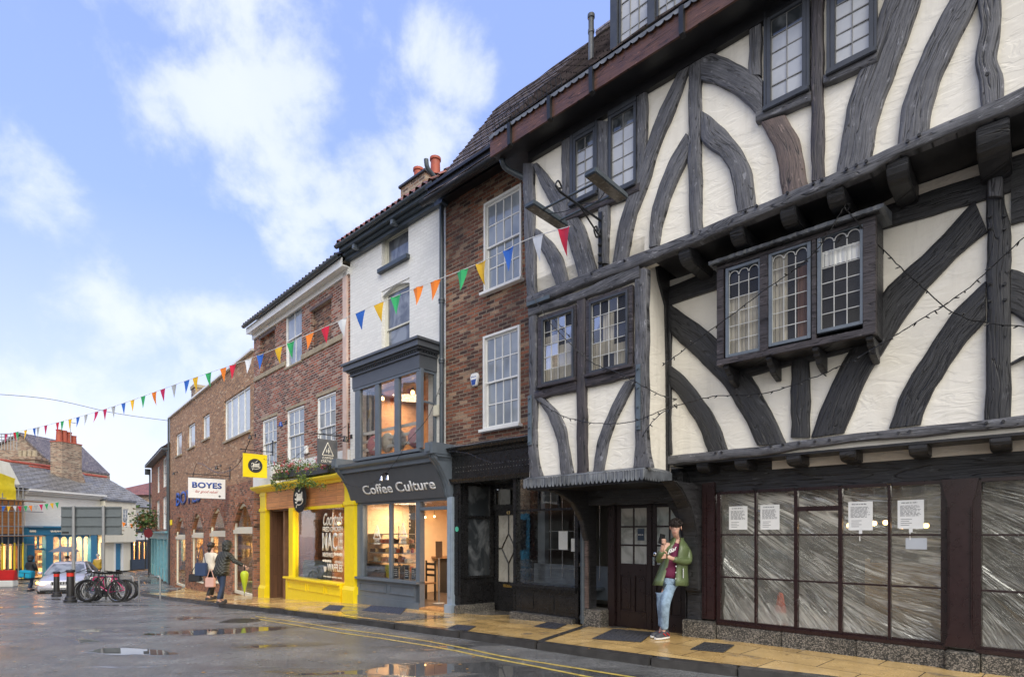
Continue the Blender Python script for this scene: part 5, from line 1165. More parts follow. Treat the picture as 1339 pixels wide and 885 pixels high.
d=m.build('door',M['blackpaint'],sh,bevel=.004); m=MB(); m.box(dxa+.12,dxb-.12,yd+.03,yd+.036,zg0,zg1); m.build('pane',glossglass('obscured door glass',(.30,.29,.25),(.42,.40,.35),3,.2,.1),d)
m=MB(); m.box(cx-.13,cx+.13,yd-.012,yd,zg0-.11,zg0-.05); m.box(cx-.09,cx+.09,yd-.015,yd-.012,zg0-.09,zg0-.07); m.build('letter_plate',paint('brass',(.5,.33,.1),.3,.1,.1,metal=.8),d); text('43',None,cx-.05,cx+.06,zg1+.02,zg1+.09,yd-.001,paint('brass numeral',(.6,.45,.2),.3,.1,.1),d,'number',.006,bold=.01)
m=MB(); m.box(pl1,wr0+.02,-.0,yd,-.05,.035); m.build('door_step',M['greyslab'],sh)
# shop window
zs=S.at(674,761)[1]; ztr=S.at(675,667.6)[1]
m=MB(); m.box(wr0-.05,wr0+.03,-.06,.06,zs,zt); m.box(wr1-.05,wr1+.03,-.06,.06,.1,zt); m.box(wr0+.03,wr1-.05,-.03,.03,ztr-.02,ztr+.02); 
for px in (705,731): m.box(S.x(px)-.015,S.x(px)+.015,-.025,.03,ztr+.02,zt)
m.box(wr0-.07,wr1+.02,-.14,.02,zs-.055,zs); m.box(wr0-.05,wr1,-.10,.02,zs-.10,zs-.056); m.box(wr0-.05,wr1,-.03,.05,.2,zs-.1); m.box(wr0-.05,wr0-.01,-.05,yd,.2,zt)
ww=(wr1-wr0)/3
for q in range(3): m.box(wr0+q*ww+.06,wr0+(q+1)*ww-.04,-.045,-.03,.30,zs-.2)
m.box(wr0-.05,wr1,-.045,-.03,zs-.15,zs-.10)
wn=m.build('shop_window',M['blackpaint'],sh,bevel=.005); m=MB(); m.box(wr0,wr1,.0,.006,zs,zt); m.build('pane',M['glass_clear'],wn)
m=MB(); m.box(wr0-.07,wr1-.03,-.15,.1,-.15,.21); m.build('plinth',M['granite'],sh,bevel=.012)
room(sh,pl1+.3,x1+.2,yr+.12,3.5,0,zt+.1,paint('dim shop wall',(.14,.135,.12),.7,.1,.0),M['warmfloor'])
m=MB(); m.box(wr0,wr1+.3,.5,.55,.5,zs+.35); m.box(wr0+.1,wr0+.28,.5,.62,zs,zt); m.box(wr0,wr1+.2,.03,.5,zs-.06,zs-.02); m.box(wr0+.9,wr1,.45,.5,zs+.2,zs+.27); m.build('display_back',M['greyshop'],sh)
m=MB()
for q in range(6): m.box(wr0+.5+q*.28,wr0+.515+q*.28,.40,.41,zs+.1,zt-.1)
for q in range(3): m.box(wr0+.45,wr1,.39,.40,zs+.28+q*.35,zs+.29+q*.35)
m.build('display_rods',M['chrome'],sh)
m=MB(); m.box(wr0+1.28,wr0+1.62,.02,.025,zs+.62,zs+.85); m.box(wr0+1.0,wr0+1.2,.02,.025,zs+.65,zs+.98); m.build('window_papers',M['paper'],sh)
dx_,dz_=S.at(598.3,691.5,.06); m=MB(); m.lathe([(.055,0),(.055,.006),(.0005,.006)],(dx_,-.0825,dz_),20,'y'); m.build('green_sticker',paint('green sticker',(.08,.42,.28),.5,.05,.02),sh)
# =================================================================== white brick coffee shop
Cf=Fac(-127,458,8735/585,0.0); Cf.zr=g(14.0); Cf.o.z=Cf.zr
cb=Cf.root('coffee_shop','narrow white painted brick building with a grey bay window over a dark grey shopfront','building')
X0,X1=0.0,Cf.x(583); zwt=Cf.at(567.7,266)[1]
w1=Cf.rect((500,314),(534,345)); w1=(Cf.x(499),Cf.x(534),Cf.at(498,356)[1],Cf.at(499,310)[1])
w2=(Cf.x(499),Cf.x(535.5),Cf.at(499,455+28)[1],Cf.at(499,381)[1])
m=MB(); wall(m,X0,X1,2.7,zwt,0,.3,[w1,w2,(Cf.x(466),Cf.x(560),Cf.at(470,600)[1],Cf.at(466,505)[1])]); m.build('white_brick_wall',M['brickW'],cb)
m=MB(); m.box(X0+.05,X1-.05,.9,1.0,6.2,zwt); m.build('upper_interior_wall',M['dark'],cb)
def plainsash(parent,rc,y,two,fm,gm,name='window'):
    xa,xb,za,zb=rc; m=MB(); c=.07
    m.box(xa,xa+c,y,y+.08,za,zb); m.box(xb-c,xb,y,y+.08,za,zb); m.box(xa+c,xb-c,y,y+.08,zb-c,zb); m.box(xa+c,xb-c,y,y+.08,za,za+c)
    s=.04; zz=[(za+c,zb-c)] if not two else [(za+c,(za+zb)/2+.02),((za+zb)/2-.02,zb-c)]
    for q,(a,b) in enumerate(zz):
        yy=y+.03-(.025*q if two else 0); m.box(xa+c,xa+c+s,yy,yy+.03,a,b); m.box(xb-c-s,xb-c,yy,yy+.03,a,b); m.box(xa+c+s,xb-c-s,yy,yy+.03,b-s,b); m.box(xa+c+s,xb-c-s,yy,yy+.03,a,a+s)
    w=m.build(name,fm,parent,bevel=.004); p=MB()
    for q,(a,b) in enumerate(zz): p.box(xa+c,xb-c,y+.045-(.02*q if two else 0),y+.05-(.02*q if two else 0),a,b)
    p.build('pane',gm,w); return w
M['glass_mid']=glossglass('sky reflecting glass',(.10,.11,.13),(.24,.26,.29),1.5,.02,.04)
plainsash(cb,(w1[0]+.0,w1[1]-.0,w1[2]+.05,w1[3]),.10,False,M['cream'],M['glass_mid']); plainsash(cb,w2,.10,True,M['cream'],M['glass_mid'])
m=MB(); m.box(w1[0]-.06,w1[1]+.06,-.10,.2,w1[2]-.06,w1[2]+.05); m.build('sill',M['pipe'],cb,bevel=.008)
# segmental arch over the second window
m=MB(); a=w2; pts=[(a[0],a[3]+.01)]+[(a[0]+(a[1]-a[0])*k/8,a[3]-.12+.11*math.sin(PI*k/8)) for k in range(9)]+[(a[1],a[3]+.01)]; m.prism(pts,.02,.3); m.build('window_arch',M['brickW'],cb)
gzc=Cf.at(446,318,.36)[1]
m=MB(); m.box(X0-.05,X1,-.30,.1,zwt,zwt+.04); m.box(X0-.05,X1,-.12,0,zwt-.17,zwt); m.box(X0-.05,X1,-.20,-.12,zwt-.08,zwt); m.box(X0-.05,X1,-.31,-.27,zwt-.01,max(gzc,zwt+.05)+.03); m.build('eaves_board',M['pipe'],cb,bevel=.008)
m=MB(); gy=-.36; prof=[(gy+.065*math.cos(a),gzc-.065*math.sin(a)) for a in [PI*k/8 for k in range(9)]]+[(gy+.055*math.cos(a),gzc-.055*math.sin(a)) for a in [PI*(8-k)/8 for k in range(9)]]
m.prismx(prof,X0-.1,X1+.02); m.build('gutter',M['pipe'],cb,smooth=True)
for px in (461,511,561): 
    x=Cf.x(px,.3); m=MB(); m.box(x-.05,x+.05,-.29,-.12,zwt+.0-.12,zwt-.0); m.build('eaves_bracket',M['casement'],cb,bevel=.006)
# pantiles
m=MB(); 
def pantiles(m,x0,x1,ya,za,yb,zb_,rows=12):
    L_=math.hypot(yb-ya,zb_-za); ny,nz=-(zb_-za)/L_,(yb-ya)/L_; nx=int((x1-x0)/.04); vs=[];fs=[];uv=[]
    for r in range(rows):
        for e in (0,1):
            u=(r+e)/rows
            for i in range(nx+1):
                x=x0+(x1-x0)*i/nx; off=.035*math.sin(x/.22*2*PI)+.03*(1-e); vs.append((x,ya+(yb-ya)*u+ny*off,za+(zb_-za)*u+nz*off)); uv.append((x,u*L_))
    k=nx+1
    for r in range(2*rows-1):
        for i in range(nx): fs.append((r*k+i,r*k+i+1,(r+1)*k+i+1,(r+1)*k+i))
    m.add(vs,fs,uv)
pantiles(m,X0-.1,X1,-.38,gzc+.04,2.2,gzc+2.5); m.build('roof',M['pantile'],cb)
m=MB(); m.prismx([(.0,zwt+.04),(2.2,gzc+2.3),(4.8,zwt)],X0+.0,X1-.02); m.build('gable_wall',M['brickC'],cb)
# chimney with two pots
ch=MB(); ny_=-1.0; c0,c1=Cf.x(524,ny_),Cf.x(556,ny_); cz0=Cf.at(540,264,ny_)[1]-1.2; cz1=Cf.at(524,247,ny_)[1]
ch.box(c0,c1,1.0,1.75,cz0,cz1); cc=ch.build('chimney',M['brickC'],cb)
m=MB(); m.box(c0-.05,c1+.05,.95,1.8,cz1,cz1+.07); m.build('chimney_cap',M['cast'],cc,bevel=.01)
for u,hh in ((.30,.48),(.98,.45)):
    m=MB(); m.lathe([(.135,0),(.125,.1),(.12,hh-.08),(.145,hh-.06),(.145,hh),(.11,hh)],(c0+(c1-c0)*u,1.35,cz1+.07),16); m.build('chimney_pot',M['terra'],cc,smooth=True)
# bay window
nb=.47; bx0,bx1=Cf.x(462,nb),Cf.x(547.5,nb); bzt=Cf.at(547,481.6,nb)[1]; bzb=Cf.at(546,589,nb)[1]; bft=Cf.at(547,463.7,nb)[1]; bct=Cf.at(546,441,nb+.12)[1]
m=MB()
for a,b in ((464,470.5),(490,495.2),(515.4,521),(544,550.5)): m.box(Cf.x(a,nb),Cf.x(b,nb),-nb,-nb+.08,bzb+.05,bzt)
m.box(bx0,bx1+.03,-nb-.02,-nb+.1,bzb-.02,bzb+.05); m.box(bx0,bx1+.03,-nb-.01,-nb+.1,bzt-.06,bzt+.0)
m.box(bx1-.03,bx1+.03,-.06,.02,bzb,bzt); m.box(bx1-.03,bx1+.03,-nb+.1,-.06,bzb-.02,bzb+.05); m.box(bx1-.03,bx1+.03,-nb+.1,-.06,bzt-.06,bzt); m.box(bx1-.015,bx1+.02,-nb+.1,-.06,bzb+1.05,bzb+1.1); m.box(bx0,bx0+.05,-.06,.02,bzb,bzt)
bay=m.build('bay_window',M['greyshop'],cb,bevel=.006)
m=MB(); m.box(bx0+.02,bx1,-nb+.04,-nb+.046,bzb,bzt); m.box(bx1-.003,bx1+.003,-nb+.05,-.02,bzb,bzt); m.build('pane',M['glass_clear'],bay)
m=MB(); m.box(bx0-.02,bx1+.05,-nb-.02,.0,bzt,bft); m.build('bay_fascia',M['greyshop_d'],bay)
m=MB(); 
for dy,dz0,dz1 in ((.04,bft,bft+.05),(.10,bft+.09,bft+.13),(.16,bft+.13,bct-.06),(.20,bct-.06,bct)): m.box(bx0-dy-.02,bx1+dy+.04,-nb-dy-.02,0,dz0+.0005,dz1)
x=bx0-.03
while x<bx1+.06: m.box(x,x+.035,-nb-.085,-nb-.02,bft+.05,bft+.09); x+=.075
y=-nb
while y<-.02: m.box(bx1+.05,bx1+.10,y,y+.035,bft+.05,bft+.09); y+=.075
m.box(bx0-.02,bx1+.045,-nb-.015,0,bft+.05,bft+.0899)
m.build('bay_cornice',M['greyshop_d'],bay,bevel=.004)
# bay interior
room(cb,bx0-.2,X1-.15,.32,3.2,bzb-.15,bzt+.05,paint('terracotta plaster wall',(.45,.24,.12),.7,.2,.1),M['warmfloor'])
m=MB(); m.box(bx0+.06,bx1-.04,-nb+.1,.32,bzb-.1,bzb-.02); m.build('bay_floor',M['warmfloor'],cb)
m=MB()
for z in (.22,.42,.62): m.box(bx0+.1,bx1-.08,-nb+.16,-nb+.19,bzb+z,bzb+z+.07)
m.build('window_rail',M['white'],cb)
for k,(u,mt) in enumerate(((.2,'cushpink'),(.42,'offwhite'),(.6,'cushgrey'),(.83,'cushpink'))):
    m=MB(); m.ball((0,0,0),.24,12,1.0,.45); tag(m.build('cushion',M[mt],None,smooth=True,loc=Cf.world(bx0+(bx1-bx0)*u,-nb+.24,bzb+.36),rotz=Cf.rz),('pink cushion at the left end of the bay window seat','cream cushion in the bay window, second from left','grey cushion in the bay window, third from left','pink cushion at the right end of the bay window seat')[k],'cushion','cushions on the bay window seat')
for k,(px,py) in enumerate(((500,521),(539.5,513))):
    x,z=Cf.at(px,py,-.3+.0); th=thing('pendant_bulb',('orange glowing pendant bulb, left one in the bay window','orange glowing pendant bulb, right one in the bay window')[k],'pendant lamp',Cf.world(x,.3,z),Cf.rz,'pendant bulbs in the bay window')
    m=MB(); m.ball((0,0,0),.05,10); m.build('bulb',M['bulb'],th); m=MB(); m.tube([(0,0,.05),(0,0,.12)],.03,8); m.tube([(0,0,.1),(0,0,bzt-z)],.006,5); m.build('lamp_holder',M['blackpaint'],th)
# shopfront of the coffee shop
ns=.12; ct=Cf.at(562,583,.5)[1]; cbm=Cf.at(470,621,.5)[1]
gx0,gx1=Cf.x(450,.4),Cf.x(572,.5)
fb=Cf.at(469,657.5,ns)[1]; ft=Cf.at(470,620,.45)[1]
px0,px1=Cf.x(463.5,ns),Cf.x(582,ns)
sf=cb
m=MB(); m.prismx([(-ns,fb),(-ns-.03,fb-.0),(-.42,ft+.02),(-.42,ft+.06),(0,ft+.06),(0,fb)],px0-.06,px1+.02); fas=m.build('fascia_sign_board',M['greyshop_d'],sf)
m=MB(); m.box(px0-.2,px1+.2,-.50,0,ft+.06,ft+.15); m.prismx([(-.50,ft+.15),(-.60,ft+.19),(-.62,ft+.26),(0,ft+.40),(0,ft+.15)],px0-.22,px1+.22); m.build('shop_cornice',M['greyshop'],sf,bevel=.008)
m=MB(); m.quad((px0-.2,-.61,ft+.265),(px1+.2,-.61,ft+.265),(px1+.2,0,ft+.42),(px0-.2,0,ft+.42)); m.build('lead_flashing',M['lead'],sf)
def console(x,w):
    m=MB(); pr=[(0,fb-.0),(-.12,fb-.02),(-.15,fb+.05),(-.17,fb+.2),(-.24,fb+.38),(-.42,ft-.02),(-.56,ft+.12),(-.60,ft+.2),(0,ft+.2)]; m.prismx(pr,x,x+w)
    m.box(x-.03,x+w+.03,-.66,0,ft+.20,ft+.44); m.box(x+.03,x+w-.03,-.69,-.66,ft+.24,ft+.40)
    pr2=[(a-.02 if a<0 else a,b) for a,b in pr]; m.prismx(pr2,x+w*.3,x+w*.45); m.prismx(pr2,x+w*.6,x+w*.75)
    return m.build('console_bracket',M['greyshop'],sf,bevel=.01)
console(px0-.17,.17); console(px1+.0,.2)
# lettering on the sloping board
tz0=Cf.at(472,642.5,.27)[1]; 
tx=text('Coffee Culture',None,Cf.x(475.6,.25),Cf.x(569.5,.25),0,.245,0,M['white'],sf,'lettering',.006,bold=.018)
zb_l=Cf.at(476,647,.24)[1]; hh=ft+.02-fb; dd=.42-ns-.03; sl_=math.atan2(dd,hh)
tz=zb_l; yy=-(ns+.03+(tz-fb)/hh*dd)-.008
tx.location=(0,yy,tz); tx.rotation_euler=(sl_,0,0)
# pilasters, window, stallriser
zsi=Cf.at(470.4,753,.1)[1]; zgt=Cf.at(478.5,658,.1)[1]
m=MB(); m.box(px0-.22,px0-.02,-.14,.1,.12,fb); m.box(px0-.18,px0-.06,-.155,-.14,.4,fb-.35); m.box(px0-.25,px0+.0,-.18,.1,-.15,.26); m.build('pilaster',M['greyshop'],sf,bevel=.008)
m=MB(); pa,pb=Cf.x(584.3,.14),Cf.x(591,.14); m.box(pa,pb,-.14,.1,.12,fb); m.box(pa+.04,pb-.04,-.155,-.14,.4,fb-.35); m.box(pa-.03,pb+.04,-.2,.1,-.15,.26); m.build('pilaster',M['greylight'],sf,bevel=.008)
ws0,ws1=Cf.x(471.5,.08),Cf.x(549.6,.08); wj=Cf.x(544.5,.08); mu0,mu1=Cf.x(508.4,.08),Cf.x(511.6,.08); dx1_=pa
m=MB(); m.box(px0-.02,ws0+.12,-.10,.05,zsi,fb); m.box(mu0,mu1,-.08,.0,zsi,fb-.06); m.box(wj,ws1,-.10,.05,0,fb-.06); m.box(ws0+.12,dx1_,-.09,.05,fb-.06,fb-.0)
ztr=Cf.at(560,664.5,.08)[1]; m.box(ws1,dx1_,-.09,.0,ztr-.04,ztr+.035)
m.box(ws0-.1,ws1+.0,-.20,.05,zsi-.06,zsi)
wn=m.build('shop_window',M['greyshop'],sf,bevel=.006); m=MB(); m.box(ws0+.12,wj,-.045,-.039,zsi,fb-.06); m.box(ws1,dx1_,-.045,-.039,ztr,fb-.06); m.build('pane',M['glass_clear'],wn)
m=MB(); m.box(px0-.02,ws1-.001,-.10,.05,-.12,zsi-.06)
for a,b in ((ws0+.0,mu0-.06),(mu1-.04,wj-.02)):
    z0_,z1_=.36,zsi-.16; m.box(a,b,-.125,-.10,z1_,z1_+.03); m.box(a,b,-.125,-.10,z0_-.03,z0_); m.box(a,a+.03,-.12,-.10,z0_,z1_); m.box(b-.03,b,-.12,-.10,z0_,z1_)
m.box(px0-.02,ws1-.001,-.12,-.10,-.12,.2); m.build('stall_riser',M['greyshop'],sf,bevel=.005)
m=MB(); m.box(ws1,dx1_,-.12,.3,-.1,.10); m.build('door_threshold',paint('oak threshold',(.4,.22,.09),.3,.2,.2),sf,bevel=.006)
# window lettering: triangle logo
def tri(parent,cx,cz,s,y,mat,sub=True,name='triangle_emblem'):
    m=MB(); h=s*1.1; P=[(cx-s/2,cz),(cx+s/2,cz),(cx,cz+h)]
    for a,b in zip(P,P[1:]+P[:1]): m.tube([(a[0],y,a[1]),(b[0],y,b[1])],s*.035,4)
    m.tube([(cx-s*.12,y,cz+h*.22),(cx-s*.12,y,cz+h*.45),(cx+.02*s,y,cz+h*.45),(cx+.02*s,y,cz+h*.3),(cx-s*.10,y,cz+h*.3)],s*.028,4); m.tube([(cx+s*.08,y,cz+h*.14),(cx+s*.08,y,cz+h*.6)],s*.028,4); m.tube([(cx+s*.08,y,cz+h*.38),(cx+s*.18,y,cz+h*.38),(cx+s*.18,y,cz+h*.25)],s*.028,4)
    return m.build(name,mat,parent)
for px,py in ((527,703),(493,705)):
    x,z=Cf.at(px,py,.05); tri(sf,x,z+.02,.30,-.052,M['offwhite']); text('COFFEE\nCULTURE',None,x-.13,x+.13,z-.13,z,-.05,M['offwhite'],sf,'window_lettering',.002,bold=.01,space=1.2)
# interior of the coffee shop
room(sf,px0,pb+.0,.12,4.6,.08,fb+.12,M['warmwall'],M['warmfloor'])
IN=Cf
ia=thing('cake_display','glass cake display with filled shelves behind the coffee shop window','display case',Cf.world(Cf.x(509,-.5),.5,.08),Cf.rz)
W_=(wj-ws0)
m=MB(); 
for z in (.95,1.18,1.42,1.66): m.box(-W_*.55,W_*.42,-.2,.25,z,z+.025)
for xx in (-W_*.55,W_*.05,W_*.42): m.box(xx-.012,xx+.012,.2,.22,.1,1.9)
m.build('shelf',paint('pale shelf',(.45,.42,.36),.3,.1,.05),ia)
m=MB(); m.box(-W_*.55,W_*.45,-.25,.3,0,.72); m.build('counter',M['wood'],ia)
m=MB(); m.box(-W_*.55,W_*.45,-.28,-.26,.70,.90); m.build('patterned_cloth',paint('patterned cloth',(.12,.11,.10),.6,.9,.1,40),ia)
random.seed(11)
cols=[(.6,.3,.2),(.72,.68,.6),(.15,.08,.05),(.65,.45,.2),(.55,.12,.05),(.75,.7,.66)]; cm=[paint('cake colour',c,.6,.2,.2) for c in cols]
for z in (.975,1.205,1.445,.745):
    x=-W_*.53
    while x<W_*.40:
        w=random.uniform(.07,.14); h=random.uniform(.08,.17); m=MB(); k=random.random()
        if k<.5: m.lathe([(w*.45,0),(w*.5,h*.8),(w*.35,h)],(x+w/2,random.uniform(-.12,.1),z),10)
        else: m.box(x,x+w,-.15,.02,z,z+h*.8)
        m.build('cake',random.choice(cm),ia,bevel=.004); x+=w+random.uniform(.02,.07)
bd=thing('menu_board','black chalk menu board on the warm wall inside the coffee shop','menu board',Cf.world(Cf.x(529,-1.6),1.6,1.35),Cf.rz)
m=MB(); m.box(-.45,.45,0,.03,0,1.2); m.build('board',M['chalk'],bd,bevel=.004); scrib(-.36,.36,.12,1.1,-.002,M['chalkw'],bd,10,'writing',seed=5)
for k,(px,w) in enumerate(((517,.24),(531,.2),(540,.2))):
    x=Cf.x(px,-.02); th=thing('chalk_sign',('chalk sign in wooden frame, left of three on the coffee shop sill','chalk sign in wooden frame, middle of three on the coffee shop sill','chalk sign in wooden frame, right of three, beside the open door')[k],'chalk sign',Cf.world(x,.04,zsi+.0),Cf.rz,'framed chalk signs on the window sill')
    m=MB(); m.box(-w/2,w/2,0,.02,0,.30+.06*(k==1)); m.build('wooden_frame',M['ply'],th,bevel=.004); m=MB(); m.box(-w/2+.025,w/2-.025,-.004,-.0005,.025,.275+.06*(k==1)); m.build('slate',M['chalk'],th); scrib(-w/2+.04,w/2-.04,.06,.25,-.0052,M['chalkw'],th,4,'writing',seed=k+20)
for k,(px,py,dd) in enumerate(((507,679,1.2),(517,701,2.0),(503,693,2.2),(556,676,2.0),(568,675,2.4),(533,677,1.7))):
    x,z=Cf.at(px,py,-dd); th=thing('pendant_bulb',('warm glowing pendant bulb beside the coffee window bar','warm glowing pendant bulb hanging inside the coffee shop')[min(k,1)],'pendant lamp',Cf.world(x,dd,z),Cf.rz,'pendant bulbs inside the coffee shop')
    m=MB(); m.ball((0,0,0),.045 if k==0 else .03,10); m.build('bulb',M['bulb'],th); m=MB(); m.tube([(0,0,.03),(0,0,max(.1,fb+.05-z))],.005,5); m.build('flex',M['blackpaint'],th)
sx=Cf.x(566,-3.9); th=thing('wall_shelf','shelf of brown coffee bags on the warm wall above the coffee shop doorway','wall shelf',Cf.world(sx,3.9,1.95),Cf.rz)
m=MB(); m.box(-.9,.9,0,.25,-.03,0); m.build('shelf_board',M['wood'],th)
for q in range(7): m=MB(); m.box(-.8+q*.23,-.62+q*.23,.03,.15,0,.30); m.build('coffee_bag',paint('kraft paper',(.50,.26,.1),.6,.15,.3),th,bevel=.01)
th=thing('bar_counter','dark bar counter with wooden stools seen through the coffee shop doorway','counter',Cf.world(Cf.x(569,-2.4),2.4,.08),Cf.rz)
m=MB(); m.box(-.2,1.2,0,.5,.98,1.03); m.build('counter_top',M['wood'],th); m=MB(); m.box(.1,1.2,.1,.45,0,.98); m.build('counter_base',M['dark'],th)
th=thing('wooden_chair','dark wooden ladder back chair just inside the coffee shop door','chair',Cf.world(Cf.x(553,-.9)+.02,.95,.08),Cf.rz)
m=MB(); m.box(-.2,.2,-.2,.2,.42,.46); m.build('seat',M['wood'],th)
for a in (-.18,.18):
    for b in (-.18,.18): m=MB(); m.box(a-.02,a+.02,b-.02,b+.02,0,.42); m.build('leg',M['dark'],th)
m=MB(); 
for a in (-.18,.18): m.box(a-.02,a+.02,.17,.2,.46,1.0)
for z in (.6,.74,.88): m.box(-.16,.16,.175,.195,z,z+.06)
m.build('backrest',M['dark'],th)
th=thing('metal_post_stand','slim metal display stand with clipboard inside the coffee shop doorway','stand',Cf.world(Cf.x(574,-.75),.75,.08),Cf.rz)
m=MB(); m.tube([(0,0,0),(0,0,1.1)],.02,8); m.lathe([(.14,0),(.14,.015),(.03,.03)],(0,0,0),16); m.build('post',M['pole'],th,smooth=True); m=MB(); m.box(-.12,.12,-.01,.01,1.1,1.5); m.build('clipboard',M['wood'],th,bevel=.004)
th=thing('framed_picture','small dark framed picture on the warm wall inside the coffee shop','picture',Cf.world(Cf.x(578,-4.5),4.5,1.75),Cf.rz)
m=MB(); m.box(-.25,.25,0,.03,0,.5); m.build('frame',M['dark'],th); m=MB(); m.box(-.18,.18,-.003,-.0005,.07,.43); m.build('print',M['paper'],th)
for nm,loc,en in (('warm_ceiling_light',(1.2,1.0,fb-.0),60),('warm_ceiling_light',(2.9,1.8,fb-.0),50),('bay_ceiling_light',(1.4,.9,bzt-.05),45)):
    l=bpy.data.lights.new('warm',"AREA"); l.energy=en; l.color=(1,.74,.48); l.size=.8; o=bpy.data.objects.new(nm,l); C.objects.link(o); o.location=Cf.world(*loc); tag(o,'warm ceiling light inside the white brick coffee shop building','ceiling light','warm ceiling lights')
# downpipe with hopper
m=MB(); xx=Cf.x(577.5,.1); zt_=Cf.at(575,262,.1)[1]; zbm=Cf.at(578,590,.1)[1]; m.tube([(0,0,0),(0,0,zt_-zbm)],.05,12)
for z in (1.9,3.2): m.lathe([(.065,0),(.065,.05),(.075,.06),(.065,.1)],(0,0,z),12)
m.box(-.13,.13,-.10,.08,zt_-zbm-.15,zt_-zbm+.08); m.box(-.15,.15,-.12,.1,zt_-zbm+.08,zt_-zbm+.12)
m.tube(crom([(0,0,zt_-zbm),(0,0,zt_-zbm+.2),(-.06,-.12,zt_-zbm+.42),(-.08,-.32,zt_-zbm+.55),(-.08,-.36,zt_-zbm+.72)],12),.05,12)
tag(m.build('drainpipe',M['pipe'],None,smooth=True,loc=Cf.world(xx,-.1,zbm),rotz=Cf.rz),'tall slate grey drainpipe with hopper between white brick and dark brick houses','drainpipe')
x,z=Cf.at(573,537,.0); m=MB(); m.box(-.1,.1,-.07,0,-.12,.12); tag(m.build('junction_box',M['cream'],None,bevel=.01,loc=Cf.world(x,0,z),rotz=Cf.rz),'cream junction box on the white brick right of the bay window','junction box')
# twin spotlight on the coffee fascia
x,z=Cf.at(503,620,.62); th=Cf.root('twin_spotlight','small twin spotlight hanging above the white lettering of the grey shop fascia','spotlight'); th.location=Cf.world(x,-.62,z)
m=MB(); m.box(-.05,.05,-.02,.06,-.02,.03); m.build('mount',M['blackpaint'],th)
for sx in (-.12,.12): m=MB(); m.lathe([(.02,0),(.055,-.10),(.05,-.11)],(sx,-.0,-.03),12); m.build('lamp',M['chrome'],th,smooth=True)
# =================================================================== yellow shop with red brick above
Bk=Fac(-40,458,8735/585,0.0); Bk.zr=g(17.5); Bk.o.z=Bk.zr
bb=Bk.root('yellow_fronted_shop','red brick house with tall white sash windows above a bright yellow timber shopfront','building')
xl,xr=Bk.x(332),0.0; zwt=Bk.at(394,396)[1]+.02; zf=Bk.at(445,616,.2)[1]
def wr(tl,br): return Bk.rect(tl,br)
A1=(Bk.x(343),Bk.x(362),Bk.at(343,612)[1],Bk.at(343,550)[1]); A2=(Bk.x(375),Bk.x(397.8),Bk.at(375,605.6)[1],Bk.at(375,537)[1]); A3=(Bk.x(414.5),Bk.x(439),Bk.at(414,602)[1],Bk.at(414,520)[1])
U2=(Bk.x(373.4),Bk.x(394.6),Bk.at(374,481)[1],Bk.at(373.4,412)[1]); U1=(Bk.x(340),Bk.x(359.5),Bk.at(340,490)[1],Bk.at(340,444)[1]); U3=(Bk.x(406.8),Bk.x(433.5),Bk.at(407,458)[1],Bk.at(407,407)[1])
m=MB(); wall(m,xl,xr,zf,zwt,0,.3,[A1,A2,A3,U1,U2,U3])
m.build('brick_wall',M['brick4'],bb)
for u in (U1,U3): m=MB(); m.box(u[0],u[1],.09,.3,u[2],u[3]); m.build('blocked_window',M['brick3'],bb); m=MB(); m.box(u[0]-.08,u[1]+.08,-.015,.1,u[3]+.001,u[3]+.09); m.build('lintel',M['timber_brn'],bb)
for u in (A1,A2,A3): sash(bb,(u[0]+.01,u[1]-.01,u[2]+.02,u[3]-.02),.02,3,2,2,M['white'],M['glass_curt'],bar=.014); m=MB(); m.box(u[0]-.06,u[1]+.06,-.008,.1,u[3]+.001,u[3]+.10); m.build('lintel',M['stone'],bb,bevel=.005)
sash(bb,U2,.02,2,1,1,M['white'],M['glass_curt'],bar=.014)
m=MB(); m.box(xl+.05,U2[0],-.035,.05,U1[2]-.16,U1[2]-.0); m.build('stone_band',M['stone'],bb,bevel=.01); m=MB(); m.box(U2[1],xr-.15,-.035,.05,U3[2]-.16,U3[2]-.0); m.build('stone_band',M['stone'],bb,bevel=.01)
m=MB(); m.box(U2[0]-.05,U2[1]+.05,-.03,.05,U2[2]-.07,U2[2]); m.build('sill',M['stone'],bb,bevel=.01)
m=MB(); m.box(xl,xr-.02,-.03,-.001,zf-.02,A2[2]+.0-.0); m.build('painted_band',M['white'],bb)
m=MB(); m.box(xr-.34,xr-.1,-.05,.05,zf,zwt-.05); m.build('pink_pilaster',M['pink'],bb,bevel=.01)
m=MB(); m.box(xl-.05,xr,-.22,.1,zwt,zwt+.03); m.box(xl-.05,xr,-.245,-.22,zwt-.02,zwt+.20); m.box(xl-.05,xr,-.05,0,zwt-.16,zwt); m.build('eaves_board',M['white'],bb)
gz2=zwt+.26; m=MB(); gy=-.32; prof=[(gy+.075*math.cos(a),gz2-.075*math.sin(a)) for a in [PI*k/8 for k in range(9)]]+[(gy+.062*math.cos(a),gz2-.062*math.sin(a)) for a in [PI*(8-k)/8 for k in range(9)]]
m.prismx(prof,xl-.1,xr-.02); m.build('gutter',M['pipe'],bb,smooth=True)
m=MB(); pantiles(m,xl-.05,xr-.05,-.34,gz2+.02,2.0,gz2+1.6,8); m.build('roof',M['tile'],bb)
m=MB(); m.prismx([(-.1,gz2-.05),(2.0,gz2+1.5),(4.2,gz2-.05)],xl+.05,xr-.05); m.build('gable_wall',M['brickC'],bb)
m=MB(); m.box(xl+.1,xr-.1,.8,.9,zf,zwt); m.build('interior_wall',M['dark'],bb)
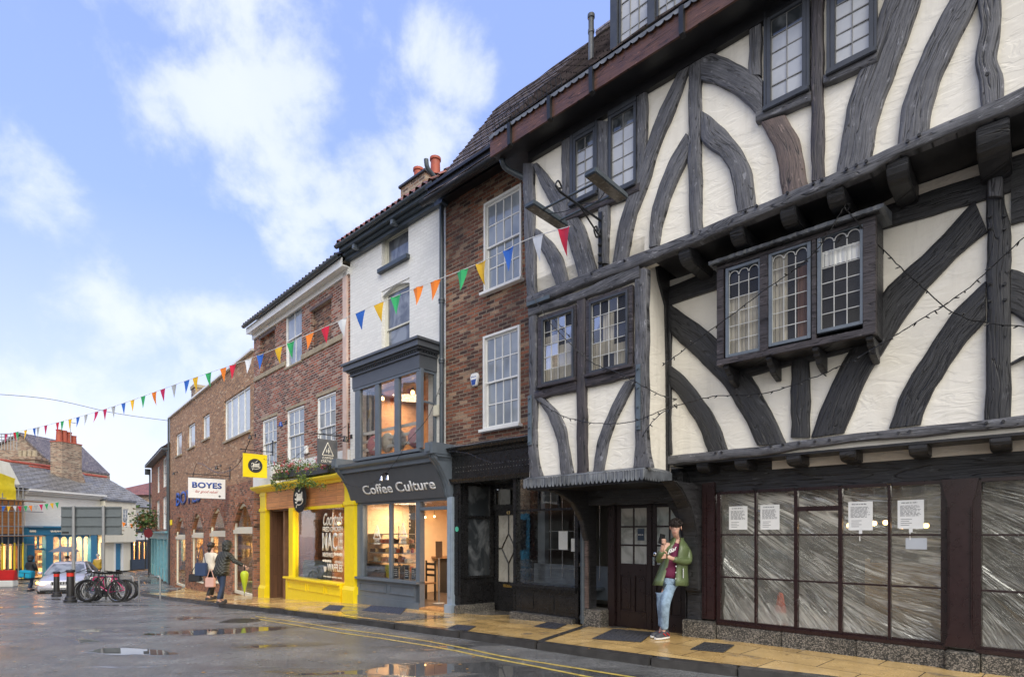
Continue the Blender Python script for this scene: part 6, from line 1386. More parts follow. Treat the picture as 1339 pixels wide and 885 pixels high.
# yellow shopfront
gl=Bk.gz(Bk.x(340)); gr=Bk.gz(Bk.x(455)); zc=Bk.at(445,617,.35)[1]; zfb=Bk.at(445,658.6,.12)[1]; zft=Bk.at(445,630,.12)[1]
sx0,sx1=Bk.x(340,.1),Bk.x(462,.15)+.02
m=MB(); m.prismx([(0,zft),(-.16,zft),(-.20,zft+.05),(-.32,zft+.09),(-.38,zft+.15),(-.38,zc-.02),(0,zc+.08)],sx0-.15,sx1+.0); m.build('cornice',M['yellow'],bb,bevel=.008)
m=MB(); m.box(sx0+.1,sx1-.1,-.12,.1,zfb,zft); m.build('plank_fascia',M['plank'],bb)
def pil(a,b,zb,w2=.04):
    m=MB(); m.box(a,b,-.15,.05,zb-.15,zft); m.box(a-w2,b+w2,-.20,.05,zb-.15,zb+.36); m.prismx([(0,zb+.36),(-.20,zb+.36),(-.15,zb+.46),(0,zb+.46)],a-w2,b+w2); m.box(a-.03,b+.03,-.18,.05,zfb-.05,zfb+.05); m.box(a-.02,b+.02,-.17,.05,zft-.12,zft-.04); m.box(a+.04,b-.04,-.156,-.15,zb+.6,zfb-.15); return m.build('pilaster',M['yellow'],bb,bevel=.01)
pil(Bk.x(340,.15),Bk.x(347,.15),gl); pil(Bk.x(448,.2),Bk.x(461,.2),gr)
ws0,ws1=Bk.x(384.5,.1),Bk.x(448,.1); zsi=Bk.at(383,754,.15)[1]
m=MB(); m.box(Bk.x(379,.1),ws0,-.14,.05,gl-.1,zfb); m.box(ws0,ws1,-.12,.02,zfb-.09,zfb); m.box(Bk.x(374,.15),ws1,-.26,.05,zsi-.06,zsi); m.box(ws0,ws1,-.10,.0,zfb-.62,zfb-.56) if False else None
wn=m.build('shop_window',M['yellow'],bb,bevel=.008); m=MB(); m.box(ws0,ws1,-.06,-.054,zsi,zfb-.09); m.build('pane',M['glass_clear'],wn)
m=MB(); a0=Bk.x(374.5,.15); m.box(a0,ws1,-.18,.05,gl-.1,zsi-.06)
for p,q in ((377,400),(403,424),(426,446)):
    a,b=Bk.x(p,.18),Bk.x(q,.18); m.box(a,b,-.205,-.18,zsi-.16,zsi-.13); m.box(a,b,-.205,-.18,gr+.16,gr+.19); m.box(a,a+.03,-.2,-.18,gr+.19,zsi-.16); m.box(b-.03,b,-.2,-.18,gr+.19,zsi-.16)
m.build('stall_riser',M['yellow'],bb,bevel=.006)
# entrance recess in brown boards
ea,eb=Bk.x(351.5,.1),Bk.x(379,.1)
m=MB(); m.box(ea,eb+.6,1.0,1.05,gl-.1,zfb); m.box(ea-.06,ea,-.05,1.0,gl-.1,zfb); m.box(eb+.02,eb+.08,.05,1.0,gl-.1,zfb); m.box(ea,eb,-.0,1.0,zfb-.05,zfb); m.build('entrance_boarding',M['wooddoor'],bb)
m=MB(); m.box(ea,eb,-.15,1.0,gl-.1,gl+.02); m.build('door_step',M['greyslab'],bb)
for nm,lab,mt,(p,q),(u,v),s in (('menu_sheet','white menu sheet on the brown boarding in the yellow shop entrance','paper',(367,694),(379,721),9),('chalk_board','black chalkboard under the white menu sheet in the yellow shop entrance','chalk',(367,726),(379,753),6)):
    xx,z1=Bk.at(373,p[1] if 0 else (694 if nm[0]=='m' else 726),-.6); z0=Bk.at(373,721 if nm[0]=='m' else 753,-.6)[1]
    y=.98
    a,b=ea+.22,ea+.62; xw=Bk.x(366.5,-.98); 
    th=thing(nm,lab,'menu board' if nm[0]=='c' else 'menu',Bk.world(xw+.28,.98,Bk.at(373,721 if nm[0]=='m' else 753,-.98)[1]),Bk.rz); h=Bk.at(373,694 if nm[0]=='m' else 726,-.98)[1]-Bk.at(373,721 if nm[0]=='m' else 753,-.98)[1]
    m=MB(); m.box(-.25,.25,0,.02,0,h); m.build('panel',M[mt],th); scrib(-.18,.18,h*.1,h*.9,-.002,M['ink' if nm[0]=='m' else 'chalkw'],th,s,'writing',seed=s)
# round sign on the planks
x,z=Bk.at(391,651,.3); th=Bk.root('round_wall_sign','round black disc sign with white swirl lettering on the plank fascia','sign'); th.location=Bk.world(x,-.30,z)
def emblem(th,cx,cz,r,y):
    "hand-drawn script word with a tick above and an underlining swash"
    m=MB()
    def st(P,w=.028): m.tube(crom([(cx+r*a,y,cz+r*b) for a,b in P],18),r*w,5)
    st([(-.08,.52),(.04,.44),(.12,.56),(.34,.78)]); st([(-.55,.18),(-.42,.36),(-.22,.30),(-.30,.05),(-.42,-.12),(-.62,-.02)],.045); st([(-.30,.28),(-.26,-.10),(-.38,-.34),(-.56,-.26)],.04)
    for k in range(4): a=-.16+.18*k; st([(a,.22+.04*k),(a-.03,.0),(a+.0,-.18),(a+.10,-.10)],.045); st([(a-.02,.20),(a+.10,.26),(a+.12,.05),(a+.06,-.02)],.035)
    st([(.52,.42),(.50,.12),(.44,-.08)],.045)
    st([(-.45,-.66),(-.30,-.46),(.10,-.48),(.50,-.36),(.66,-.14),(.52,-.06)],.04)
    m.build('lettering',M['offwhite'],th)
def roundsign(th,r,y=0,back=.0):
    m=MB(); m.lathe([(r,0),(r,.04),(.0005,.04)],(0,y,0),36,'y'); m.lathe([(.0005,0),(r,0)],(0,y,0),36,'y'); m.build('disc',M['charcoal'],th)
    emblem(th,0,0,r,y-.004)
roundsign(th,.42)
# window lettering
def wtxt(s,p0,p1,bold=.01,shear=0,mat='offwhite'):
    a,zt_=Bk.at(p0[0],p0[1],.062); b,zb_=Bk.at(p1[0],p1[1],.062); return text(s,None,a,b,zb_,zt_,-.063,M[mat],wn,'window_lettering',.002,bold=bold,shear=shear)
def wt(s,xa,xb,yt,yb,**k):    # xa..xb photo columns; rows measured at the middle column
    mid=(xa+xb)/2; a=Bk.x(xa,.062); b=Bk.x(xb,.062); t=Bk.at(mid,yt,.062)[1]; bt=Bk.at(mid,yb,.062)[1]; return text(s,None,a,b,bt,t,-.063,M['offwhite'],wn,'window_lettering',.002,**k)
def ws(n_,xa,xb,yt,yb,lp):
    mid=(xa+xb)/2; scrib(Bk.x(xa,.062),Bk.x(xb,.062),Bk.at(mid,yb,.062)[1],Bk.at(mid,yt,.062)[1],-.066,M['offwhite'],wn,1,'window_writing',seed=ord(n_),th=.009,loops=lp)
wt('Cocktails',422.5,448,670,687,shear=.4,bold=.015); wt('FRIED CHICKEN',422,448,688,695,bold=.03); wt('MAC',421.5,441,696,720,bold=.03); wt('& CHEESE',442,448,696,719,bold=.02)
wt('MILKSHAKES',422,436,722,728,bold=.02); ws('a',437,448,720,729,True); ws('b',422,433,730,736,True); ws('c',438,448,731,738,False); wt('WAFFLES',428,448,737,747,bold=.03); ws('d',423,448,752.5,756,False)
m=MB(); x,z=Bk.at(425,743,.063); m.prism([(x-.09,z+.06),(x+.09,z+.06),(x+.06,z-.05),(x,z-.10),(x-.06,z-.05)],-.066,-.063); m.build('window_emblem',M['offwhite'],wn)
# yellow shop interior
room(bb,ea+.9,xr-.1,.08 if 0 else .06,4.0,gl+.1,zfb+.2,paint('brown interior boards',(.23,.12,.065),.5,.3,.2,5),M['warmfloor'])
th=thing('sofa','grey blue bench sofa inside the yellow shop window','sofa',Bk.world(Bk.x(418,-.3),.45,gl+.1),Bk.rz)
m=MB(); m.box(-.85,.9,-.2,.4,.2,.48); m.build('seat',paint('grey blue upholstery',(.10,.14,.17),.5,.1,.1),th,bevel=.04); m=MB(); m.box(-.85,.9,-.32,-.18,.2,zsi-gl+.42); m.build('backrest',paint('grey blue upholstery',(.10,.14,.17),.5,.1,.1),th,bevel=.05)
m=MB(); m.box(-.8,.85,-.15,.35,0,.2); m.build('base',M['dark'],th)
m=MB(); a=Bk.x(400,-1.6); m.box(a,a+.9,1.6,1.62,zsi+.55,zsi+1.6); m.box(a+.15,a+.18,1.58,1.6,zsi+.55,zsi+1.6); m.box(a+.6,a+.63,1.58,1.6,zsi+.55,zsi+1.6); m.build('inner_window',M['white'],bb)
m=MB(); m.box(a+.3,a+.55,1.52,1.58,gl+.1,zfb-.4); m.build('yellow_post',M['yellow'],bb)
m=MB(); m.box(ea+.9,xr-.15,1.3,1.4,zfb-.62,zfb-.5); m.build('beam',paint('ochre beam',(.6,.36,.05),.5,.2,.1),bb)
for k,(px,py) in enumerate(((443,684),(391,688),(410,687))):
    x,z=Bk.at(px,py,-.9); th=thing('pendant_bulb',('warm pendant bulb at the right of the yellow shop window','warm pendant bulb at the left of the yellow shop window','warm pendant bulb in the middle of the yellow shop window')[k],'pendant lamp',Bk.world(x,.9,z),Bk.rz,'pendant bulbs in the yellow shop')
    m=MB(); m.ball((0,0,0),.05,10); m.build('bulb',M['bulb'],th); m=MB(); m.tube([(0,0,.04),(0,0,zfb+.1-z)],.006,5); m.build('flex',M['blackpaint'],th)
l=bpy.data.lights.new('warm',"AREA"); l.energy=240; l.color=(1,.72,.45); l.size=1; o=bpy.data.objects.new('warm_ceiling_light',l); C.objects.link(o); o.location=Bk.world((ea+xr)/2+.4,1.8,zfb); tag(o,'warm ceiling light inside the yellow fronted shop','ceiling light')
# hanging signs on brackets (perpendicular to the wall)
def perp_n(f,xw,px):
    "how far out from the wall the point at local x=xw shows at photo column px"
    lo,hi=-.5,4
    for _ in range(50):
        mid=(lo+hi)/2
        if f.x(px,mid)>xw: hi=mid
        else: lo=mid
    return (lo+hi)/2
def sign_board(f,xw,pl,pr,zt_ref,zb_ref,name,label,mat,cat='hanging sign'):
    "xw: local x of the sign plane; pl,pr photo columns; z from the outer edge rows"
    n0,n1_=perp_n(f,xw,pr),perp_n(f,xw,pl)
    zt_=f.at(pl,zt_ref,n1_)[1]; zb_=f.at(pl,zb_ref,n1_)[1]
    th=thing(name,label,cat,f.world(xw,0,zb_),f.rz)
    th.rotation_euler=(0,0,f.rz+PI/2)   # local x runs out from the wall towards... the street on the left
    H_=zt_-zb_
    m=MB(); m.box(-n1_,-n0,-.02,.02,0,H_); m.build('board',mat,th,bevel=.004)
    m=MB(); m.tube([(0,0,H_+.12),(-n1_-.08,0,H_+.12)],.013,8); m.tube([(0,0,H_+.45),(-n1_*.6,0,H_+.12)],.008,6)
    for u in (.12,.88): m.tube([(-n0-(n1_-n0)*u,0,H_),(-n0-(n1_-n0)*u,0,H_+.12)],.007,5)
    m.box(-.02,.0,-.04,.04,H_-.0,H_+.5); m.build('bracket',M['iron'],th)
    return th,n0,n1_,H_
# hanging signs
th,n0,n1_,H_=sign_board(Bk,Bk.x(357),317.5,349,592,623,'hanging_sign','bright yellow square hanging sign with a black lettered disc',M['yellow'])
r=(n1_-n0)*.30; cx=-(n0+n1_)/2
m=MB(); m.lathe([(.0005,0),(r,0),(r,.006),(.0005,.006)],(cx,-.028,H_/2),32,'y'); m.build('disc',M['charcoal'],th)
emblem(th,cx,H_/2,r,-.031)
th,n0,n1_,H_=sign_board(Bk,-.12,415,441,573,606,'hanging_sign','dark grey square hanging sign with white triangle over two rows of lettering',M['greyshop_d'])
cx=-(n0+n1_)/2; w=n1_-n0
tri(th,cx,H_*.36,w*.56,-.024,M['offwhite']); text('COFFEE\nCULTURE',None,cx-w*.33,cx+w*.33,H_*.07,H_*.30,-.021,M['offwhite'],th,'lettering',.003,bold=.02,space=1.15)
# =================================================================== brick store
Zb=Bk.depth(332); By=Fac(35,332,Zb,0.0); By.zr=g(25); By.o.z=By.zr
by=By.root('brick_store','long flat topped brown brick store with round arched ground floor windows and blue letters','building')
xl=By.x(222); xr=0.0; zt=By.at(222,549)[1]; zt=(zt+By.at(330,458)[1])/2; zb_=By.at(222,762)[1]-.3; zb2_=-.3
zmid=By.at(300,640)[1]
arches=[(229.5,242.5,676,764),(250.6,266.5,671,765),(274,295,664,768),(305,330.5,657,771)]
H2=[]; 
big=(By.x(293.3),By.x(327),By.at(293,578)[1],By.at(293.3,525)[1]); ws=[(By.x(265),By.x(274),By.at(265,576)[1],By.at(265,545)[1]),(By.x(246),By.x(255),By.at(246,587)[1],By.at(246,557)[1]),(By.x(230),By.x(237.6),By.at(230,597)[1],By.at(230,569)[1])]
ar=[]
for a,b,t_,bt in arches:
    x0,x1=By.x(a),By.x(b); ztp=By.at((a+b)/2,t_)[1]; ar.append((x0,x1,By.gz((x0+x1)/2)+.25,ztp))
zsplit=max(a[3] for a in ar)+.75
m=MB(); wall(m,xl,xr,zsplit,zt,0,.3,[big]+ws); m.build('upper_brick_wall',M['brickB'],by)
m=MB(); wall(m,xl,xr,-1.3,zsplit,-.012,.3,[(a[0],a[1],-2,a[3]) for a in ar]); 
for a in ar:
    w=a[1]-a[0]; rise=w*.36; pts=[(a[0],a[3]+.001)]+[(a[0]+w*k/12,a[3]-rise+rise*math.sin(PI*k/12)) for k in range(13)]+[(a[1],a[3]+.001)]
    m.prism(pts[:8]+[((a[0]+a[1])/2,a[3]+.001)],-.012,.3); m.prism([((a[0]+a[1])/2,a[3]+.001)]+pts[7:],-.012,.3)
m.build('arcade_brick_wall',M['brickL'],by)
# arch rings
for a in ar:
    w=a[1]-a[0]; rise=w*.36; m=MB()
    for k in range(16):
        t0,t1=PI*k/16+.02,PI*(k+1)/16-.02; cx=(a[0]+a[1])/2
        def P(t,q): return (cx-(w/2+q)*math.cos(t),a[3]-rise+(rise+q)*math.sin(t))
        m.prism([P(t0,.0),P(t1,.0),P(t1,.24),P(t0,.24)],-.03,.1)
    m.build('arch_ring',M['brickL'],by,bevel=.006)
for k,a in enumerate(ar):
    w=a[1]-a[0]; rise=w*.36; ztr_=a[3]-rise-.05; gz0=a[2]-.25; m=MB()
    y=.05; c=.11
    door_=k in(0,3)
    m.box(a[0],a[0]+c,y,y+.08,gz0,a[3]); m.box(a[1]-c,a[1],y,y+.08,gz0,a[3]); m.box(a[0]+.003,a[1]-.003,y-.05,y+.08,ztr_-.2,ztr_-.05); m.box(a[0]+c,a[1]-c,y,y+.08,ztr_-.05,ztr_+.05)
    cx=(a[0]+a[1])/2; vs=[]
    for q in range(12):
        t0,t1=PI*q/12,PI*(q+1)/12; m.prism([(cx-w/2*math.cos(t0),a[3]-rise+rise*math.sin(t0)),(cx-w/2*math.cos(t1),a[3]-rise+rise*math.sin(t1)),(cx-(w/2-c)*math.cos(t1),a[3]-rise+(rise-c)*math.sin(t1)),(cx-(w/2-c)*math.cos(t0),a[3]-rise+(rise-c)*math.sin(t0))],y,y+.08)
    m.box(a[0]+c,a[1]-c,y,y+.08,gz0,gz0+(.42 if not door_ else .12))
    if not door_: m.box(a[0]+.003,a[1]-.003,y-.09,y,gz0+.40,gz0+.46)
    wn=m.build('arched_window',M['cream'],by,bevel=.006)
    m=MB(); m.box(a[0]+c,a[1]-c,y+.03,y+.036,gz0+.1,a[3]-.1); m.build('pane',M['glass_clear'],wn)
    if not door_: m=MB(); m.box(a[0],a[1],-.0,.045,gz0-.3,gz0+.38); m.build('brick_apron',M['brickL'],by)
room(by,xl+.1,xr-.1,.4,5,-1.0,zsplit-.2,paint('pale shop interior',(.55,.55,.48),.7,.5,.1,1.5),M['warmfloor'])
for k,(u,v,mt,h) in enumerate(((.2,1.2,'navy',1.5),(.45,.9,'offwhite',1.9),(.55,1.4,'cushgrey',1.6),(.78,1.0,'leafy',1.5),(.9,1.6,'offwhite',2.1),(.33,1.5,'bluelet',1.7))):
    m=MB(); m.box(-.4,.4,-.2,.2,0,h)
    for q in range(4): m.box(-.42,.42,-.24,-.2,h*.2*q+.1,h*.2*q+.16)
    tag(m.build('display_rack',M[mt],None,loc=By.world(xl+(xr-xl)*u,v,-.9),rotz=By.rz),('navy display rack inside the brick store','tall off white display rack inside the brick store','grey display rack inside the brick store','green display rack inside the brick store','tallest off white rack near the store door','blue display rack inside the brick store')[k],'display rack','display racks inside the brick store')
for u in (.3,.7):
    l=bpy.data.lights.new('store',"AREA"); l.energy=170; l.color=(1,.93,.75); l.size=2; o=bpy.data.objects.new('ceiling_light',l); C.objects.link(o); o.location=By.world(xl+(xr-xl)*u,1.8,zsplit-.3); tag(o,'pale ceiling light inside the brown brick store','ceiling light','ceiling lights of the store')
# upper windows
def casement(rc,nv):
    xa,xb,za,zb=rc; m=MB(); c=.08; y=.05
    m.box(xa,xa+c,y,y+.08,za,zb); m.box(xb-c,xb,y,y+.08,za,zb); m.box(xa+c,xb-c,y,y+.08,zb-c,zb); m.box(xa+c,xb-c,y,y+.08,za,za+c)
    for i in range(1,nv): xx=xa+(xb-xa)*i/nv; m.box(xx-.03,xx+.03,y,y+.07,za+c,zb-c)
    w=m.build('window',M['white'],by,bevel=.005); m=MB(); m.box(xa+c,xb-c,y+.03,y+.035,za+c,zb-c); m.build('pane',paint('net curtain behind glass',(.50,.54,.55),.12,.15,.05,3,spec=.8),w)
    m=MB(); m.box(xa-.06,xb+.06,-.06,.1,za-.08,za); m.build('sill',M['stone'],w)
casement(big,4); [casement(w,1) for w in ws]
m=MB(); m.box(xl-.05,xr+.02,-.10,.35,zt,zt+.09); m.build('coping',M['white'],by,bevel=.01)
m=MB(); m.box(xl+.35,xl+1.2,1.0,1.8,zt-.2,By.at(234,524,-1.0)[1]); m.build('chimney',M['brickC'],by); m=MB(); m.box(xl+.3,xl+1.25,.95,1.85,By.at(234,524,-1.0)[1],By.at(234,522,-1.0)[1]+.08); m.build('chimney_cap',M['stone'],by)
m=MB(); m.box(xl,xr,.3,7,zt-.5,zt-.05); m.build('flat_roof',M['lead'],by); m=MB(); m.box(xr-.3,xr,.3,7,-1,zt-.02); m.box(xl,xl+.3,.3,7,-1,zt-.02); m.build('side_wall',M['brickB'],by)
a=By.x(230.5,.03); b=By.x(262,.03); zz0=By.at(231,662,.03)[1]; zz1=By.at(231,643,.03)[1]; text('BOYES',None,a,b,zz0+.02,zz1-.05,-.03,M['bluelet'],by,'lettering',.02,bold=.02)
m=MB(); m.tube([(xl+.12,-.08,-.9),(xl+.12,-.08,zt)],.05,8); m.build('drainpipe_run',M['pipe'],by,smooth=True)
th,n0,n1_,H_=sign_board(By,By.x(301),246,294.5,623.2,651,'hanging_sign','white rectangular hanging sign with bold blue capitals over red script',M['white2'])
w=n1_-n0; text('BOYES',None,-n1_+w*.1,-n0-w*.1,H_*.50,H_*.78,-.021,M['bluelet'],th,'lettering',.004,bold=.035,space=1.05); text('for good value!',None,-n1_+w*.18,-n0-w*.2,H_*.24,H_*.40,-.021,M['redlet'],th,'lettering',.003,shear=.4,bold=.005)
m=MB(); m.lathe([(.0005,0),(.04,0),(.04,.005),(.0005,.005)],(-n0-w*.16,-.026,H_*.14),12,'y'); m.box(-n1_,-n0,-.024,-.02,H_-.02,H_); m.box(-n1_,-n0,-.024,-.02,0,.02); m.build('printed_mark',M['ink'],th)
# wall lamps and cameras
def wall_lamp(f,px,py,label,mat='blackpaint',n=.18):
    x,z=f.at(px,py,n); th=thing('wall_lamp',label,'wall lamp',f.world(x,0,z),f.rz); m=MB(); m.tube([(0,0,.05),(0,-n,.02)],.012,6); m.box(-.04,.04,-.02,0,0,.1); m.build('bracket',M['iron'],th); m=MB(); m.lathe([(.03,.02),(.07,-.12),(.06,-.13)],(0,-n,.02),12); m.build('shade',M[mat],th,smooth=True)
wall_lamp(Bk,367,553,'blue wall lamp between the two leftmost white sashes of the red brick house','bluelet'); wall_lamp(By,327,570,'black wall lamp high on the brick store beside the large white window'); wall_lamp(By,227,618,'black wall lamp at the far left corner of the brick store'); wall_lamp(Bk,451.5,572,'black lantern hanging beside the grey bay window')
wall_lamp(By,283,610,'black wall lamp above the white hanging sign')
x,z=Bk.at(402,588,.0); m=MB(); m.box(-.09,.09,-.08,0,-.12,.12); tag(m.build('utility_box',M['white'],None,bevel=.02,loc=Bk.world(x,0,z),rotz=Bk.rz),'white rounded box on the red brick wall above the flower planters','utility box')
x,z=By.at(225,683,.0); m=MB(); m.box(-.12,.12,-.1,0,-.15,.15); tag(m.build('yellow_box',M['ytarp'],None,bevel=.02,loc=By.world(x,0,z),rotz=By.rz),'small yellow box on the far corner of the brick store','utility box')
# flower planters on the yellow cornice
def planter(f,pa,pb,ybase,ytop,label,n,flow,leafm,seed,trail=.3,dens=420):
    random.seed(seed); x0,x1=f.x(pa,n),f.x(pb,n); z0=f.at(pa,ybase,n)[1]; z1=f.at(pb,ytop,n)[1]; th=thing('flower_planter',label,'planter',f.world((x0+x1)/2,-n,z0),f.rz); w=(x1-x0)/2; h=z1-z0
    m=MB(); m.box(-w,w,-.12,.12,0,.2); m.build('trough',M['casement_d'],th,bevel=.01)
    def lv(m,c,s):
        d=Vector((random.gauss(0,1),random.gauss(0,1)-.4,random.gauss(0,.8)+.3)).normalized(); a=d.orthogonal().normalized(); b=d.cross(a); k=random.random()*6; a2=a*math.cos(k)+b*math.sin(k); b2=d.cross(a2)
        m.add([c-a2*s,c+b2*s*.6,c+a2*s,c-b2*s*.6],[(0,1,2,3)])
    m=MB(); m2=MB(); fl1=MB(); fl2=MB(); cl=[(random.uniform(-w,w),random.uniform(-.15,.1),random.uniform(.1,h),random.uniform(.12,.22)) for _ in range(16)]+[(random.uniform(-w,w),-.16,random.uniform(-trail,.1),random.uniform(.08,.14)) for _ in range(9)]
    for _ in range(dens*3):
        c=random.choice(cl); p=Vector((c[0],c[1],c[2]))+Vector((random.gauss(0,1),random.gauss(0,1),random.gauss(0,1)))*c[3]*.55; lv(m if random.random()<.6 else m2,p,random.uniform(.018,.038))
    m.build('foliage',M['leaf'],th); m2.build('foliage',leafm,th)
    for _ in range(26):
        c=random.choice(cl[:16]); p=Vector((c[0],c[1]-.1,c[2]+random.uniform(0,.1))); q=fl1 if random.random()<.6 else fl2
        for _ in range(14): lv(q,p+Vector((random.gauss(0,1),random.gauss(0,1),random.gauss(0,1)))*.028,.020)
    fl1.build('flowers',M[flow[0]],th); fl2.build('flowers',M[flow[1]],th); return th
planter(Bk,361,388,628,606,'long planter of pink geraniums on the yellow cornice beside the yellow sign',.28,('fpink','fred'),M['leaf'],3)
planter(Bk,398,434,624,600,'overflowing planter of red flowers and trailing yellow green leaves on the yellow cornice',.28,('fred','fpink'),M['leafy'],8,.45,520)
# bunting
def bunting(path,cols,size,label,name='bunting',first=.5,seed=1,rope=.006,pxs=None):
    P=crom([tuple(p) for p in path],160); random.seed(seed)
    c0=Vector(P[0]); th=thing(name,label,'bunting',c0); m=MB(); m.tube([Vector(p)-c0 for p in P],rope,5); m.build('cord',M['paper'],th)
    d=[0]
    for a,b in zip(P,P[1:]): d.append(d[-1]+math.dist(a,b))
    n=len(cols); 
    for k,c in enumerate(cols):
        
        if pxs:
            X=[CX+F*p_[0]/p_[1] for p_ in P]; i=min(range(len(X)-1),key=lambda j:abs((X[j]+X[j+1])/2-pxs[k])); u=min(max((X[i]-pxs[k])/(X[i]-X[i+1]),0),1)
        else: t=(k+first)/(n)*d[-1]; i=max(j for j in range(len(d)) if d[j]<=t); i=min(i,len(P)-2); u=(t-d[i])/(d[i+1]-d[i])
        p=Vector(P[i]).lerp(Vector(P[i+1]),u)-c0; tg=(Vector(P[i+1])-Vector(P[i])).normalized(); side=Vector((-tg.y,tg.x,0)).normalized()
        w=size*.40; L_=size; vs=[];fs=[]; sw=random.uniform(-.22,.22); cv=random.uniform(-.25,.25); ax=random.uniform(-.12,.12)
        for r in range(5):
            v=r/4; hw=w*(1-v); q=p+tg*(ax*v*L_)+side*(sw*v*v*L_)-Vector((0,0,L_*v)); 
            for e in (-1,0,1): vs.append(q+tg*(hw*e)+side*(cv*hw*(abs(e)-.5)))
        for r in range(4):
            for e in (0,1): b=r*3+e; fs.append((b,b+1,b+4,b+3))
        m=MB(); m.add(vs,fs); m.build('pennant',FLAG[c],th)
    return th
path=[wp(745,296,7.0),wp(690,313,7.9),wp(640,338,8.7),(wp(600,355,9.3)),wp(520,386,10.4),wp(440,421,11.4),wp(340,464,12.9),wp(245,497,14.6),wp(140,534,17.2),wp(60,556,19.8),wp(-10,571,22.5),wp(-120,592,28)]
PX=[738,703,665,629,604,569,546,518,495,471,447,425,405,381,364,341,325,305,292,273,255.6,244,228,212.7,202,187,174,162,149,137,125.4,113,102,91,81,75,60,49,45,34,23,18.5,7.6,-4,-14,-25,-36]
cl='red white blue yellow green orange orange green yellow blue white red orange green yellow blue white red orange green yellow blue grey crimson orange green yellow blue grey crimson crimson grey blue yellow green red crimson grey blue yellow green red crimson grey blue yellow green'.split()
bunting(path,cl,.35,'long string of bright triangular flags crossing the street from the half timbered house',pxs=PX)
bunting([wp(-20,661,30),wp(35,661,29.5),wp(78,656,29)],['green','orange','crimson','blue','yellow','white','red','green','orange','grey','crimson','green','yellow','green'],.32,'short string of small flags over the blue shopfront left of the sign board',seed=4)
bunting([wp(131,660,38),wp(160,682,38),wp(200,686,38)],['green','yellow','green','orange','orange','red','crimson'],.34,'short string of small flags on the white houses right of the sign board',seed=5)
m=MB(); p=crom([wp(-60,512,24),wp(60,521,25),wp(150,540,27),wp(221,550,30)],30); c0=Vector(p[0]); m.tube([Vector(q)-c0 for q in p],.012,5); tag(m.build('overhead_cable',M['blackpaint'],None,loc=c0),'thin dark cable crossing the sky from the left to the brick store','cable')
# fairy light strings on the half timbered front
def FP(l): return [T.world(T.x(px,n),-n,T.at(px,py,n)[1]) for px,py,n in l]
festoon('string_lights',FP([(866,478,1.25),(895,457,1.1),(1000,380,.95),(1065,330,.95),(1103,272,.95),(1108,276,.95),(1150,322,.7),(1205,375,.6),(1260,415,.55),(1345,428,.5)]),'dark fairy light string looped over the top of the projecting window box',bulbs=44)
festoon('string_lights',FP([(840,570,1.3),(868,538,1.2),(930,519,.8),(1000,514,.8),(1080,487,.8),(1140,457,.8),(1200,420,.6),(1262,380,.6),(1345,305,.6)]),'dark fairy light string slung below the projecting window box and up to the right edge',bulbs=40)
festoon('string_lights',FP([(695,384,1.25),(722,425,1.25),(772,472,1.2),(808,487,1.2),(860,515,1.2),(885,522,.9)]),'dark fairy light string drooping across the two bay windows',bulbs=20)
festoon('string_lights',FP([(698,520,1.2),(735,543,1.25),(780,553,1.25),(830,550,1.25),(885,528,.9)]),'dark fairy light string sagging across the braces under the bay windows',bulbs=18)
def FS(f,l): return [f.world(f.x(px,n),-n,f.at(px,py,n)[1]) for px,py,n in l]
festoon('string_lights',FS(S,[(586,590,.35),(610,592,.35),(640,604,.4),(668,602,.4),(694,588,.4)]),'fairy light string sagging under the black shop cornice',bulbs=16)
festoon('string_lights',FS(Cf,[(446,628,.6),(462,636,.55),(480,634,.5),(497,625,.6),(515,606,.65),(535,575,.6),(560,545,.6),(577,500,.2)]),'fairy light string running over the coffee shop fascia up to the drainpipe',bulbs=20)
festoon('string_lights',FS(Bk,[(345,600,.5),(372,605,.5),(395,590,.6),(420,568,.5),(452,570,.4)]),'fairy light string across the red brick house above the planters',bulbs=14)
festoon('string_lights',FS(By,[(250,640,.6),(258,606,.3),(285,618,.4),(310,608,.4),(327,575,.3)]),'dark cable with lamps looped over the brick store wall',bulbs=6,r=.012)
# =================================================================== small brick house with teal shopfront beyond the store
Zq=By.depth(222); Q=Fac(110,222,Zq,0.0); Q.zr=-1.25; Q.o.z=-1.25
qb=Q.root('teal_fronted_house','narrow brick house with white sashes above a pale teal shopfront beyond the store','building')
xl=Q.x(198); zt=Q.at(208,602)[1]; zs=Q.at(208,697)[1]
def rq(a,b,c,d): return (Q.x(a),Q.x(b),Q.at(a,d)[1],Q.at(a,c)[1])
wd=[rq(213,217.5,600,638),rq(205.5,208.5,611,645),rq(213,217.5,650,692),rq(205,208.5,655,692)]
m=MB(); wall(m,xl,-.02,zs,zt,0,.3,wd); m.build('brick_wall',M['brickL'],qb)
for w in wd: sash(qb,w,.04,2,2,2,M['white'],M['glass_curt'],bar=.02)
m=MB(); m.box(xl,-.02,-.12,.2,zs-.35,zs); m.box(xl,-.02,-.25,.1,zs,zs+.12); m.box(xl,-.02,-.05,.1,0,.7)
n=6
for i in range(n+1): x=xl+( -.02-xl)*i/n; m.box(x-.10,x+.10,-.14,.15,0,zs-.35)
m.build('shopfront',M['teal'],qb,bevel=.01); m=MB(); m.box(xl,-.05,.16,.2,.7,zs-.35); m.build('pane',M['glass_mid'],qb)
m=MB(); m.box(xl-.1,0,-.4,.1,zt,zt+.12); m.build('eaves_board',M['pipe'],qb); m=MB(); roof(m,xl-.1,0,-.42,zt+.12,2.5,zt+2.4,10); m.build('roof',M['slate'],qb); m=MB(); m.prismx([(0,0),(0,zt),(2.5,zt+2.3),(5,zt),(5,0)],xl,xl+.25); m.build('side_wall',M['brickL'],qb)
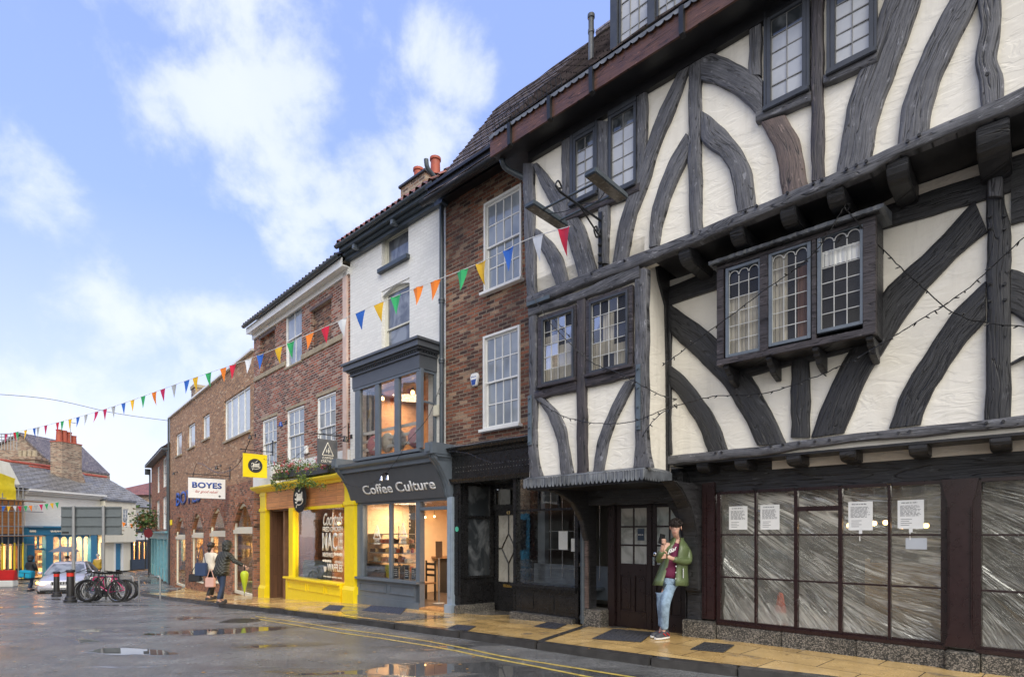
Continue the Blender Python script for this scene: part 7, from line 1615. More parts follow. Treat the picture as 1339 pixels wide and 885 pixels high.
m=MB(); m.tube([(-.25,-.08,0),(-.25,-.08,zt)],.05,8); m.build('drainpipe_run',M['pipe'],qb); m=MB(); m.tube([(xl+.1,-.1,0),(xl+.1,-.1,zt-.1)],.05,8); m.box(xl,xl+.25,-.4,-.1,zt-.5,zt-.1); m.build('drainpipe_run',M['pipe'],qb)
# =================================================================== white houses across the junction
W=Fac(740,30,34.8,-1.25,right=True)
wb=W.root('white_corner_house','white painted brick corner building with slate roof above a bright blue shopfront','building')
def WX(p,n=0): return W.x(p,n)
x0,x1=WX(33),WX(131); zt=W.at(60,648)[1]; zs=W.at(60,690)[1]; zsb=W.at(60,698)[1]; 
m=MB(); m.box(x0,x1,0,.3,zs,zt); m.box(x1-.3,x1,.3,6,0,zt); m.box(x0,x0+.3,.3,6,0,zt); m.build('painted_wall',M['brickW'],wb)
m=MB()
for dy,a,b in ((.15,0,.12),(.28,.12,.22),(.40,.22,.34)): m.box(x0-.1,x1+.15,-dy,.3,zt+a,zt+b)
m.build('cornice',M['white'],wb)
m=MB(); m.box(x0,x1,-.18,.1,zsb-.05,zs); m.box(x0-.05,x1+.05,-.32,.1,zs,zs+.12); m.build('fascia',M['blue'],wb,bevel=.01)
scrib(WX(66,.2),WX(82,.2),zsb+.05,zs-.08,-.20,M['offwhite'],wb,1,'lettering',seed=2,th=.03,loops=True); scrib(WX(39,.2),WX(47,.2),zsb+.05,zs-.08,-.20,M['offwhite'],wb,1,'lettering',seed=4,th=.03,loops=True)
segs=[33,40,48,58,66,76,85,94.5,104,113,119]; kinds='psspaaaap'
m=MB(); gl=MB()
ps=[WX(p) for p in (33,58,117)]
for p in ps: m.box(p-.02,p+.5,-.14,.15,0,zsb)
m.box(ps[0]+.5,ps[1],.0,.1,zsb-.12,zsb); m.box(ps[0]+.5,ps[1],.0,.1,zsb-1.0,zsb-.9); m.box((ps[0]+ps[1])/2+.2,(ps[0]+ps[1])/2+.3,.0,.1,zsb-.9,zsb)
m.box(ps[1]+.5,ps[2],-.05,.1,0,.7)
na=5; wa=(ps[2]-ps[1]-.5)/na
for i in range(na):
    a=ps[1]+.5+wa*i; b=a+wa; m.box(a-.04,a+.05,-.06,.0,.7,zsb)
    r=(wa-.11)/2; cx=(a+b)/2; zz=zsb-.15-r
    arc=[(cx-r*math.cos(PI*k/10),zz+r*math.sin(PI*k/10)) for k in range(11)]
    m.prism([(a+.04,zsb)]+arc[:6]+[(cx,zsb)],-.04,.0); m.prism([(cx,zsb)]+arc[5:]+[(b-.04,zsb)],-.04,.0)
sf=m.build('shopfront',M['blue'],wb,bevel=.008); m=MB(); m.box(x0+.1,x1-.6,.04,.05,.7,zsb); m.build('pane',M['glass_clear'],sf)
room(wb,x0+.3,x1-.3,.3,4,0,zsb+.1,M['warmwall'],M['warmfloor'])
for k in range(5):
    m=MB(); u=x0+(x1-x0)*(.15+.17*k)
    for q in range(4): m.box(-.5,.5,0,.3,.5+q*.5,.54+q*.5)
    for q in range(12): m.box(-.45+(q%4)*.24,-.3+(q%4)*.24,.05,.2,.54+(q//4)*.5,.54+(q//4)*.5+random.uniform(.15,.35))
    m.box(-.52,-.48,0,.3,0,2.3); m.box(.48,.52,0,.3,0,2.3)
    tag(m.build('shop_shelves',M['wood'],None,loc=W.world(u,1.5,0),rotz=W.rz),'dark shelves of goods inside the blue shopfront','shelves','shelves inside the blue shopfront')
for u in (.25,.7):
    l=bpy.data.lights.new('shop',"AREA"); l.energy=420; l.color=(1,.68,.33); l.size=1.5; o=bpy.data.objects.new('warm_ceiling_light',l); C.objects.link(o); o.location=W.world(x0+(x1-x0)*u,1.5,zsb-.0); tag(o,'warm ceiling light inside the blue shopfront','ceiling light','warm lights in the blue shopfront')
# slate roof over it
zr0=zt+.34; ridge_n=-5.0; 
def rz_at(px,py,n): return W.at(px,py,n)[1]
zR=rz_at(60,610,ridge_n)
m=MB(); roof(m,WX(0)-.5,x1+.2,-.35,zr0,5.0,zR,22,.02); m.build('roof',M['slate'],wb)
m=MB(); m.prismx([(-.2,zr0-.1),(5,zR-.12),(10,zr0-.1)],WX(0),x1); m.build('gable_wall',M['brickC'],wb)
m=MB(); m.tube([(WX(0)-.5,5,zR+.03),(WX(72,ridge_n),5,zR+.03)],.12,8); m.build('ridge_tiles',M['terra'],wb)
# the big chimney stack, standing forward of the ridge
cn=-2.6; ca,cb_=W.x(81,cn),W.x(107,cn); ctop=rz_at(74,576,cn); cbt=rz_at(90,632,cn)-1.2
m=MB(); pts=[(ca,cbt),(ca,ctop),(cb_,ctop),(cb_+.0,ctop-2.0),(cb_+.25,ctop-2.5),(cb_+.45,ctop-3.2),(cb_+.45,cbt)]; m.prism(pts,2.6,3.5); chm=m.build('chimney',M['brickC'],wb)
m=MB(); m.box(ca-.03,cb_+.03,2.57,3.53,ctop,ctop+.06); m.build('chimney_cap',M['terra'],chm)
for i in range(4):
    x=ca+(cb_-ca)*(.14+.24*i); m=MB(); hh=(.85,.85,.8,.6)[i]; m.lathe([(.20,0),(.17,hh*.9),(.2,hh*.92),(.2,hh),(.15,hh)],(x,3.05,ctop+.06),12); m.build('chimney_pot',M['terra'],chm,smooth=True)
m=MB(); x=ca+(cb_-ca)*.55; m.tube([(x,2.8,ctop),(x,2.8,ctop+1.7)],.02,6); m.tube([(x-.1,2.8,ctop+1.55),(x+.6,2.8,ctop+1.6)],.015,5)
for q in range(5): m.tube([(x+.1*q,2.7,ctop+1.57),(x+.1*q,2.9,ctop+1.57)],.01,4)
tag(m.build('tv_aerial',M['pole'],None,loc=(0,0,0)),'thin television aerial on the big brick chimney','aerial'); bpy.data.objects['tv_aerial'].location=W.o; bpy.data.objects['tv_aerial'].rotation_euler=(0,0,W.rz)
# second part with Dutch-like white upper floor, blue door
w2=W.root('white_house_with_blue_door','white rendered house with arched fanlight over a blue door right of the sign board','building')
a0,a1=WX(131)+.02,WX(172); zt2=W.at(150,656)[1]
m=MB(); a_up=W.rect((155,665),(163,688)); wall(m,a0,a1,zsb-.6,zt2,-.35,.2,[a_up]); wall(m,a0,a1,0,zsb-.6,0,.2,[(WX(150),WX(160),0,2.75)]); m.build('rendered_wall',M['renderC'],w2)
m=MB(); m.box(a0,a1,-.45,.1,zt2,zt2+.15); m.build('coping',M['lead'],w2); sash(w2,a_up,-.33,2,2,2,M['white'],M['glass_curt'],bar=.02)
dxa,dxb=WX(151),WX(159)
m=MB(); m.box(dxa,dxb,.08,.12,.1,2.05); 
for q in range(2):
    for r in range(3): u=dxa+(dxb-dxa)*(.12+.45*q); m.box(u,u+(dxb-dxa)*.32,.06,.08,.25+r*.6,.7+r*.6)
m.build('door',M['blue'],w2,bevel=.006)
m=MB(); m.box(dxa-.15,dxa,-.02,.12,0,2.1); m.box(dxb,dxb+.15,-.02,.12,0,2.1); m.box(dxa,dxb,-.02,.12,2.05,2.13)
cx=(dxa+dxb)/2; rr=(dxb-dxa)/2+.06
for q in range(6): t=PI*q/5; m.tube([(cx,.05,2.13),(cx-rr*math.cos(t),.05,2.13+rr*math.sin(t)*.9)],.025,5)
m.tube([(cx-rr*math.cos(PI*k/12),.03,2.13+rr*.9*math.sin(PI*k/12)) for k in range(13)],.05,6); m.build('door_case',M['white'],w2)
m=MB(); m.box(dxa-.1,dxb+.1,.13,.15,2.1,2.9); m.build('fanlight',M['glass_dark'],w2)
m=MB(); m.box(a0,a1,.2,5,zt2-.2,zt2); m.box(a1-.2,a1,.2,5,0,zt2-.2); m.build('flat_roof',M['lead'],w2)
zR2=rz_at(150,624,-4.5); m=MB(); roof(m,x1-1.0,WX(176),-.1,zt2+.1,4.5,zR2,14,.02); m.build('roof',M['slate'],w2)
m=MB(); m.prismx([(0,zt2),(4.5,zR2-.1),(9,zt2)],x1-.5,WX(176)-.1); m.build('gable_wall',M['brickC'],w2)
m=MB(); m.tube([(x1-1,4.5,zR2),(WX(176),4.5,zR2)],.12,6); m.build('ridge_tiles',M['terra'],w2)
# third house with the black shopfront
w3=W.root('cream_house_with_black_shopfront','cream house with a glowing black shopfront at the end of the street','building')
b0,b1=WX(170)+.0,WX(202); zt3=W.at(185,664)[1]; z3s=W.at(185,693)[1]; up3=(WX(178.5),WX(188),W.at(180,690)[1],W.at(180,668)[1])
m=MB(); wall(m,b0,b1,z3s,zt3,0,.3,[up3]); m.build('rendered_wall',M['renderC'],w3); sash(w3,up3,.0,3,2,2,M['white'],M['glass_curt'],bar=.02)
m=MB(); m.box(b0,b1,-.15,.1,z3s-.9,z3s-.0); m.box(b0,b1,-.3,.1,z3s,z3s+.15); m.box(b0,b1,-.15,.1,0,.8)
for i in range(5): x=b0+.15+(b1-b0-.5)*i/4; m.box(x-.08,x+.12,-.1,.1,.8,z3s-.9)
sf=m.build('shopfront',M['navy'],w3,bevel=.008); m=MB(); m.box(b0,b1,.02,.03,.8,z3s-.9); m.build('pane',M['glass_clear'],sf)
m=MB(); m.box(b0+.3,b1-.9,-.17,-.15,z3s-.75,z3s-.2); m.build('sign_board',M['paper'],sf); scrib(b0+.9,b1-1.6,z3s-.65,z3s-.32,-.185,M['ink'],sf,1,'lettering',seed=6,th=.02,loops=True)
room(w3,b0+.1,b1,.3,3,0,z3s,M['warmwall'],M['warmfloor'])
l=bpy.data.lights.new('shop',"AREA"); l.energy=300; l.color=(1,.6,.28); l.size=1.5; o=bpy.data.objects.new('warm_ceiling_light',l); C.objects.link(o); o.location=W.world((b0+b1)/2,1.5,z3s-.1); tag(o,'warm ceiling light inside the black shopfront at the street end','ceiling light')
for i in range(5): m=MB(); m.ball((0,0,0),.11,8); tag(m.build('glowing_lamp',M['bulb'],None,loc=W.world(b0+.5+(b1-b0-1)*i/4,.6,random.uniform(1.5,2.4))),'glowing round lamp in the black shopfront at the street end','lamp','glowing lamps in the black shopfront')
zR3=rz_at(185,630,-4.5); m=MB(); roof(m,b0-.5,b1+.3,-.2,zt3+.05,4.5,zR3,14,.02); m.build('roof',M['slate'],w3); m=MB(); m.prismx([(0,zt3),(4.5,zR3-.1),(9,zt3)],b0,b1); m.build('gable_wall',M['brickC'],w3)
m=MB(); m.tube([(b0-.5,4.5,zR3+.03),(b1+.3,4.5,zR3+.03)],.12,6); m.build('ridge_tiles',M['terra'],w3)
# far red roof + hanging basket + red sign
fr=thing('red_roofed_house','distant house with red pantiled hipped roof closing the street','building',(wp(180,640,62).x,62,-1.25)); z0=wp(0,647,62).z+1.25; z1=wp(0,626,62).z+1.25
m=MB(); m.box(-4,6,0,6,0,z0); m.build('wall',M['brickC'],fr); m=MB(); 
m.add([(-4.4,-.4,z0),(6.4,-.4,z0),(3.5,3,z1),(0,3,z1),(-4.4,6.4,z0),(6.4,6.4,z0)],[(0,1,2,3),(1,5,2),(0,3,4),(4,3,2,5)],[(0,0),(10,0),(8,4),(3,4),(0,9),(10,9)]); m.build('roof',M['pantile'],fr)
bp=wp(190,680,37); th=thing('hanging_basket','round hanging flower basket on a pole before the cream house','hanging basket',bp)
random.seed(2); m=MB(); m2=MB()
for _ in range(700):
    v=Vector((random.gauss(0,.38),random.gauss(0,.35),random.gauss(0,.33))); v.z-=.3*(v.x*v.x); s=random.uniform(.05,.10); d=Vector((random.gauss(0,1),random.gauss(0,1),random.gauss(0,1))).normalized(); a=d.orthogonal().normalized()*s; b=d.cross(a); (m if random.random()<.7 else m2).add([v-a,v+b,v+a,v-b],[(0,1,2,3)])
m.build('foliage',M['leaf'],th); m2.build('foliage',M['straw'],th); m=MB(); m.lathe([(.1,-.3),(.35,0),(.36,.02)],(0,0,-.15),12); m.build('basket',M['iron'],th); m=MB(); m.tube([(0,0,.5),(0,0,-3.2)],.03,6); m.tube([(0,0,.5),(.9,0,.55)],.02,6); m.build('pole',M['iron'],th)
rp=wp(194.5,697,36); th=thing('round_street_sign','dark red disc street sign near the teal shopfront','street sign',(rp.x,rp.y,-1.25)); m=MB(); h=rp.z+1.25; m.tube([(0,0,0),(0,0,h+.3)],.035,8); m.build('pole',M['iron'],th); m=MB(); m.lathe([(.0005,0),(.30,0),(.30,.04),(.0005,.04)],(0,-.06,h),8,'y'); m.build('disc',paint('dark red enamel',(.12,.01,.015),.4,.1,.05),th)
# brick gable + white gable behind
th=thing('brick_gable_house','plain brick gable house rising behind the slate roof at the left edge','building',(wp(20,640,44).x,44,-1.25)); 
def GZ(py): return wp(0,py,44).z+1.25
def GX(px): return wp(px,0,44).x-wp(20,0,44).x
m=MB(); m.prism([(GX(-60),0),(GX(-60),GZ(612)),(GX(-2),GZ(580)),(GX(28),GZ(569)),(GX(57),GZ(599)),(GX(72),GZ(612)),(GX(72),0)],0,6); m.build('gable_wall',M['brickC'],th)
m=MB(); 
for a,b in (((-60,611),(28,568)),((28,568),(72,611))): m.hexa([(GX(a[0]),-.15,GZ(a[1])),(GX(b[0]),-.15,GZ(b[1])),(GX(b[0]),-.15,GZ(b[1])+.15),(GX(a[0]),-.15,GZ(a[1])+.15)],[(GX(a[0]),6,GZ(a[1])),(GX(b[0]),6,GZ(b[1])),(GX(b[0]),6,GZ(b[1])+.15),(GX(a[0]),6,GZ(a[1])+.15)])
m.build('roof',M['tile'],th); m=MB(); m.box(GX(38),GX(68),-1.6,-.6,GZ(612),GZ(600)); m.box(GX(36),GX(70),-1.7,-.5,GZ(604),GZ(602)); m.build('chimney',M['brickC'],th)
for q in range(4): m=MB(); m.lathe([(.16,0),(.14,.5)],(GX(43+6*q),-1.1,GZ(600)),10); m.build('chimney_pot',M['stone'],th)
# railings on the far left roof
m=MB(); 
for q in range(8): p=wp(-6+4*q,570,40); m.tube([(p.x,40,wp(0,579,40).z-.5),(p.x,40,wp(0,567,40).z)],.03,4)
for py in (567,571,575): m.tube([wp(-10,py,40),wp(24,py,40)],.03,4)
tag(m.build('roof_railing',M['pole'],None),'pale metal railing on the roof at the far left edge','railing')
# scaffolded shop at the left edge
L=Fac(760,-60,31.2,-1.2,right=True)
lb=L.root('scaffolded_house','dark shop with arched lit windows behind scaffolding at the left edge','building')
c0,c1=-1.5,L.x(31.5); zz=L.at(20,700)[1]; z2=L.at(20,655)[1]; z3=L.at(20,610)[1]
m=MB(); m.box(c0,c1,0,.25,zz,z2); m.box(c1-.25,c1,.25,5,0,z2); m.build('brick_wall',M['plank'],lb)
m=MB(); m.box(c0,c1,-.12,.1,zz-.5,zz+.1); m.box(c0,c1,-.05,.1,0,.6)
for px in (2,9,17,25,30.5): x=L.x(px); m.box(x-.05,x+.05,-.05,.05,0,zz-.5)
m.build('shopfront',M['navy'],lb); m=MB(); m.box(c0,c1,.05,.06,.6,zz-.5); m.build('pane',M['glass_clear'],lb)
room(lb,c0,c1-.3,.3,3,0,zz,M['warmwall'],M['warmfloor']); l=bpy.data.lights.new('shop',"AREA"); l.energy=260; l.color=(1,.65,.3); l.size=1.2; o=bpy.data.objects.new('warm_ceiling_light',l); C.objects.link(o); o.location=L.world(c1-2,1.2,zz-.3); tag(o,'warm ceiling light inside the shop behind the scaffolding','ceiling light')
m=MB(); m.prism([(c0,z2),(c0,z3+.8),(L.x(12),z3+.2),(L.x(30),L.at(30,640)[1]),(c1,z2)],.0,.3); m.build('white_gable',M['renderW'],lb)
sc_=thing('scaffolding','steel scaffold with yellow sheeting and yellow sleeved poles at the left edge','scaffolding',L.o,L.rz)
m=MB()
for px in (3,11,19,24,30): x=L.x(px,1.0); m.tube([(x,-1.0,0),(x,-1.0,z2+(.8 if px>20 else .4))],.035,6)
for py in (640,652,668,688,700,712): z=L.at(20,py,1.0)[1]; m.tube([(c0,-1.0,z),(c1+.3,-1.0,z)],.03,6)
for px in (11,30): x=L.x(px,1.0); m.tube([(x,-1.0,z2-.3),(x,0,z2-.3)],.03,6)
m.build('tubes',M['pole'],sc_); m=MB()
for px in (3,19,30): x=L.x(px,1.0); m.tube([(x,-1.0,0.02),(x,-1.0,2.2)],.042,8)
m.build('yellow_sleeves',M['ytarp'],sc_)
m=MB(); a,b=c0,L.x(20,1.05); N=14; vs=[];fs=[]
zt_=L.at(10,620,1.05)[1]; zb=L.at(10,652,1.05)[1]
for j in range(7):
    for i in range(N+1): u=i/N; v=j/6; vs.append((a+(b-a)*u,-1.06+.05*math.sin(u*17+v*4)+.03*math.sin(v*11),zb+(zt_+.7-u*.9-zb)*v-.12*math.sin(u*PI)*(v<.1)))
for j in range(6):
    for i in range(N): q=j*(N+1)+i; fs.append((q,q+1,q+N+2,q+N+1))
m.add(vs,fs); m.build('yellow_sheeting',M['ytarp'],sc_,smooth='all')
m=MB(); m.box(c0,c1+.2,-1.3,-.7,L.at(20,700,1.0)[1]-.05,L.at(20,700,1.0)[1]); m.box(c0,c1+.2,-1.3,-.7,z2-.05,z2); m.build('boards',M['wood'],sc_)
# red barrier
p=((9-CX)/F*30.5,30.5); th=thing('plastic_barrier','red and white plastic road barrier at the left edge','barrier',(p[0]-.5,p[1],g(p[1])-.1),.2); m=MB(); m.prismx([(-.22,.35),(-.1,.9),(.1,.9),(.22,.35)],-.9,.85); m.build('red_panel',M['redplastic'],th,bevel=.03); m=MB(); m.box(-.9,.85,-.25,.25,0,.35); m.build('white_base',M['paper'],th,bevel=.04)
# big sign seen from behind
Zs=21.5; th=thing('road_sign','large grey road sign seen from behind on two steel posts','road sign',(wp(117,0,Zs).x,Zs,g(Zs)-.1)); z0=wp(0,699,Zs).z-(g(Zs)-.1); z1=wp(0,662,Zs).z-(g(Zs)-.1); xa=wp(78,0,Zs).x-wp(117,0,Zs).x; xb=wp(157.5,0,Zs).x-wp(117,0,Zs).x
m=MB(); m.box(xa,xb,.06,.09,z0,z1); m.build('panel',M['signgrey'],th,bevel=.01)
m=MB()
for u in (.02,.33,.66,.97): z=z0+(z1-z0)*u; m.box(xa+.02,xb-.02,.02,.06,z-.03,z+.03)
m.build('rail',M['signgrey'],th,bevel=.006)
for px in (97,136): x=wp(px,0,Zs).x-wp(117,0,Zs).x; m=MB(); m.tube([(x,-.03,0),(x,-.03,z1+.02)],.055,12); m.build('post',M['pole'],th,smooth=True)
m=MB(); m.box(xa+.05,xa+.3,.045,.06,z0+.03,z0+.12); m.build('sticker',M['dark'],th)
# bollards
def bollard(px,py,label):
    p=gp(px,py,.1); th=thing('bollard',label,'bollard',(p[0],p[1],g(p[1])-.1),0,'cast iron bollards'); m=MB(); m.lathe([(.17,0),(.17,.07),(.145,.09),(.135,.16),(.10,.19),(.095,.78),(.088,.8),(.088,.92),(.12,.93),(.125,.97),(.10,1.0),(.0005,1.005)],(0,0,0),20); m.build('post',M['blackpaint2'],th,smooth=True)
    m=MB(); m.lathe([(.097,.80),(.097,.91)],(0,0,0),20); m.build('red_band',paint('red reflective band',(.6,.03,.02),.4,.05,.02),th)
bollard(92,787,'black cast iron bollard with red band, the nearer and taller one beside the bicycles'); bollard(74,779.5,'black cast iron bollard with red band, the farther one in front of the silver car')
M['indic']=emis('lit orange indicator',(1,.32,.05),9)
# silver car
cp=(wp(92,0,27.6).x,27.6); car=thing('parked_car','silver lilac saloon car facing the camera with an orange indicator lit','car',(cp[0],cp[1],g(27)-.12),R(28))
def loft(m,secs):
    n=len(secs[0]); vs=[p for s in secs for p in s]; fs=[]
    for i in range(len(secs)-1):
        for k in range(n-1): a=i*n+k; fs.append((a,a+1,a+n+1,a+n))
    fs.append(tuple(range(n))); fs.append(tuple((len(secs)-1)*n+k for k in range(n))); m.add(vs,fs)
def sec(y,w,zb,zm,zt_): return [(-w*.90,y,zb),(-w,y,zb+.12),(-w*1.0,y,zm-.15),(-w*.96,y,zm),(-w*.82,y,zt_-.03),(-w*.4,y,zt_),(w*.4,y,zt_),(w*.82,y,zt_-.03),(w*.96,y,zm),(w,y,zm-.15),(w,y,zb+.12),(w*.9,y,zb)]
m=MB(); loft(m,[sec(-2.25,.62,.25,.50,.58),sec(-2.2,.78,.2,.6,.68),sec(-2.0,.86,.18,.68,.76),sec(-1.4,.89,.18,.76,.86),sec(-.95,.9,.18,.82,.95),sec(0,.9,.18,.85,.95),sec(1.2,.9,.18,.87,.97),sec(1.9,.88,.2,.85,.98),sec(2.25,.8,.25,.8,.92),sec(2.3,.7,.3,.6,.8)]); body=m.build('body',M['silver'],car,bevel=.02,smooth=True)
m=MB(); 
def gs(y,wb,wt,z0,z1): return [(-wb,y,z0),(-wt,y,z1),(wt,y,z1),(wb,y,z0)]
m.add([(-.80,-1.0,.92),(.80,-1.0,.92),(.60,-.30,1.38),(-.60,-.30,1.38),(-.82,1.8,.94),(.82,1.8,.94),(.58,1.15,1.38),(-.58,1.15,1.38)],[(0,1,2,3),(1,5,6,2),(4,0,3,7),(5,4,7,6)]); gh=m.build('windscreen_and_windows',M['glass_mid'],car)
m=MB(); m.prismx([(-.33,1.37),(-.28,1.42),(.4,1.46),(1.1,1.42),(1.18,1.36)],-.60,.60); 
for s in (-1,1):
    m.tube([(s*.80,-1.0,.93),(s*.60,-.30,1.39)],.035,6); m.tube([(s*.82,1.8,.95),(s*.58,1.15,1.39)],.04,6); m.tube([(s*.82,.35,.94),(s*.59,.35,1.39)],.03,6)
m.build('roof',M['silver'],car,bevel=.03,smooth=True)
for s in (-1,1):
    for y in (-1.45,1.4):
        m=MB(); m.lathe([(.20,-.1),(.31,-.1),(.33,-.07),(.33,.07),(.31,.1),(.20,.1)],(s*.80,y,.32),20,'x'); wv=m.build('wheel',M['rubber'],car,smooth=True); m=MB(); m.lathe([(.0005,-.085),(.05,-.095),(.2,-.08),(.2,.08),(.05,.095),(.0005,.085)],(s*.80,y,.32),14,'x'); m.build('rim',M['chrome'],wv)
    m=MB(); m.ball((s*.60,-2.16,.58),.17,12,.6,.8); m.build('headlight',M['lampwarm'] if s<0 else M['glass_curt'],car,smooth=True)
    m=MB(); m.ball((s*.80,-2.0,.60),.10,10,.8,.8); m.build('indicator',M['indic'] if s<0 else M['glass_curt'],car,smooth=True)
    m=MB(); m.ball((s*1.0,-.75,.98),.10,10,.7,.6); m.build('door_mirror',M['silver'],car,smooth=True)
m=MB(); m.box(-.32,.32,-2.275,-2.20,.50,.66); m.box(-.72,.72,-2.26,-2.15,.30,.34); m.build('grille',M['chrome'],car,bevel=.01); m=MB()
for q in range(6): m.box(-.27+.1*q,-.22+.1*q,-2.285,-2.274,.52,.64)
m.box(-.7,.7,-2.27,-2.2,.20,.29); m.build('grille_bars',M['blackpaint'],car); m=MB(); m.box(-.26,.26,-2.30,-2.28,.37,.47); m.build('number_plate',M['paper'],car)
for s in (-.25,.35): m=MB(); m.tube([(s,-1.0,.95),(s+.5,-.72,1.16)],.012,5); m.build('wiper',M['blackpaint'],car)
# bicycles
def bicycle(label,fm,loc,rz,tilt=0.06,turn=.25):
    b=thing('bicycle',label,'bicycle',loc,rz,'bicycles in the stand'); b.rotation_euler=(tilt,0,rz)
    r=.33; wx=(-.53,.53)
    for k,x in enumerate(wx):
        m=MB(); m.tube([(x+r*math.cos(2*PI*i/28),0,r+.02+r*math.sin(2*PI*i/28)) for i in range(28)],.026,8,closed=True,up=(0,1,0)); w=m.build('wheel',M['rubber'],b,smooth=True)
        m=MB(); rr=r-.032; m.tube([(x+rr*math.cos(2*PI*i/28),0,r+.02+rr*math.sin(2*PI*i/28)) for i in range(28)],.012,6,closed=True,up=(0,1,0)); m.build('rim',M['chrome'] if k else M['blackpaint2'],w)
        m=MB()
        for i in range(16): a=2*PI*i/16; m.tube([(x,.02*(-1)**i,r+.02),(x+rr*math.cos(a),0,r+.02+rr*math.sin(a))],.0025,3,caps=False)
        m.lathe([(.025,-.04),(.025,.04)],(x,0,r+.02),8,'y'); m.build('spokes',M['chrome'],w)
    S_=(-.16,0,.80); B_=(-.06,0,.30); Hh=(.38,0,.78); Hl=(.42,0,.64); Rr=(-.53,0,.35); Fw=(.53,0,.35)
    m=MB()
    for p,q,t in ((B_,(-.17,0,.84),.017),(S_,Hh,.016),(B_,Hl,.021),(Hh,Hl,.022)): m.tube([p,q],t,8)
    for s in (-.045,.045): m.tube([B_,(Rr[0],s,Rr[2])],.010,6); m.tube([S_,(Rr[0],s,Rr[2])],.009,6)
    m.build('frame',M[fm],b,smooth=True)
    m=MB(); 
    for s in (-.05,.05): m.tube([(.425,s,.62),(.47,s,.5),(Fw[0],s,Fw[2])],.014,6)
    m.tube([(.425,-.05,.62),(.425,.05,.62)],.016,6); m.tube([(.42,0,.62),(.37,0,.9)],.014,6); m.build('fork',M['blackpaint2'],b,smooth=True)
    m=MB(); m.tube([(.37,0,.9),(.40,0,.95)],.016,6); m.tube([(.36,-.31,.97),(.40,-.1,.95),(.40,.1,.95),(.36,.31,.97)],.012,6); m.tube([(.36,-.31,.97),(.35,-.2,.965)],.018,6); m.tube([(.36,.31,.97),(.35,.2,.965)],.018,6); m.tube([(.40,.15,.95),(.46,.18,.85),(.50,.0,.75)],.005,4); m.build('handlebar',M['rubber'],b)
    m=MB(); m.add([(-.33,-.07,.93),(-.33,.07,.93),(-.18,.05,.925),(-.04,.018,.91),(-.04,-.018,.91),(-.18,-.05,.925)]+[(-.31,-.05,.885),(-.31,.05,.885),(-.18,.03,.88),(-.06,.012,.88),(-.06,-.012,.88),(-.18,-.03,.88)],[(0,1,2,3,4,5),(11,10,9,8,7,6)]+[(i,6+i,6+(i+1)%6,(i+1)%6) for i in range(6)]); m.tube([(-.17,0,.8),(-.18,0,.89)],.013,6); m.build('saddle',M['rubber'],b,bevel=.01,smooth=True)
    m=MB(); m.lathe([(.09,-.005),(.09,.005)],(B_[0],-.05,B_[2]),20,'y'); m.tube([(B_[0],-.06,B_[2]),(B_[0]+.12,-.07,B_[2]-.12)],.011,6); m.tube([(B_[0],.06,B_[2]),(B_[0]-.12,.07,B_[2]+.12)],.011,6); m.box(B_[0]+.08,B_[0]+.17,-.14,-.05,B_[2]-.14,B_[2]-.115); m.box(B_[0]-.17,B_[0]-.08,.05,.14,B_[2]+.11,B_[2]+.135)
    m.tube([(B_[0],-.05,B_[2]+.088),(Rr[0],-.05,Rr[2]+.04)],.005,4); m.tube([(B_[0],-.05,B_[2]-.088),(Rr[0],-.05,Rr[2]-.04)],.005,4); m.build('crankset',M['blackpaint2'],b)
    return b
bks=[((133,780),R(-9),'blackpaint2','dark framed bicycle at the front of the overlapping row'),((139,779.5),R(10),'magenta','magenta framed bicycle, second from the front of the row'),((141,779),R(-14),'blackpaint','black bicycle third from the front of the row'),((134,778.5),R(8),'whitef','white framed bicycle fourth from the front of the row'),((138,778),R(-12),'magenta','magenta bicycle second from the back of the row'),((144,777.5),R(14),'blackpaint','black bicycle at the back of the row, rearmost of all')]
for k,((px,py),rz,fm,lab) in enumerate(bks): 
    p=gp(px+2,py,.1); bicycle(lab,fm,((px-CX)/F*(17.7+.3*k),17.7+.3*k,g(17.7+.3*k)-.1),rz+(PI if k%2 else 0),.08 if k%2 else -.06)
p=((138-CX)/F*18.5,18.5); m=MB()
for q in range(3):
    x=-.9+.9*q; m.tube([(x,0,0),(x,0,.75),(x+.06,0,.8),(x+.64,0,.8),(x+.7,0,.75),(x+.7,0,0)],.025,8)
tag(m.build('cycle_stand',M['pole'],None,smooth=True,loc=(p[0],p[1]+.3,g(p[1])-.1)),'row of low steel hoop stands holding the bicycles','cycle stand')
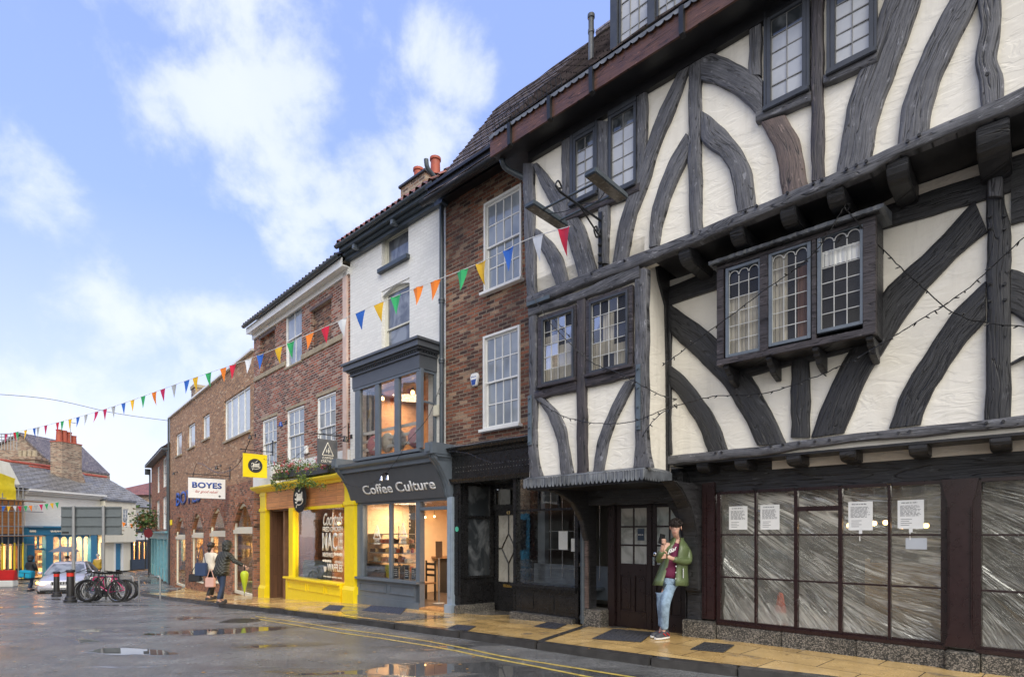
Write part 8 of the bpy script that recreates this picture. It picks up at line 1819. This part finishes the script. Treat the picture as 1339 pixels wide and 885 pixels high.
# =================================================================== the houses across the junction, left of the frame: the shop glass and wet road mirror them
def terrace(y0,w,h,wallm,label,nw,shopm):
    th=thing('terraced_house',label,'building',(-25.0,y0,g(y0)-.1),PI/2,'houses outside the left edge of the view')
    hs=[]
    for st in (3.6,6.3):
        if st+1.9>h: continue
        for i in range(nw):
            x=w*(i+.5)/nw-.5; hs.append((x,x+1.0,st,st+1.7))
    m=MB(); wall(m,0,w-.05,2.9,h,0,.3,hs); m.box(0,.3,.3,7,0,h); m.box(w-.35,w-.05,.3,7,0,h); m.build('brick_wall',wallm,th)
    for r in hs: sash(th,r,.05,2,2,2,M['white'],M['glass_dark'],bar=.015,sill=.07)
    m=MB(); m.box(0,w-.05,-.2,.1,2.5,2.9); m.box(0,w-.05,-.1,.1,0,.6)
    for i in range(nw+1): x=(w-.3)*i/nw; m.box(x,x+.22,-.15,.1,.6,2.5)
    m.build('shopfront',shopm,th); m=MB(); m.box(.1,w-.1,.11,.15,.6,2.5); m.build('pane',M['glass_dark'],th)
    m=MB(); roof(m,-.1,w,-.35,h,3.6,h+3.4,12); roof(m,-.1,w,7.5,h,3.6,h+3.4,2); m.build('roof',M['slate'],th)
    m=MB(); m.box(w-1.2,w-.3,3.1,4.1,h+1.5,h+4.6); m.build('chimney',M['brickC'],th)
for a in ((-26,9,7.6,M['renderC'],'cream rendered terraced house, farthest behind the camera on the open side',4,M['navy']),
          (-17,8,8.4,M['brickL'],'red brick terraced house with navy shopfront behind the camera on the open side',3,M['blackpaint']),
          (-9,9,7.4,M['brickC'],'tan brick terraced house level with the camera on the open side',4,M['teal']),
          (0,8,8.6,M['brick3'],'dark brick terraced house left of the camera on the open side',3,M['maroon']),
          (8,8,7.2,M['brickC'],'weathered tan brick terraced house just outside the left edge',3,M['blue']),
          (16,8,8.0,M['brickL'],'red brick terraced house next to the scaffolding, outside the left edge',3,M['blackpaint'])): terrace(*a)
# ground
m=MB(); xs_=[-600,-200,-80]+[-60+2*i for i in range(61)]+[80,200,600]; ys_=[-300,-60,-20]+[-10+1.0*i for i in range(71)]+[80,150,400,900]
vs=[(x,y,g(y)-.1) for y in ys_ for x in xs_]; k=len(xs_); fs=[(j*k+i,j*k+i+1,(j+1)*k+i+1,(j+1)*k+i) for j in range(len(ys_)-1) for i in range(k-1)]
m.add(vs,fs); structure(m.build('road',M['asphalt'],smooth='all'))
# kerb line (photo pixels of the kerb foot, on the road)
kl=[gp(x,y,.1) for x,y in ((963.7,884.7),(850,870.5),(700.5,849),(600,834),(515,822.7),(448,813),(358,801),(286.8,793.6),(224,784.6),(182,778))]
kl=[(kl[0][0]+(kl[0][0]-kl[1][0])*6,kl[0][1]+(kl[0][1]-kl[1][1])*6)]+kl+[(-14.9,24),(-17.3,30),(-19.8,34.5),(-19.5,42),(-16,60)]
KL=kl
def along(pl,step):
    out=[]
    for (a,b) in zip(pl,pl[1:]):
        d=math.dist(a,b); n=max(1,int(d/step)); out+=[(a[0]+(b[0]-a[0])*i/n,a[1]+(b[1]-a[1])*i/n) for i in range(n)]
    return out+[pl[-1]]
def offs(pl,d):
    out=[]
    for i,p in enumerate(pl):
        a=pl[max(i-1,0)]; b=pl[min(i+1,len(pl)-1)]; t=Vector((b[0]-a[0],b[1]-a[1])).normalized(); n=Vector((t.y,-t.x)); out.append((p[0]+n.x*d,p[1]+n.y*d))
    return out
kp=along(kl,.5); ko=offs(kp,.16)      # the kerb's inner edge, to the right of travel (away from the road)
def strip(name,A,B,za,zb,mat,thick=None):
    m=MB(); vs=[];fs=[]
    for (a,b) in zip(A,B): vs+=[(a[0],a[1],g(a[1])+za),(b[0],b[1],g(b[1])+zb)]
    for i in range(len(A)-1): fs.append((2*i,2*i+1,2*i+3,2*i+2))
    if thick:
        o=len(vs); vs+=[(x,y,z-thick) for x,y,z in vs[:]]
        for i in range(len(A)-1): fs.append((2*i,2*i+2,o+2*i+2,o+2*i)); fs.append((2*i+1,o+2*i+1,o+2*i+3,2*i+3))
    m.add(vs,fs); return m.build(name,mat)
# kerb stones as one structure with joints
m=MB(); ks=along(kl,.92); kso=offs(ks,.16)
for i in range(len(ks)-1):
    a,b,c,d=ks[i],ks[i+1],kso[i+1],kso[i]; e=.006
    def li(p,q,u): return (p[0]+(q[0]-p[0])*u,p[1]+(q[1]-p[1])*u)
    a2,b2=li(a,b,e),li(a,b,1-e); d2,c2=li(d,c,e),li(d,c,1-e); j=random.uniform(-.006,.004)
    m.hexa([(p[0],p[1],g(p[1])-.14) for p in (a2,b2,c2,d2)],[(p[0],p[1],g(p[1])+.004+j) for p in (a2,b2,c2,d2)])
structure(m.build('kerb',M['kerb'],bevel=.014,smooth=True))
pin=offs(kp,.163); pout=[(p[0]+7.5,p[1]+7.5) for p in kp]
pv=MB(); vs=[];fs=[]; K=14
for a,b in zip(pin,pout):
    for q in range(K+1): u=q/K; x=a[0]+(b[0]-a[0])*u; y=a[1]+(b[1]-a[1])*u; vs.append((x,y,g(y)))
for i in range(len(pin)-1):
    for q in range(K): c=i*(K+1)+q; fs.append((c,c+1,c+K+2,c+K+1))
pv.add(vs,fs); structure(pv.build('pavement',M['slabs'],smooth='all'))
# grey patch of paving before the coffee shop
gpts=[gp(*p) for p in ((430,789),(500,797),(560,803),(590,807),(515,812),(452,803))]
m=MB(); m.add([(x,y,g(y)+.004) for x,y in gpts],[tuple(range(6))]); structure(m.build('pavement_patch',M['greyslab']))
# double yellow lines
for pl,nm in (([(336,805.5),(392,813),(448,822),(500,828.5),(560,837.5),(600,845),(656.6,857),(700,864),(760,873.5),(832,885)],'a'),([(330,807.5),(392,817.5),(448,827),(500,834),(560,843.5),(600,850.5),(625,856),(700,870),(775.7,885)],'b')):
    w=[gp(x,y,.1) for x,y in pl]; w=w+[(w[-1][0]+(w[-1][0]-w[-2][0])*5,w[-1][1]+(w[-1][1]-w[-2][1])*5)]; w=along(w,.4); q=offs(w,.055)
    structure(strip('yellow_line',w,q,-.096,-.096,M['yline']))
# drain grates and covers set in the paving
def cover(pts,label,grid):
    P=[gp(*p) for p in pts]; cx=sum(p[0] for p in P)/4; cy=sum(p[1] for p in P)/4; z=g(cy)
    o=thing('pavement_grate' if grid else 'access_cover',label,'grate' if grid else 'cover',(cx,cy,z))
    m=MB(); m.add([(x-cx,y-cy,g(y)-z+.006) for x,y in P]+[(x-cx,y-cy,g(y)-z-.03) for x,y in P],[(0,1,2,3),(0,1,5,4),(1,2,6,5),(2,3,7,6),(3,0,4,7)]); m.build('plate',M['cast'],o)
    m=MB(); a,b,c,d=[Vector((x-cx,y-cy,g(y)-z+.008)) for x,y in P]; N=16 if grid else 5
    for i in range(N+1):
        u=i/N; p=a.lerp(b,u); q=d.lerp(c,u); m.tube([p,q],.007,4)
    M2=9 if grid else 3
    for i in range(M2+1): u=i/M2; m.tube([a.lerp(d,u),b.lerp(c,u)],.007,4)
    m.build('ribs',M['cast'],o)
cover([(775,835),(802,822.5),(854,827),(838,839.5)],'dark grilled pavement grate in front of the dark double doors',True)
cover([(903,849),(921,840),(960,843.5),(946,853)],'worn iron access cover in the yellow pavement right of the leaning person',False)
cover([(699,819),(716,813.5),(741,816.5),(727,822.5)],'small dark access cover in the pavement before the black shop window',False)
cover([(586,821.5),(597,817),(622,819),(612,824.5)],'dark inset access cover in the pavement left of the black shop door near the kerb',False)
cover([(421,797),(431,791),(450,792.5),(444,798.5)],'small grilled pavement grate at the foot of the yellow shop pilaster',True)
cover([(474,798),(486,791.5),(531,795),(524,803)],'long grilled pavement grate below the coffee shop window',True)
x,y=gp(314,812,.1); z=g(y)-.1; m=MB(); m.lathe([(.36,0),(.36,.008),(.34,.012),(.0005,.012)],(0,0,0),32)
for i in range(-4,5): m.box(-.28,.28,i*.07-.012,i*.07+.012,.012,.018)
tag(m.build('manhole_cover',M['cast'],None,loc=(x,y,z)),'round iron manhole cover in the wet road before the brick store','manhole cover')
# gulley strip crossing the pavement from the drainpipe
A=[gp(764,817),gp(700,838)]; B_=[gp(770,818.5),gp(707,840)]
structure(strip('drain_channel',along(A,.3),along(B_,.3)[:len(along(A,.3))],.005,.005,M['kerb']))
# fallen leaves on wet ground
m=MB(); random.seed(5)
for i in range(170):
    px=random.uniform(0,1300); py=random.uniform(800,884); dz=.1
    x,y=gp(px,py,dz)
    if x>-.5 and py<860: dz=0; x,y=gp(px,py,0)
    a=random.uniform(0,6.3); s=random.uniform(.012,.03); z=g(y)-dz+.007
    if dz==.1 and px>650: continue
    m.add([(x+s*math.cos(a+q),y+s*.7*math.sin(a+q),z+.003*(q>3)) for q in (0,1.3,2.6,3.9,5.2)],[(0,1,2,3,4)])
tag(m.build('fallen_leaves',paint('fallen leaf',(.30,.17,.05),.5,.5,.1,20)),'scattered small fallen leaves on the wet road and paving','leaves',kind='stuff')
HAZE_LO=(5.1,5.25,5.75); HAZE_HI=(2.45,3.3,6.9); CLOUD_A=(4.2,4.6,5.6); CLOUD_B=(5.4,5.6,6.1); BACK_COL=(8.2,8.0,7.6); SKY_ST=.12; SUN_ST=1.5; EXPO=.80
cam=bpy.data.cameras.new('camera'); co=bpy.data.objects.new('camera',cam); C.objects.link(co); sc.camera=co
co.location=(0,0,EYE); co.rotation_euler=(PI/2,0,0); cam.sensor_width=36; cam.lens=F/1339*36; cam.shift_y=(HY-442.5)/1339; cam.shift_x=0; cam.clip_end=3000; cam.clip_start=.05
w=bpy.data.worlds.new('World'); sc.world=w; w.use_nodes=True; nt=w.node_tree; bg=nt.nodes['Background']
SUNEL,SUNAZ=R(45),R(162)      # azimuth measured clockwise from +Y (north)
def WN(t,**k):
    n=nt.nodes.new(t)
    for a,v in k.items():
        if a.startswith('i_'): n.inputs[a[2:].replace('_',' ')].default_value=v
        else: setattr(n,a,v)
    return n
def wl(a,b): nt.links.new(a,b)
def wm(op,a,b=0.0,c=0.0):
    n=WN('ShaderNodeMath',operation=op)
    for i,v in enumerate((a,b,c)):
        if isinstance(v,(int,float)): n.inputs[i].default_value=v
        else: wl(v,n.inputs[i])
    return n.outputs[0]
sky=WN('ShaderNodeTexSky',sky_type='NISHITA',sun_disc=False,sun_elevation=SUNEL,sun_rotation=SUNAZ,air_density=1.0,dust_density=1.0,ozone_density=3.0)
tc=WN('ShaderNodeTexCoord'); D=tc.outputs['Generated']
def mixc(f,a,b,mode='MIX'):
    n=WN('ShaderNodeMix',data_type='RGBA',blend_type=mode)
    if isinstance(f,(int,float)): n.inputs[0].default_value=f
    else: wl(f,n.inputs[0])
    for i,v in ((6,a),(7,b)):
        if isinstance(v,tuple): n.inputs[i].default_value=(*v,1)
        else: wl(v,n.inputs[i])
    return n.outputs[2]
sp=WN('ShaderNodeSeparateXYZ'); wl(D,sp.inputs[0])
# thin high haze over the whole sky, thicker to the horizon, then broken cloud
up=wm('MAXIMUM',sp.outputs[2],0.0)
haze=WN('ShaderNodeMapRange',i_From_Min=0.0,i_From_Max=.62,i_To_Min=.9,i_To_Max=.6); wl(up,haze.inputs[0])
hv=WN('ShaderNodeMapRange',i_From_Min=0.0,i_From_Max=.45,i_To_Min=0.0,i_To_Max=1.0); wl(up,hv.inputs[0])
base=mixc(haze.outputs[0],sky.outputs[0],mixc(hv.outputs[0],HAZE_LO,HAZE_HI))
blobs=[((310,60),.26,.85),((240,130),.18,.85),((370,150),.2,.9),((310,200),.14,.75),((575,85),.12,.8),((540,165),.14,.8),((470,235),.15,.85),((395,320),.11,.75),((285,250),.10,.6),((200,490),.24,.75),((300,450),.18,.7),((110,570),.24,.9),((10,235),.12,.65),((570,270),.12,.7)]
acc=None
for (px,py),r,wt in blobs:
    d=Vector((px-CX,F,HY-py)).normalized()
    v=WN('ShaderNodeVectorMath',operation='DISTANCE'); wl(D,v.inputs[0]); v.inputs[1].default_value=d
    mr=WN('ShaderNodeMapRange',interpolation_type='SMOOTHSTEP',i_From_Min=r,i_From_Max=r*.15,i_To_Min=0.0,i_To_Max=wt); wl(v.outputs['Value'],mr.inputs[0])
    acc=mr.outputs[0] if acc is None else wm('MAXIMUM',acc,mr.outputs[0])
n1_=WN('ShaderNodeTexNoise',i_Scale=7.5,i_Detail=10.0,i_Roughness=.6,i_Distortion=.15); wl(D,n1_.inputs['Vector'])
f=wm('ADD',wm('MULTIPLY',acc,.86),wm('MULTIPLY',wm('SUBTRACT',n1_.outputs['Fac'],.5),2.5))
cl=WN('ShaderNodeMapRange',interpolation_type='SMOOTHSTEP',i_From_Min=.27,i_From_Max=1.0,i_To_Min=0.0,i_To_Max=.74); wl(f,cl.inputs[0])
cl2=wm('MULTIPLY',cl.outputs[0],wm('MINIMUM',wm('MULTIPLY',acc,3.0),1.0))
n2_=WN('ShaderNodeTexNoise',i_Scale=7.0,i_Detail=4.0); wl(D,n2_.inputs['Vector'])
ccol=mixc(n2_.outputs['Fac'],CLOUD_A,CLOUD_B)
# unseen bright cloud bank added behind the camera to light the facades
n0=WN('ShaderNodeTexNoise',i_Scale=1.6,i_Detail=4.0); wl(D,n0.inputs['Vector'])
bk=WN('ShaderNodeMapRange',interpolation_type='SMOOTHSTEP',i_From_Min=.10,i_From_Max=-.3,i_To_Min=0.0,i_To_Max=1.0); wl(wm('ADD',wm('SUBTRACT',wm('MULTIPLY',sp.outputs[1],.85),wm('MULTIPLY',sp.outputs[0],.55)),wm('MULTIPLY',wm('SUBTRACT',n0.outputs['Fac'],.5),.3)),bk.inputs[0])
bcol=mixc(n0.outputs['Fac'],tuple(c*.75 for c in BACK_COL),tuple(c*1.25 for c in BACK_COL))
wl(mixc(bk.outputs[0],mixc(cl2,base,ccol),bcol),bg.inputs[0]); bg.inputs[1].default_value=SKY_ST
sl=bpy.data.lights.new('sun','SUN'); sl.energy=SUN_ST; sl.angle=R(40); sl.color=(1,.96,.9)
so=bpy.data.objects.new('sun',sl); C.objects.link(so)
sd=Vector((math.sin(SUNAZ)*math.cos(SUNEL),math.cos(SUNAZ)*math.cos(SUNEL),math.sin(SUNEL)))
so.rotation_euler=sd.to_track_quat('Z','Y').to_euler(); so.location=(0,-5,30)
sc.view_settings.view_transform='Standard'; sc.view_settings.look='None'; sc.view_settings.gamma=1; sc.view_settings.exposure=EXPO
sc.view_settings.use_curve_mapping=False
sc.cycles.max_bounces=6; sc.cycles.transparent_max_bounces=12; sc.cycles.use_denoising=True
sc.cycles.sample_clamp_indirect=6
for d in [x for x in bpy.data.objects if x.type=='EMPTY' and not x.children and not x.parent]: bpy.data.objects.remove(d)
